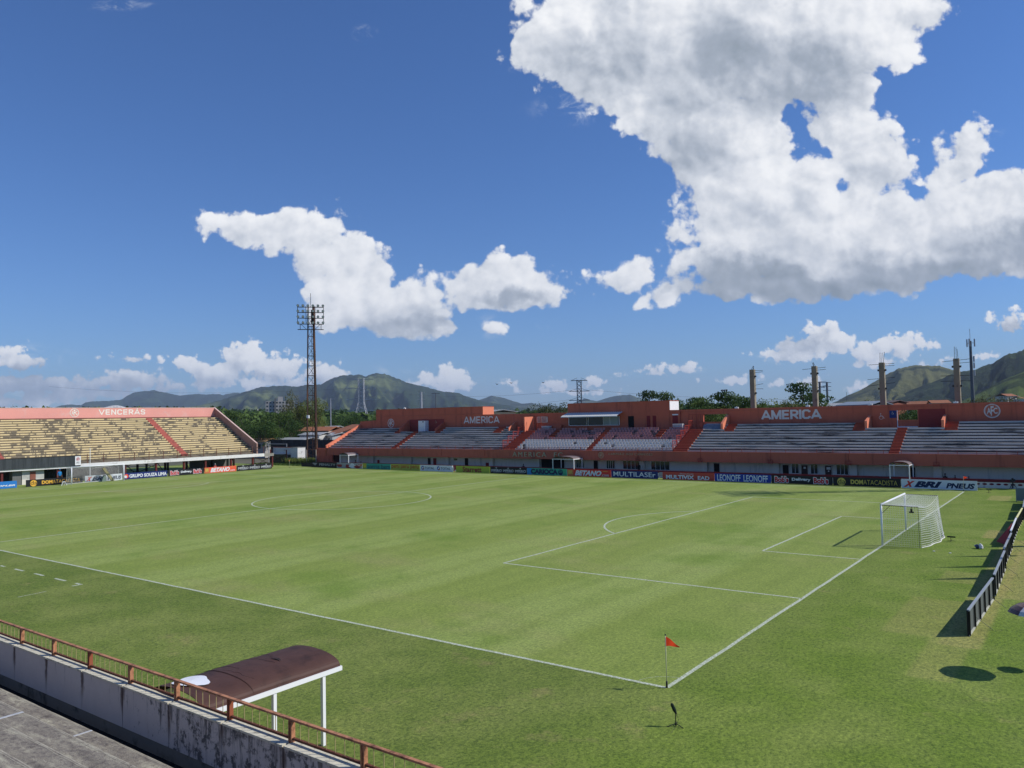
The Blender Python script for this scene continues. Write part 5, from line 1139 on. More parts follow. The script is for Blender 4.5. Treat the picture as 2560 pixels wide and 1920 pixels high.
# ================================================================ vaulted shelters
M_vault = mat('brown_vault_sheet', (.085, .042, .032), .62, .18, 2.5, (.045, .024, .020), .38, 1.6, spec=.22, bump=.25, bscale=3)
def vault(x0, x1, y0, y1, z, rise, label, mv, patch=False, legs=None, hb=.10):
    t = root('vaulted_shelter', ((x0+x1)/2, (y0+y1)/2, 0), label, 'shelter', 'vaulted shelters beside the pitch')
    n_ = 20; xm = (x0+x1)/2; hw = (x1-x0)/2
    def P(k, dz=0): a = math.pi*k/n_; return (xm-hw*math.cos(a), z+rise*math.sin(a)**.85+dz)
    secs_ = 3 if patch else 1
    for s in range(secs_):
        ya = y0+(y1-y0)*s/secs_; yb = y0+(y1-y0)*(s+1)/secs_; mb = MB(); o = .012*(s % 2)
        for k in range(n_):
            (xa, za), (xb, zb) = P(k, o), P(k+1, o); m = 6
            for j in range(m):
                q0 = ya+(yb-ya)*j/m-(0 if j else .03); q1 = ya+(yb-ya)*(j+1)/m; w = lambda xx, yy: .006*noise.noise(Vector((xx*3, yy*3, 0)))*(1 if patch else 0)
                mb.poly([(xa, q0, za+w(xa, q0)), (xb, q0, zb+w(xb, q0)), (xb, q1, zb+w(xb, q1)), (xa, q1, za+w(xa, q1))])
                mb.poly([(xa, q0, za+w(xa, q0)-.012), (xa, q1, za+w(xa, q1)-.012), (xb, q1, zb+w(xb, q1)-.012), (xb, q0, zb+w(xb, q0)-.012)])
        mb.build('roof_sheet', mv, t, True)
    for x in (x0, x1): mb = MB(); mb.bar((x, y0-.04, z-.05), (x, y1+.04, z-.05), .07, hb); mb.build('edge_beam', M_whitec, t)
    for y in (y0, y1): mb = MB(); mb.bar((x0, y, z-.05), (x1, y, z-.05), .06, .07); mb.build('end_beam', M_whitec, t)
    for x, y in legs or ((x0, y0+.1), (x1, y0+.1), (x0, y1-.1), (x1, y1-.1)): mb = MB(); mb.bar((x, y, 0), (x, y, z-.08), .09); mb.build('post', M_whitec, t)
    return t
VX0, VX1, VY0, VY1, VZ, VR = -7.52, -5.34, -11.88, -8.03, 1.84, .32
V = vault(VX0, VX1, VY0, VY1, VZ, VR, 'brown vaulted shelter roof on white posts below the near parapet', M_vault, True, ((VX1-.03, -8.57), (VX1-.03, -10.05), (VX0+.05, -11.6)), .11)
# white patch and cracked slit on the roof sheets
VM, VH = (VX0+VX1)/2, (VX1-VX0)/2
def onroof(u, v, dz): a = math.acos(max(-1, min(1, -(u-VM)/VH))); return (u, v, VZ+VR*math.sin(a)**.85+dz)
mb = MB(); pts = []; pc = Vector((-6.62, -11.42, 0))
for i in range(26):
    a = 2*math.pi*i/26; r = 1+.10*math.sin(3*a+1)+.06*math.sin(5*a); pts.append(onroof(pc.x+.48*r*math.cos(a), pc.y+.36*r*math.sin(a), .026))
ctr = onroof(pc.x, pc.y, .028)
for i in range(26): mb.poly([ctr, pts[i], pts[(i+1) % 26]])
mb.build('white_patch', mat('white_patch_paint', (.84, .85, .87), .6, .03), V)
mb = MB(); sc_ = aim(676, 1652, 2, 2.1); sc_.x = VM+.18; s0 = [onroof(sc_.x-.35+.5*i/10, sc_.y, .024+.03*math.sin(math.pi*i/10)) for i in range(11)]; s1 = [onroof(sc_.x-.35+.5*i/10, sc_.y+.09*math.sin(math.pi*i/10), .024) for i in range(11)]
for i in range(10): mb.poly([s0[i], s0[i+1], s1[i+1], s1[i]])
mb.build('lifted_edge', M_black, V)
for sd_ in (1, 2, 3, 4):
    mb = MB(); yy = (-10.6, -10.3, -9.6, -9.2)[sd_-1]; nk = (16, 9, 12, 7)[sd_-1]; pts = [onroof(VX0+.15+1.8*i/16, yy+.16*noise.noise(Vector((i*.45, sd_*3.3, 0)))+.2*i/16, .012 if sd_ < 2 else .022) for i in range(nk)]
    mb.tube(pts, .003, 4); mb.build('crack', mat('crack_dark', (.015, .01, .01), .9), V)
M_v2 = mat('grey_brown_vault', (.20, .155, .15), .5, .1, 2)
for x0, x1, lb in ((-7.55, -5.62, 'small vaulted shelter with white posts near the right end of the grandstand'), (-52.0, -48.45, 'wide vaulted shelter on white posts under the AMERICA FC lettering'), (-97.6, -95.4, 'small vaulted shelter behind the swirling patterned board')):
    vault(x0, x1, 71.9, 74.3, 2.26, .36, lb, M_v2, hb=.10)

# ================================================================ things around the far goal
t = root('white_pole', (-109, 33.95, 0), 'tall thin white pole behind the far goal', 'pole'); mb = MB(); mb.tube([(-109, 33.95, 0), (-109, 33.95, 5.0)], .045, 6); mb.build('pole', M_whitec, t); mb = MB(); mb.box(-109.12, -108.88, 33.83, 34.07, 0, .06); mb.build('foot_plate', M_steel, t)
t = root('leaning_ramp', (-107.6, 35.9, 0), 'mossy concrete slab propped up against a green grey stand behind the far goal', 'slab')
mb = MB(); mb.bar((-107.5, 36.6, .02), (-107.5, 35.15, 2.02), .22, .36); mb.build('slab', mat('mossy_slab', (.33, .29, .16), .9, .25, 3), t)
mb = MB(); mb.prism([(34.95, 0), (35.6, 0), (35.55, .95), (35.3, .95)], 'x', -107.8, -107.5); mb.build('prop', mat('green_grey_prop', (.17, .22, .19), .8), t)
t = root('plastic_stool', (-105.9, 28.9, 0), 'little white stool with splayed legs left of the far goal', 'stool')
for a, c in ((-.3, .1), (.3, .1), (-.15, -.1), (.15, -.1)): mb = MB(); mb.bar((-105.9+c*2, 28.9+a*1.2, 0), (-105.9+c, 28.9+a*.45, .5), .06); mb.build('leg', M_whitec, t)
mb = MB(); mb.box(-106.05, -105.75, 28.72, 29.08, .5, .55); mb.build('seat', M_whitec, t)
# corner: white yard wall, gate, frames
t = root('yard_wall', (-122, 78, 0), 'stained white yard wall in the far left corner behind the corner flag', 'wall')
mb = MB(); mb.box(-125, -118.0, 78, 78.2, 1.7, 3.15); mb.build('wall', mat('stained_whitewash', (.72, .71, .68), .9, .15, .8, (.3, .29, .27), .35, .8), t); mb = MB(); mb.box(-125, -118, 77.97, 78.22, 3.151, 3.24); mb.build('coping', M_coral, t)
mb = MB(); mb.box(-124.8, -119.4, 77.8, 77.98, 1.86, 2.05); mb.build('lower_ledge', M_whitec, t)
t = root('ticket_booth', (-117.3, 77.6, 0), 'narrow stained white block hut beside the rusty gate in the far left corner', 'hut')
mb = MB(); mb.box(-118, -115.9, 77.0, 78.9, 0, 3.2); mb.build('block', mat('stained_whitewash', (.72, .71, .68)), t); mb = MB(); mb.box(-118.05, -115.85, 76.95, 78.95, 3.2, 3.28); mb.build('roof', M_conc, t)
t = root('crossed_gate', (-122, 77, 0), 'rusty gate with crossed bars below the yard wall', 'gate')
for x in (-124.6, -119.4): mb = MB(); mb.bar((x, 77, 0), (x, 77, 2.8), .16); mb.build('gate_post', M_col, t)
mb = MB(); mb.bar((-124.6, 77, 2.0), (-119.4, 77, .2), .07); mb.build('cross_bar', M_rust, t); mb = MB(); mb.bar((-124.6, 77, .2), (-119.4, 77, 2.0), .07); mb.build('cross_bar', M_rust, t)
mb = MB(); mb.poly([(-124.6, 77.1, 0), (-119.4, 77.1, 0), (-119.4, 77.1, 1.8), (-124.6, 77.1, 1.8)]); mb.build('mesh', mat('dry_hedge_mesh', (.14, .12, .05), .95, .4, 2), t)
for x0, x1, y, z, lb in ((-127.4, -121.4, 78.6, 3.85, 'grey goal frame top sticking up above the yard wall'), (-110.9, -108.1, 75.2, 3.0, 'rusty white training goal frame beside the coral wing wall')):
    t = root('training_goal', ((x0+x1)/2, y, 0), lb, 'goal frame')
    for x in (x0, x1): mb = MB(); mb.tube([(x, y, 0), (x, y, z)], .06, 8); mb.build('post', M_steel if z > 3.2 else mat('cream_post', (.55, .48, .40), .7), t)
    mb = MB(); mb.tube([(x0-.05, y, z), (x1+.05, y, z)], .06, 8); mb.build('crossbar', M_steel if z > 3.2 else M_rust, t)
mb = MB(); mb.box(-145, -104, 92, 92.25, 0, 4.25); tag(mb.build('boundary_fence', streaked('dark_boundary', (.040, .038, .038), (.018, .017, .018), .5, (1.2, 1, .2), 1.2)), 'tall dark boundary fence below the trees beyond the far left corner', 'fence')
mb = MB(); mb.box(-111.2, -109.5, 73.5, 74.0, 0, .12); tag(mb.build('kerb_block', M_whitec), 'white slab lying on the grass near the far left corner', 'slab')
mb = MB(); mb.box(-108.3, -103.9, 71.9, 72.0, 0, .7); tag(mb.build('dark_skirting', M_blk), 'low black board behind the left end of the PENALTY board', 'board')

# ================================================================ floodlight masts
def mast(bx_, by_, label, H=31.9, face=None):
    t = root('floodlight_mast', (0, 0, 0), label, 'floodlight mast', 'floodlight masts at the stadium corners')
    hb, ht = .95, .52; zt = 27.6; ld_ = Vector((.62, -.785, 0)) if face is None else Vector(face).normalized(); sd = Vector((-ld_.y, ld_.x, 0))
    cn = lambda i, z: (ld_*((-1, -1, 1, 1)[i])+sd*((-1, 1, 1, -1)[i]))*(hb+(ht-hb)*min(1, z/zt))+Vector((0, 0, z))
    MM = mat('rust_black_steel', (.045, .026, .018), .8, .35, .8, (.16, .06, .025), .35, .25)
    for i in range(4):
        mb = MB(); mb.bar(cn(i, 0), cn(i, 31.8 if i < 2 else 30), .17 if i != 1 else .34); mb.build('leg', MM, t)
    zs = [0, 1.6]+[1.6+2.0*k for k in range(1, 15)]
    for i in range(4):
        mb = MB(); j = (i+1) % 4
        for k in range(len(zs)-1):
            z0, z1 = zs[k], min(zs[k+1], 29.6)
            mb.bar(cn(i, z0), cn(j, z1), .06) if k % 2 else mb.bar(cn(j, z0), cn(i, z1), .06)
            mb.bar(cn(i, z1), cn(j, z1), .07)
        tag(mb.build('lattice_face', MM, t))
    # ladder with hoops
    mb = MB(); q = -ld_*1.9
    lx = lambda s, z: -ld_*(1.45-.5*z/28)+sd*(.35+s)+Vector((0, 0, z))
    for s in (-.22, .22): mb.bar(lx(s, .5), lx(s, 28), .06)
    for k in range(56): z = .6+k*.5; mb.bar(lx(-.22, z), lx(.22, z), .03)
    for k in range(15): z = 2.4+k*1.75; mb.bar(lx(.22, z), Vector(lx(.22, z))-ld_*.55, .04)
    mb.bar(Vector(lx(.22, 2))-ld_*.55, Vector(lx(.22, 28))-ld_*.55, .05)
    mb.build('ladder', MM, t)
    # lamp frame
    LFm = mat('dark_lamp_frame', (.03, .022, .02), .7, .2)
    W2 = 2.55
    for k, z in enumerate((28.0, 29.2, 30.35, 31.45)):
        mb = MB(); mb.bar(sd*-W2+ld_*.65+Vector((0, 0, z)), sd*W2+ld_*.65+Vector((0, 0, z)), .14); mb.build('lamp_rail', LFm, t)
    mb = MB(); mb.bar(sd*-W2+ld_*.65+Vector((0, 0, 26.9)), sd*W2+ld_*.65+Vector((0, 0, 26.9)), .14); mb.build('lower_rail', LFm, t)
    for s in (-1, 1): mb = MB(); mb.bar(sd*(s*W2*.8)+ld_*.65+Vector((0, 0, 26.9)), sd*(s*W2*.8)+ld_*.65+Vector((0, 0, 28)), .08); mb.bar(sd*(s*W2*.3)+ld_*.65+Vector((0, 0, 26.9)), sd*(s*W2*.75)+ld_*.65+Vector((0, 0, 28)), .08); mb.build('strut', LFm, t)
    for s in (-1, -.35, .35, 1): mb = MB(); mb.bar(sd*(s*W2)+ld_*.65+Vector((0, 0, 28.0)), sd*(s*W2)+ld_*.65+Vector((0, 0, 31.6)), .08); mb.build('upright', LFm, t)
    mb = MB(); mb.bar(Vector((0, 0, 31.5)), Vector((0, 0, 34.4)), .06); mb.build('lightning_rod', LFm, t)
    mb = MB(); mb.bar(Vector((0, 0, 28.2))+sd*.3, Vector((0, 0, 31.0))+sd*.3, .5, .25); mb.build('switch_box', LFm, t)
    for z in (28.35, 29.55, 30.7, 31.8):
        for k in range(6):
            c = sd*(-W2+.1+(2*W2-.2)*k/5)+ld_*.85+Vector((0, 0, z)); d = (ld_+Vector((0, 0, -.45))).normalized(); mb = MB()
            mb.tube([c-d*.28, c-d*.2, c+d*.14, c+d*.2], [.05, .13, .25, .27], 12); l = mb.build('floodlamp', LFm, t, True)
            mb = MB(); mb.tube([c+d*.201, c+d*.21], .23, 12); mb.build('lens', mat('lamp_lens', (.62, .66, .66), .2, .1, 5, spec=.7), l)
    mb = MB(); mb.box(.1, .75, -1.35, -1.1, 9.0, 9.6); mb.build('control_box', M_whitec, t)
    t.location = (bx_, by_, 0); return t
mast(-116.0, 80.6, 'tall rusty lattice floodlight mast rising between the two grandstands', face=(.75, -.66, 0))
mast(11.8, 78.9, 'matching floodlight mast beyond the right edge of the view', face=(-.75, -.66, 0))

# ================================================================ unfinished concrete columns
for k, (x, lb) in enumerate(((-28.5, 'leftmost unfinished concrete column with bare reinforcing bars behind the AMERICA wall'), (-19.85, 'second unfinished concrete column, rising above the right end of the AMERICA letters'), (-11.3, 'third unfinished concrete column, tall upright bars on top, above the wheelchair sign'), (-2.75, 'rightmost unfinished concrete column, beside the phone mast'))):
    y = 89; t = root('concrete_column', (x, y, 0), lb, 'column', 'unfinished concrete columns behind the grandstand')
    mb = MB(); mb.box(x-.32, x+.32, y-.30, y+.40, 0, 14.5); mb.build('shaft', mat('column_concrete', (.30, .26, .185), .95, .14, .9, (.14, .12, .09), .35, 1.4), t)
    for j, (z, s) in enumerate(((13.5, 1), (13.5, -1), (11.1, 1), (11.1, -1))):
        if k == 0 and s < 0: continue
        mb = MB(); mb.box(x+s*.32, x+s*.52, y-.15, y+.15, z-.12, z+.12); mb.build('bracket', M_blk, t)
    rb = mat('reinforcing_bar', (.035, .03, .032), .7, .2)
    for j, (z, l_, r_) in enumerate(((14.3, 1.3*(k > 0), 1.5), (14.0, 0, 1.5), (12.4, 1.5*(k > 0), 1.5), (11.7, 1.5*(k > 1), 1.5))):
        mb = MB(); mb.bar((x-l_-.3*(l_ > 0), y, z+random.uniform(-.25, .1)), (x+r_, y, z+random.uniform(-.05, .12)), .05); mb.build('side_bar', rb, t)
    for j in range(3):
        q = -.2+.2*j; mb = MB(); up_ = 1.5 if k >= 2 else .55; mb.bar((x+q, y, 14.4), (x+q+random.uniform(-.35, .35)*(.5 if k >= 2 else 1.2), y, 14.5+up_*random.uniform(.8, 1)), .045); mb.build('top_bar', rb, t)

# ================================================================ masts, pylons and wires far behind
t = root('phone_mast', (-12.95, 200, 0), 'slim dark phone mast with antennas on top right of the last concrete column', 'phone mast')
mb = MB(); mb.tube([(-12.95, 200, 0), (-12.95, 200, 25)], .55, 8, .28); mb.build('pole', mat('phone_mast_grey', (.10, .115, .13), .6), t)
for k in range(3): a = k*2.1+.4; mb = MB(); mb.bar((-12.95+.95*math.cos(a), 200+.95*math.sin(a), 23.6), (-12.95+.95*math.cos(a), 200+.95*math.sin(a), 25.5), .30); mb.bar((-12.95, 200, 24.5), (-12.95+.95*math.cos(a), 200+.95*math.sin(a), 24.5), .1); mb.build('antenna', M_steel, t)
for z in (17.2, 19.0, 20.6): mb = MB(); mb.bar((-12.3, 199.7, z-.8), (-12.3, 199.7, z+.6), .35); mb.build('antenna', M_steel, t)
mb = MB(); mb.bar((-12.95, 200, 25), (-12.95, 200, 28), .1); mb.build('lightning_rod', M_steel, t)
def pylon(x, y, H, w, arms, label, m_):
    t = root('transmission_tower', (x, y, 0), label, 'pylon', 'transmission towers beyond the stadium')
    f = lambda z: w*(1-.80*min(1, z/(H*.55)))+.5
    d1 = Vector((.8, .6, 0)); d2 = Vector((-.6, .8, 0)); C0 = Vector((x, y, 0))
    cn = lambda i, z: C0+(d1*(-1, 1, 1, -1)[i]+d2*(-1, -1, 1, 1)[i])*f(z)+Vector((0, 0, z))
    mb = MB(); zs = [H*k/14 for k in range(15)]
    for i in range(4):
        for k in range(14): mb.bar(cn(i, zs[k]), cn(i, zs[k+1]), .24); mb.bar(cn(i, zs[k]), cn((i+1) % 4, zs[k+1]), .15); mb.bar(cn((i+1) % 4, zs[k]), cn(i, zs[k+1]), .16)
    mb.build('lattice', m_, t)
    for z, L in arms: mb = MB(); mb.bar(C0+d1*-L+Vector((0, 0, z)), C0+d1*L+Vector((0, 0, z)), .35); mb.bar(C0+d1*-L+Vector((0, 0, z)), C0+d1*-1+Vector((0, 0, z+1.4)), .15); mb.bar(C0+d1*L+Vector((0, 0, z)), C0+d1*1+Vector((0, 0, z+1.4)), .15); mb.build('cross_arm', m_, t)
M_py = mat('pylon_grey', (.42, .44, .46), .6, .1, .5); M_pyd = mat('pylon_dark', (.12, .13, .15), .6, .1)
pylon(-374, 330, 36.5, 6.2, ((35.6, 8.5), (29.8, 9.6), (22.5, 9.6), (15, 9.6)), 'big grey transmission tower in front of the mountain right of the floodlight mast', M_py)
pylon(-206.5, 330, 27.8, 3.0, ((27.4, 4.3), (21.8, 5.5), (17.0, 5.5), (13.2, 5.5)), 'dark transmission tower rising behind the press room roof', M_pyd)
def pole_(u, vt, vb, dist, label, r=.16, arms=1, m_=None):
    a = aimd(u, vt, dist); t = root('utility_pole', (a.x, a.y, 0), label, 'pole', 'utility poles beyond the stadium')
    mb = MB(); mb.tube([(a.x, a.y, 0), (a.x, a.y, a.z)], r, 6); mb.build('pole', m_ or M_steel, t)
    for k in range(arms): mb = MB(); mb.bar((a.x-1.4*.8, a.y-1.4*.6, a.z-.2-1.3*k), (a.x+1.4*.8, a.y+1.4*.6, a.z-.2-1.3*k), .16); mb.build('cross_arm', m_ or M_steel, t)
pole_(826.5, 996, 1030, 260, 'pale pole with a short crossbar left of the big transmission tower'); pole_(1053, 980, 1020, 300, 'twin armed pole above the tall coral wall', .45, 3); pole_(1089, 982, 1020, 260, 'single pole right of the twin armed pole', .14, 1, M_pyd); pole_(2067, 955, 1015, 280, 'lattice like pole between the second and third concrete columns', .35, 3, M_pyd)
pole_(2049, 955, 1015, 230, 'short pole hard behind the second concrete column', .3, 2, M_pyd); pole_(2116, 980, 1010, 300, 'thin aerial left of the third concrete column', .06, 0, M_pyd)
a = aimd(1811, 980, 180); t = root('street_floodlight', (a.x, a.y, 0), 'pole with three dark lamps above the trees right of the press room', 'street light')
mb = MB(); mb.tube([(a.x, a.y, 0), (a.x, a.y, a.z)], .12, 6); mb.build('pole', M_steel, t)
for k in (-1, 0, 1): mb = MB(); c = Vector((a.x+k*.45*.8, a.y+k*.45*.6, a.z+.1)); mb.tube([c, c+Vector((.1*k, -.15, .35))], [.12, .28], 8); mb.build('lamp', M_blk, t)
def wire(p, q, sag, label):
    p = Vector(p); q = Vector(q); mb = MB(); mb.tube([p.lerp(q, i/24)-Vector((0, 0, sag*4*(i/24)*(1-i/24))) for i in range(25)], .05, 3); tag(mb.build('power_line', M_pyd), label, 'power line', 'power lines strung between the pylons')
wire((-379, 326, 30.5), (-211, 327, 22.3), 4.5, 'upper power line from the big transmission tower to the press room one'); wire((-379, 326, 23), (-211, 327, 17.3), 4.5, 'lower power line from the big transmission tower to the press room one')
wire((-202, 333, 22.3), (-60, 420, 15), 3, 'power line leaving the dark tower to the right'); wire((-379, 326, 30), (-640, 250, 40), 4, 'power line crossing the mountain to the left of the big tower')
for u, v, lb in ((1242.7, 961, 'leftmost of three dark birds soaring above the tall coral wall'), (1278, 958, 'middle one of three dark birds soaring above the first AMERICA letters'), (1358, 957, 'rightmost of three dark birds, nearest the dark transmission tower')):
    a = aimd(u, v, 300); t = root('bird', a, lb, 'bird', 'birds soaring over the stadium'); mb = MB(); mb.ball(a, .34, .16, .13, 10, 6); mb.build('body', mat('bird_black', (.015, .014, .016), .8), t, True)
    for sg in (-1, 1): mb = MB(); p = [a+Vector(q) for q in ((.16, 0, .05), (-.16, 0, .05), (-.12, sg*.5, .22), (-.2, sg*.95, .30), (.02, sg*1.0, .30), (.14, sg*.5, .24))]; mb.poly(p); mb.poly([q+Vector((0, 0, -.03)) for q in p][::-1]); mb.build('wing', MATS['bird_black'], t)

# ================================================================ buildings
def gable(x, y, w, d, h, rise, ang, label, wallm, roofm, wins=2):
    t = root('house', (0, 0, 0), label, 'house', None); mb = MB(); mb.box(-w/2, w/2, -d/2, d/2, 0, h); mb.build('wall', wallm, t)
    mb = MB(); mb.prism([(-d/2-.4, h-.05), (0, h+rise), (d/2+.4, h-.05), (d/2+.4, h+.1), (0, h+rise+.15), (-d/2-.4, h+.1)], 'x', -w/2-.4, w/2+.4); mb.build('roof', roofm, t)
    for k in range(wins): xx = -w/2+w*(k+.5)/wins; mb = MB(); mb.box(xx-.5, xx+.5, -d/2-.03, -d/2-.004, h-1.7, h-.6); mb.build('window', M_glass, t)
    t.location = (x, y, 0); t.rotation_euler.z = ang; return t
TL = mat('clay_tile', (.33, .13, .065), .9, .2, .8); WG = mat('grey_render', (.42, .40, .37), .9, .12); WW = mat('white_render', (.55, .53, .49), .9, .08); ZN = mat('zinc_roof', (.36, .37, .37), .5, .15)
def house_at(u, v, dist, w, d, rise, ang, label, wm, rm):
    a = aimd(u, v, dist); return gable(a.x, a.y, w, d, max(2.5, a.z-rise), rise, ang, label, wm, rm)
house_at(802, 1068, 215, 9, 7, 1.0, .3, 'small house with a red brown tiled roof right of the floodlight mast', WG, TL); house_at(866, 1072, 205, 15, 8, 1.2, -.55, 'grey walled house with a long red tiled roof left of the coral end wall', WG, TL)
house_at(790, 1082, 200, 6, 5, .5, .2, 'white shed with a flat metal roof beside the floodlight mast', WW, ZN); house_at(838, 1083, 200, 8, 5, .5, -.3, 'low house with a pale metal roof left of the grey walled house', WW, ZN)
house_at(900, 1062, 225, 12, 8, 1.2, -.4, 'house with an orange tiled roof right behind the coral end wall', WG, TL); house_at(740, 1095, 198, 12, 5, .4, .0, 'long shed with a white metal roof behind the floodlight mast', WW, ZN)
house_at(650, 1097, 198, 8, 4, .6, .1, 'hut with a yellow brown roof below the trees', WG, mat('ochre_roof', (.45, .27, .12), .9)); house_at(820, 1066, 250, 8, 8, .8, .3, 'white house between the tiled roofs', WW, ZN)
house_at(2103, 1009, 200, 13, 8, .7, -.5, 'low house with a white metal roof behind the wheelchair sign', WW, ZN); house_at(2160, 1005, 190, 8, 7, .7, -.4, 'house with a blue grey roof left of the third concrete column', WG, mat('blue_grey_roof', (.22, .27, .33), .6)); house_at(2205, 1003, 230, 9, 8, .5, -.3, 'brick house behind the third concrete column', mat('raw_brick', (.30, .10, .06), .9, .2), mat('dark_roof', (.10, .07, .07), .9))
house_at(1240, 1026, 165, 7, 6, .4, -.5, 'cream house just above the coral wall right of the first AMERICA letters', mat('cream_render', (.66, .52, .30), .9), ZN)
for k, (u, v, d_, lb) in enumerate(((2290, 1004, 420, 'white house on the slope right of the third column'), (2345, 1001, 460, 'small cream house on the slope left of the last column'), (2515, 985, 600, 'white house on the green slope at the right edge'), (2545, 992, 560, 'lower white house at the right edge'), (1130, 1020, 400, 'distant white house above the tall coral wall'))): house_at(u, v, d_, 9, 8, 1.5, k*.5, lb, WW, TL)
def flats(u0, u1, vt, dist, label, fl, cols, m_):
    a, c = aimd(u0, vt, dist), aimd(u1, vt, dist); L = (c-a).xy.length; r = Vector((c.x-a.x, c.y-a.y, 0)).normalized(); nn = Vector((r.y, -r.x, 0)); O = Vector((a.x, a.y, 0)); H = a.z
    t = root('apartment_block', ((a+c)/2).xy.to_3d(), label, 'apartment block'); mb = MB()
    P = lambda u, v, d: O+r*u+nn*d+Vector((0, 0, v))
    def bb(mb, u0, u1, v0, v1, d0, d1):
        k = len(mb.v); mb.v += [tuple(P(u, v, d)) for d in (d0, d1) for u, v in ((u0, v0), (u1, v0), (u1, v1), (u0, v1))]
        for q in ((0, 1, 2, 3), (7, 6, 5, 4), (0, 4, 5, 1), (1, 5, 6, 2), (2, 6, 7, 3), (3, 7, 4, 0)): mb.f.append(tuple(k+i for i in q)); mb.mi.append(0)
    bb(mb, 0, L, 0, H*.93, -12, 0); mb.build('wall', m_, t); mb = MB(); bb(mb, L*.42, L*.60, H*.93, H*1.06, -9, -2); mb.build('lift_tower', m_, t); mb = MB(); bb(mb, L*.30, L*.36, 0, H, -8, 1.2); mb.build('stair_tower', mat('dark_block', (.16, .16, .155)), t)
    for i in range(fl):
        z = H*.93*(i+.35)/fl
        for j in range(cols):
            if abs((j+.5)/cols-.33) < .05: continue
            mb = MB(); u = L*(j+.5)/cols; bb(mb, u-L/cols*.28, u+L/cols*.28, z, z+H/fl*.42, .02, .05); mb.build('window', M_glass, t)
    return t
flats(664, 736, 997, 620, 'grey concrete apartment block above the dark trees', 9, 9, mat('block_concrete', (.42, .40, .37), .9, .12, .3))
flats(636, 652, 1026, 900, 'tiny pale apartment tower left of the grey block', 6, 3, WW)
# white arch of a distant sports roof above the pink wall
t = root('roof_arch', (-300, 200, 0), 'low white ribbed roof arch just showing above the VENCERAS wall', 'roof'); mb = MB()
for k in range(19):
    u = 257+ (320-257)*k/18; v = 1023-8.5*math.sin(math.pi*k/18); a = aimd(u, v+4, 260); a2 = aimd(u, v-1.0, 260); mb.bar(a, a2, .35)
mb.build('ribs', M_whitec, t); mb = MB(); mb.tube([aimd(250+75*k/18, 1024.5-9*math.sin(math.pi*k/18), 261) for k in range(19)], .22, 6); mb.build('arch_rim', mat('grey_white_rim', (.6, .6, .6)), t)
mb = MB(); mb.prism([(0, 0), (46, 0), (46, 9.5), (23, 10.6), (0, 9.0)], 'y', 0, 8); o = mb.build('low_hall', mat('dull_roof', (.34, .22, .18), .9)); a = aimd(150, 1024, 300); o.location = (a.x, a.y, -1.2); o.rotation_euler.z = 1.0; tag(o, 'dull brown hall roof edge above the VENCERAS wall', 'hall')

# ================================================================ trees
def leaf_mat(name, c0, c1):
    m = bpy.data.materials.new(name); m.use_nodes = True; n = NT(m.node_tree); b = n.n['Principled BSDF']
    P = n.new('ShaderNodeNewGeometry').outputs['Position']; oi = n.new('ShaderNodeObjectInfo').outputs['Random']
    rp = n.new('ShaderNodeNewGeometry').outputs['Random Per Island']
    f = n.noise(P, .9, 4, .6); c = n.mix(f, c0, c1); c = n.mix(n.math('MULTIPLY', rp, .55), c, tuple(min(1, x*1.5) for x in c1))
    c = n.mix(1, c, n.comb(*[n.math('ADD', .78, n.math('MULTIPLY', oi, .45))]*3), 'MULTIPLY')
    n.inp(b.inputs['Base Color'], c); b.inputs['Roughness'].default_value = .75; b.inputs['Specular IOR Level'].default_value = .2
    tr = n.new('ShaderNodeBsdfTranslucent'); n.inp(tr.inputs[0], c); mx = n.new('ShaderNodeMixShader'); mx.inputs[0].default_value = .28
    n.l.new(b.outputs[0], mx.inputs[1]); n.l.new(tr.outputs[0], mx.inputs[2]); n.l.new(mx.outputs[0], n.n['Material Output'].inputs[0]); return m
LM = dict(dark=leaf_mat('leaf_dark', (.018, .042, .010), (.045, .085, .018)), mid=leaf_mat('leaf_mid', (.035, .070, .014), (.085, .135, .028)), light=leaf_mat('leaf_light', (.085, .120, .022), (.17, .20, .045)),
          olive=leaf_mat('leaf_olive', (.065, .075, .022), (.13, .125, .045)), mango=leaf_mat('leaf_mango', (.030, .050, .014), (.075, .085, .028)))
M_bark = mat('bark', (.10, .075, .055), .95, .2)
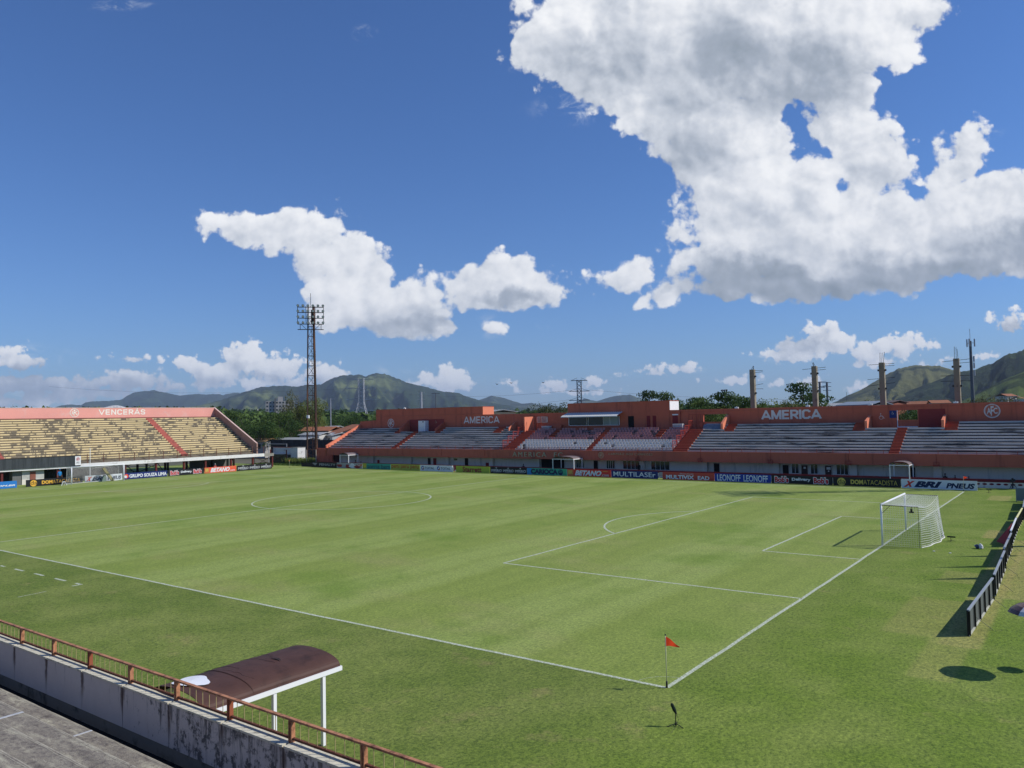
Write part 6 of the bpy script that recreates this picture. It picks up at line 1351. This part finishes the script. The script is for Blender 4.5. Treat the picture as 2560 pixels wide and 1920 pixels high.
def make_tree(kind, seed, H=10.0, R=4.5, flat=False, leafs=2600, ls=.34):
    rnd = random.Random(seed); mb = MB(); clumps = []
    trunk_h = H*(.34 if not flat else .42)
    for k in range(15 if not flat else 18):
        a = rnd.uniform(0, 2*math.pi); q = rnd.random()**.5
        if flat: z = H*(.34+.58*((k % 5)/4.0)+rnd.uniform(-.03, .03)); r = R*(1.0-.72*(z/H-.34)/.6)*q; cr = (rnd.uniform(.34, .46)*R, rnd.uniform(.13, .20)*R)
        else: z = H*(.30+.58*rnd.random()); prof = math.sin(math.pi*min(1, max(0, (z/H-.12)/.92)))**.6; r = R*.80*prof*q; s_ = rnd.uniform(.24, .40)*R; cr = (s_, s_*rnd.uniform(.7, .95))
        clumps.append((r*math.cos(a), r*math.sin(a), min(z, H-cr[1]), cr[0], cr[1]))
    if not flat: clumps.append((0, 0, H*.6, R*.5, R*.5))
    per = leafs//len(clumps)
    for (cx, cy, cz, rr, rz) in clumps:
        for _ in range(per):
            d = Vector((rnd.gauss(0, 1), rnd.gauss(0, 1), rnd.gauss(0, 1))).normalized(); k = rnd.uniform(.35, 1.0)**.45; k *= 1+.28*noise.noise(d*2.3+Vector((cx, cy, cz)))
            p = Vector((cx+d.x*rr*k, cy+d.y*rr*k, cz+d.z*rz*k)); nrm = (d+Vector((rnd.uniform(-.8, .8), rnd.uniform(-.8, .8), rnd.uniform(-.3, .9)))).normalized()
            a = nrm.cross(Vector((rnd.uniform(-1, 1), rnd.uniform(-1, 1), .2))).normalized(); b_ = nrm.cross(a); s = ls*rnd.uniform(.6, 1.25)
            mb.poly([p-a*s*.55, p-b_*s*.28, p+a*s*.55, p+b_*s*.28])
    crown = mb; tb = MB()
    tb.tube([(0, 0, 0), (.05, .02, trunk_h*.5), (-.03, .05, trunk_h), (0, 0, H*.6)], [.26, .2, .16, .07], 7)
    for (cx, cy, cz, rr, rz) in clumps[:9]: tb.tube([(0, 0, trunk_h*rnd.uniform(.7, 1.1)), (cx*.5, cy*.5, (trunk_h+cz)/2+.2), (cx*.9, cy*.9, cz)], [.10, .07, .03], 5)
    t = root('tree', (0, 0, 0), 'x', 'tree'); tb.build('trunk', M_bark, t); crown.build('crown', LM[kind], t)
    return t
PROTO = {}
def tree(u, vt, dist, width, kind, label, flat=False, group='trees beyond the stadium walls', zb=0):
    """u, vt: where the top shows; width in metres"""
    key = (kind, flat, random.randint(0, 2))
    a = aimd(u, vt, dist); H = a.z-zb
    if key not in PROTO: t = PROTO[key] = make_tree(kind, hash(key[0]) % 1 + len(PROTO)*7+3, flat=flat, ls=.30 if not flat else .42, leafs=3000 if not flat else 2400)
    else: t = copy_tree(PROTO[key])
    t.location = (a.x, a.y, zb); t.scale = (width/9.6, width/9.6, H/10.0); t.rotation_euler.z = random.uniform(0, 6.28)
    tag(t, label, 'tree', group); return t
def row(specs):
    for sp in specs: tree(*sp[:6], **(sp[6] if len(sp) > 6 else {}))
row([(556, 1026, 216, 13, 'dark', 'dark green tree nearest the sloping end wall of the yellow bench grandstand'), (590, 1022, 213, 14.3, 'mid', 'broad green tree second from the sloping end wall'), (628, 1024, 210, 14.3, 'mid', 'rounded green tree below the left side of the apartment block'),
     (662, 1030, 206, 13, 'mid', 'bushy green tree directly below the apartment block'), (700, 1022, 208, 13, 'mid', 'bushy tree just left of the floodlight mast'), (600, 1046, 199, 10.4, 'dark', 'low dark tree in front of the broad green one'), (650, 1052, 196, 10.4, 'dark', 'low dark tree above the ochre roofed hut'),
     (728, 1036, 203, 10.4, 'dark', 'dark tree at the foot of the floodlight mast'), (736, 972, 226, 9.1, 'olive', 'tall slim tree left behind the floodlight mast'), (760, 974, 224, 11.7, 'light', 'tall yellow green tree behind the floodlight mast'), (790, 984, 227, 10.4, 'light', 'tall yellow green tree right of the floodlight mast'), (806, 1040, 218, 7.8, 'light', 'small light green tree above the tiled roofs'),
     (838, 1032, 270, 13, 'dark', 'dark rounded tree between mast and transmission tower'), (872, 1030, 280, 13, 'dark', 'dark rounded tree at the foot of the big transmission tower'), (905, 1040, 300, 10, 'dark', 'dark tree right behind the big transmission tower'), (930, 1036, 320, 12, 'mid', 'green tree at the corner of the tall coral wall'),
     (680, 1062, 196, 9.1, 'mid', 'low leafy tree right of the ochre roofed hut'), (700, 1060, 212, 11.7, 'dark', 'dark filler tree left of the mast foot'), (575, 1056, 196, 9.1, 'mid', 'low green tree right under the sloping end wall')])
row([(1322, 1020, 170, 5, 'dark', 'small dark tree left of the mango tree above the coral wall'), (1376, 997, 175, 11, 'mango', 'large dark rounded tree left of the press room'), (1412, 1008, 190, 9, 'olive', 'grey green tree against the press room wall'), (1345, 1008, 190, 8, 'dark', 'dark tree half behind the large rounded one'),
     (1268, 1028, 220, 4, 'dark', 'tiny dark tree above the wall right of the cream house'), (1628, 974, 165, 10.08, 'dark', 'flat topped dark tree above the left half of the press room roof', dict(flat=True)), (1668, 976, 170, 10.08, 'mid', 'flat topped tree above the white end of the press room', dict(flat=True)),
     (1730, 993, 150, 10.08, 'dark', 'layered almond tree right of the press room', dict(flat=True)), (1765, 991, 142, 10.08, 'mid', 'layered almond tree above the wall opening', dict(flat=True)), (1805, 977, 138, 11.52, 'dark', 'tallest layered almond tree under the three lamps', dict(flat=True)), (1845, 985, 144, 10.08, 'mid', 'layered almond tree left of the first concrete column', dict(flat=True)), (1870, 991, 135, 7.2, 'dark', 'small dark almond tree touching the first concrete column', dict(flat=True)),
     (1930, 983, 150, 11.52, 'light', 'yellow green tree right of the first concrete column'), (1965, 981, 155, 10.08, 'light', 'yellow green tree between the first two concrete columns'), (2008, 955, 170, 14.4, 'dark', 'big dark tree left of the second concrete column', dict(flat=True)), (2040, 977, 160, 8.64, 'mid', 'small tree just right of the second concrete column', dict(flat=True)), (1985, 991, 130, 8.64, 'olive', 'low brownish tree below the big dark one'), (1905, 990, 135, 7.2, 'mid', 'low green tree touching the first concrete column on its right'),
     (2155, 995, 240, 10.8, 'dark', 'small dark tree on the slope left of the third column'), (2455, 979, 190, 9.6, 'olive', 'dark brownish tree above the right crest'), (2490, 984, 200, 10.8, 'olive', 'wide brownish tree right of the crest'), (2520, 990, 210, 8.4, 'olive', 'low brownish tree near the right edge'),
     (1782, 1005, 128, 10.08, 'mid', 'leafy tree filling the left wall opening, left part'), (1812, 1004, 130, 10.08, 'light', 'leafy tree filling the left wall opening, right part'), (2250, 1014, 114, 7, 'dark', 'dark leafy tree nearest behind the right wall opening, left side'), (2292, 1014, 116, 7, 'dark', 'dark leafy tree nearest behind the right wall opening, right side'), (2272, 1012, 136, 9, 'dark', 'dark tree farthest back behind the right wall opening'), (2258, 1012, 124, 9.5, 'mid', 'leafy tree filling the right wall opening, left part'), (2288, 1012, 122, 9, 'mid', 'leafy tree filling the right wall opening, right part'),
     (12, 1007, 210, 7, 'dark', 'dark tree top above the pink wall at the far left'), (28, 1012, 215, 5, 'dark', 'smaller dark tree top above the pink wall at the far left'), (485, 1014, 330, 9, 'mid', 'green tree top above the pink wall near its right end'), (345, 1015, 330, 5, 'mid', 'tiny tree top above the pink wall right of the roof arch')])
# far belts of woodland and suburb
def belt(u0, u1, vt, dist, n_, w, kind, seed):
    rnd = random.Random(seed); mb = MB()
    for k in range(n_):
        u = u0+(u1-u0)*(k+rnd.random())/n_; d = dist*rnd.uniform(.85, 1.2); a = aimd(u, vt+rnd.uniform(-3, 5), d); R = w*rnd.uniform(.6, 1.3); H = max(a.z, 5)
        for _ in range(120):
            dd = Vector((rnd.gauss(0, 1), rnd.gauss(0, 1), rnd.gauss(0, 1))).normalized()*rnd.uniform(.7, 1); p = Vector((a.x+dd.x*R, a.y+dd.y*R, max(.5, H-R*.9+dd.z*R*.9))); s = R*.20
            q1 = Vector((rnd.gauss(0, 1), rnd.gauss(0, 1), rnd.gauss(0, 1))).normalized(); q2 = q1.cross(dd).normalized(); mb.poly([p-q1*s, p-q2*s, p+q1*s, p+q2*s])
    return tag(mb.build('far_woodland', LM[kind]), 'distant band of small rounded trees before the mountains', 'woodland', kind='stuff')
belt(420, 1500, 1031, 520, 170, 9, 'mid', 4); belt(380, 1600, 1024, 1200, 200, 16, 'dark', 9); belt(1600, 2700, 1010, 620, 190, 9, 'mid', 14); belt(-200, 560, 1018, 700, 60, 10, 'mid', 19)
# rough grass and scrub in the corner
def tufts(x0, x1, y0, y1, n_, h, label, kind, seed):
    rnd = random.Random(seed); mb = MB()
    for _ in range(n_):
        x, y = rnd.uniform(x0, x1), rnd.uniform(y0, y1); hh = h*rnd.uniform(.4, 1.1); a = rnd.uniform(0, 6.28); w = .10*rnd.uniform(.6, 1.4); lx_, ly_ = rnd.uniform(-.35, .35)*hh, rnd.uniform(-.35, .35)*hh
        mb.poly([(x-w*math.cos(a), y-w*math.sin(a), 0), (x+w*math.cos(a), y+w*math.sin(a), 0), (x+lx_, y+ly_, hh)])
    tag(mb.build('rough_grass', LM[kind]), label, 'grass', kind='stuff')
tufts(-118, -108.9, 75.0, 77.6, 2600, 1.35, 'rough grass and scrub at the foot of the floodlight mast', 'light', 3); tufts(-125, -110, 72.5, 76, 2200, .35, 'rough grass below the yard wall', 'mid', 5)

# ================================================================ people
def skin_body(name, joints, edges, mats, face_rule, parent):
    """one continuous surface grown along a skeleton: joints {n:(pos, radius)}"""
    names = list(joints); me = bpy.data.meshes.new(name); me.from_pydata([joints[k][0] for k in names], [(names.index(a), names.index(b)) for a, b in edges], [])
    o = bpy.data.objects.new(name, me); COL.objects.link(o); o.modifiers.new('s', 'SKIN'); sub = o.modifiers.new('u', 'SUBSURF'); sub.levels = 2; sub.render_levels = 2
    sv = me.skin_vertices[0].data
    for i, k in enumerate(names): r = joints[k][1]; sv[i].radius = (r if isinstance(r, tuple) else (r, r)); sv[i].use_root = (k == 'pelvis')
    dg = bpy.context.evaluated_depsgraph_get(); m2 = bpy.data.meshes.new_from_object(o.evaluated_get(dg)); bpy.data.objects.remove(o)
    m2.materials.clear()
    for m in mats: m2.materials.append(m)
    for p in m2.polygons: p.material_index = face_rule(p.center); p.use_smooth = True
    r = bpy.data.objects.new(name, m2); COL.objects.link(r); r.parent = parent; return r
M_skin = mat('skin', (.30, .16, .10), .6, .06); M_hair = mat('dark_hair', (.012, .010, .009), .8, .1)
def person(x, y, z, ang, label, shirt, trousers, seated=False, cap=None, s=1.0, base=0.0, skin=None):
    t = root('person', (0, 0, 0), label, 'person')
    sk = skin or M_skin; J = {}
    hipz = .93 if not seated else .47
    J['pelvis'] = ((0, 0, hipz), (.15, .12)); J['belly'] = ((0, .0 if not seated else -.02, hipz+.20), (.145, .11)); J['chest'] = ((0, .01, hipz+.42), (.17, .12)); J['neckb'] = ((0, .0, hipz+.54), (.075, .07)); J['neck'] = ((0, .01, hipz+.61), .052)
    J['chin'] = ((0, .035, hipz+.68), (.062, .072)); J['head'] = ((0, .02, hipz+.76), (.076, .092)); J['crown'] = ((0, .01, hipz+.83), (.058, .07))
    E_ = [('pelvis', 'belly'), ('belly', 'chest'), ('chest', 'neckb'), ('neckb', 'neck'), ('neck', 'chin'), ('chin', 'head'), ('head', 'crown')]
    for sg in (-1, 1):
        q = 'l' if sg < 0 else 'r'; J[q+'sh'] = ((sg*.185, 0, hipz+.48), .062)
        if seated: J[q+'el'] = ((sg*.24, .08, hipz+.22), .042); J[q+'wr'] = ((sg*.16, .30, hipz+.14), .03); J[q+'ha'] = ((sg*.13, .37, hipz+.13), (.035, .02))
        else: J[q+'el'] = ((sg*.235, -.02, hipz+.19), .042); J[q+'wr'] = ((sg*.245, .07, hipz-.05), .03); J[q+'ha'] = ((sg*.24, .09, hipz-.14), (.022, .035))
        J[q+'hp'] = ((sg*.09, 0, hipz-.04), .088)
        if seated: J[q+'kn'] = ((sg*.11, .42, hipz+.02), .062); J[q+'an'] = ((sg*.11, .40, .08), .042); J[q+'to'] = ((sg*.12, .56, .03), (.04, .028))
        else: J[q+'kn'] = ((sg*.11, .03, .49), .062); J[q+'an'] = ((sg*.12, -.01, .08), .042); J[q+'to'] = ((sg*.13, .15, .035), (.04, .03))
        E_ += [('chest', q+'sh'), (q+'sh', q+'el'), (q+'el', q+'wr'), (q+'wr', q+'ha'), ('pelvis', q+'hp'), (q+'hp', q+'kn'), (q+'kn', q+'an'), (q+'an', q+'to')]
    def rule(c):
        if c.z > hipz+.575: return 0
        if c.z < .10: return 3
        if seated:
            if abs(c.x) > .10 and c.y > .22 and c.z > hipz+.08: return 0
            return 2 if c.z < hipz+.09 else 1
        if abs(c.x) > .195 and c.z < hipz+.12: return 0
        return 2 if c.z < hipz+.03 else 1
    body = skin_body('body', J, E_, [sk, shirt, trousers, M_blk], rule, t)
    mb = MB(); hz_ = hipz+.765
    mb.ball((0, .005, hz_+.035), .083, .098, .085, 12, 8)
    h = mb.build('hair', M_hair if cap is None else cap, t, True)
    if cap is not None: m_ = MB(); m_.prism([(-.07, .08), (.07, .08), (.06, .18), (-.06, .18)], 'z', hz_+.015, hz_+.03); m_.build('cap_peak', cap, h)
    mb = MB(); mb.ball((0, .125, hz_-.04), .014, .02, .02, 6, 5); mb.build('nose', sk, t, True)
    for sg in (-1, 1):
        mb = MB(); mb.ball((sg*.03, .105, hz_-.015), .011, .008, .007, 6, 5); mb.build('eye', M_blk, t)
        # hand: four fingers of unequal length and a thumb
        hx, hy, hzz = J[('l' if sg < 0 else 'r')+'ha'][0]
        for k, ln in enumerate((.060, .070, .066, .052)):
            m_ = MB(); d = (k-1.5)*.018
            if seated: m_.tube([(hx+d, hy+.02, hzz+.005), (hx+d*1.1, hy+.02+ln*.6, hzz-.005), (hx+d*1.1, hy+.02+ln*.9, hzz-.035)], [.010, .009, .007], 5)
            else: m_.tube([(hx, hy+d, hzz-.03), (hx, hy+d*1.1+.004, hzz-.03-ln*.6), (hx-sg*.014, hy+d*1.1+.008, hzz-.03-ln)], [.010, .009, .007], 5)
            m_.build('finger', sk, t)
        m_ = MB(); m_.tube([(hx-sg*.012, hy+.025, hzz+.01), (hx-sg*.03, hy+.055, hzz-.02), (hx-sg*.03, hy+.06, hzz-.045)], [.012, .010, .008], 5); m_.build('thumb', sk, t)
    t.location = (x, y, z); t.rotation_euler.z = ang; t.scale = (s, s, s); return t
def cloth(n_, c): return mat('cloth_'+n_, c, .85, .12, 8)
# facing: 0 looks along +Y, so pi looks back at the pitch from the far side
person(-111.3, 30.7, 0, -math.pi/2, 'steward in a bright blue shirt and dark trousers standing left of the far goal', cloth('blue', (.02, .22, .50)), cloth('dark', (.015, .015, .02)), s=1.14, cap=mat('blue_cap', (.03, .14, .3), .8))
B_ = cloth('black', (.012, .012, .015)); DG_ = cloth('dark_grey', (.03, .03, .035)); RD = cloth('faded_red', (.45, .10, .08)); skd = mat('dark_skin', (.06, .032, .022), .6)
person(-110.4, 55.4, .08, -math.pi/2, 'person in a faded red top and white cap seated behind the sunlit BETANO.com board', RD, B_, True, mat('white_cap', (.8, .8, .78), .8), s=1.0)
def bench(x, y, ang, label):
    t = root('bench', (x, y, 0), label, 'bench'); mb = MB(); mb.box(-.5+x, .5+x, y-.17, y+.17, .39, .43); mb.build('seat', DG_, t)
    for q in (-.4, .4): m_ = MB(); m_.box(x+q-.03, x+q+.03, y-.15, y+.15, 0, .39); m_.build('leg', DG_, t)
for x, y, lb, zz, s in ((-2.47, 73.9, 'dark clad person sitting leftmost of the three behind the far XBRI PNEUS board', .0, .98), (-1.53, 73.9, 'dark clad person sitting in the middle of three behind the XBRI PNEUS board', -.10, .95), (-.26, 74.0, 'dark clad person sitting right behind the far right corner flag', -.16, .95),
                       (-95.0, 73.3, 'dark clad person sitting under the small shelter behind the swirling patterned board', .0, 1.0), (-93.6, 73.3, 'dark clad person sitting low right of the small shelter', -.12, .95), (-58.6, 73.9, 'dark clad person whose head shows above the black IMPÉRIO board', -.05, 1.0)):
    person(x, y, max(zz, 0), math.pi, lb, B_, DG_, True, None, s+(zz if zz < 0 else 0), skin=skd); bench(x, y+.05, 0, lb.replace('dark clad person', 'low bench under the dark person').replace('sitting ', '').replace('whose head shows', 'showing').replace(' of the three', '').replace(' of three', ''))
person(-39.9, 75.2, 0, math.pi, 'dark clad person standing before the barred windows above the MULTILASEr board', B_, DG_, False, None, .95, skin=skd)
# camera on tripod at the far right
t = root('video_camera', (3.8, 72.1, 0), 'black video camera on a low tripod against the low wall near the right edge', 'camera')
for k in range(3): a = k*2.1+.3; mb = MB(); mb.tube([(3.8, 72.1, .62), (3.8+.42*math.cos(a), 72.1+.42*math.sin(a)*.7, 0)], .03, 6); mb.build('leg', M_blk, t)
mb = MB(); mb.tube([(3.8, 72.1, .1), (3.8, 72.1, .72)], .05, 8); mb.build('column', M_blk, t); mb = MB(); mb.bar((3.62, 72.2, .84), (3.98, 71.95, .90), .24, .26); mb.build('camera_body', M_blk, t); mb = MB(); mb.tube([(3.80, 71.98, .97), (3.80, 71.98, 1.12)], .09, 8); mb.build('viewfinder', M_blk, t)

# ================================================================ air
HAZE = True
if HAZE:
    hm = bpy.data.materials.new('haze_air'); hm.use_nodes = True; hm.node_tree.nodes.clear(); n = NT(hm.node_tree)
    v = n.new('ShaderNodeVolumePrincipled'); v.inputs['Color'].default_value = (.62, .77, 1.0, 1); v.inputs['Density'].default_value = .000058; v.inputs['Anisotropy'].default_value = .0
    n.l.new(v.outputs[0], n.new('ShaderNodeOutputMaterial').inputs['Volume'])
    mb = MB(); mb.box(-16100, 16100, -16100, 16100, -4, 780); o = mb.build('haze', hm); tag(o, kind='stuff')
    hm.cycles.homogeneous_volume = True
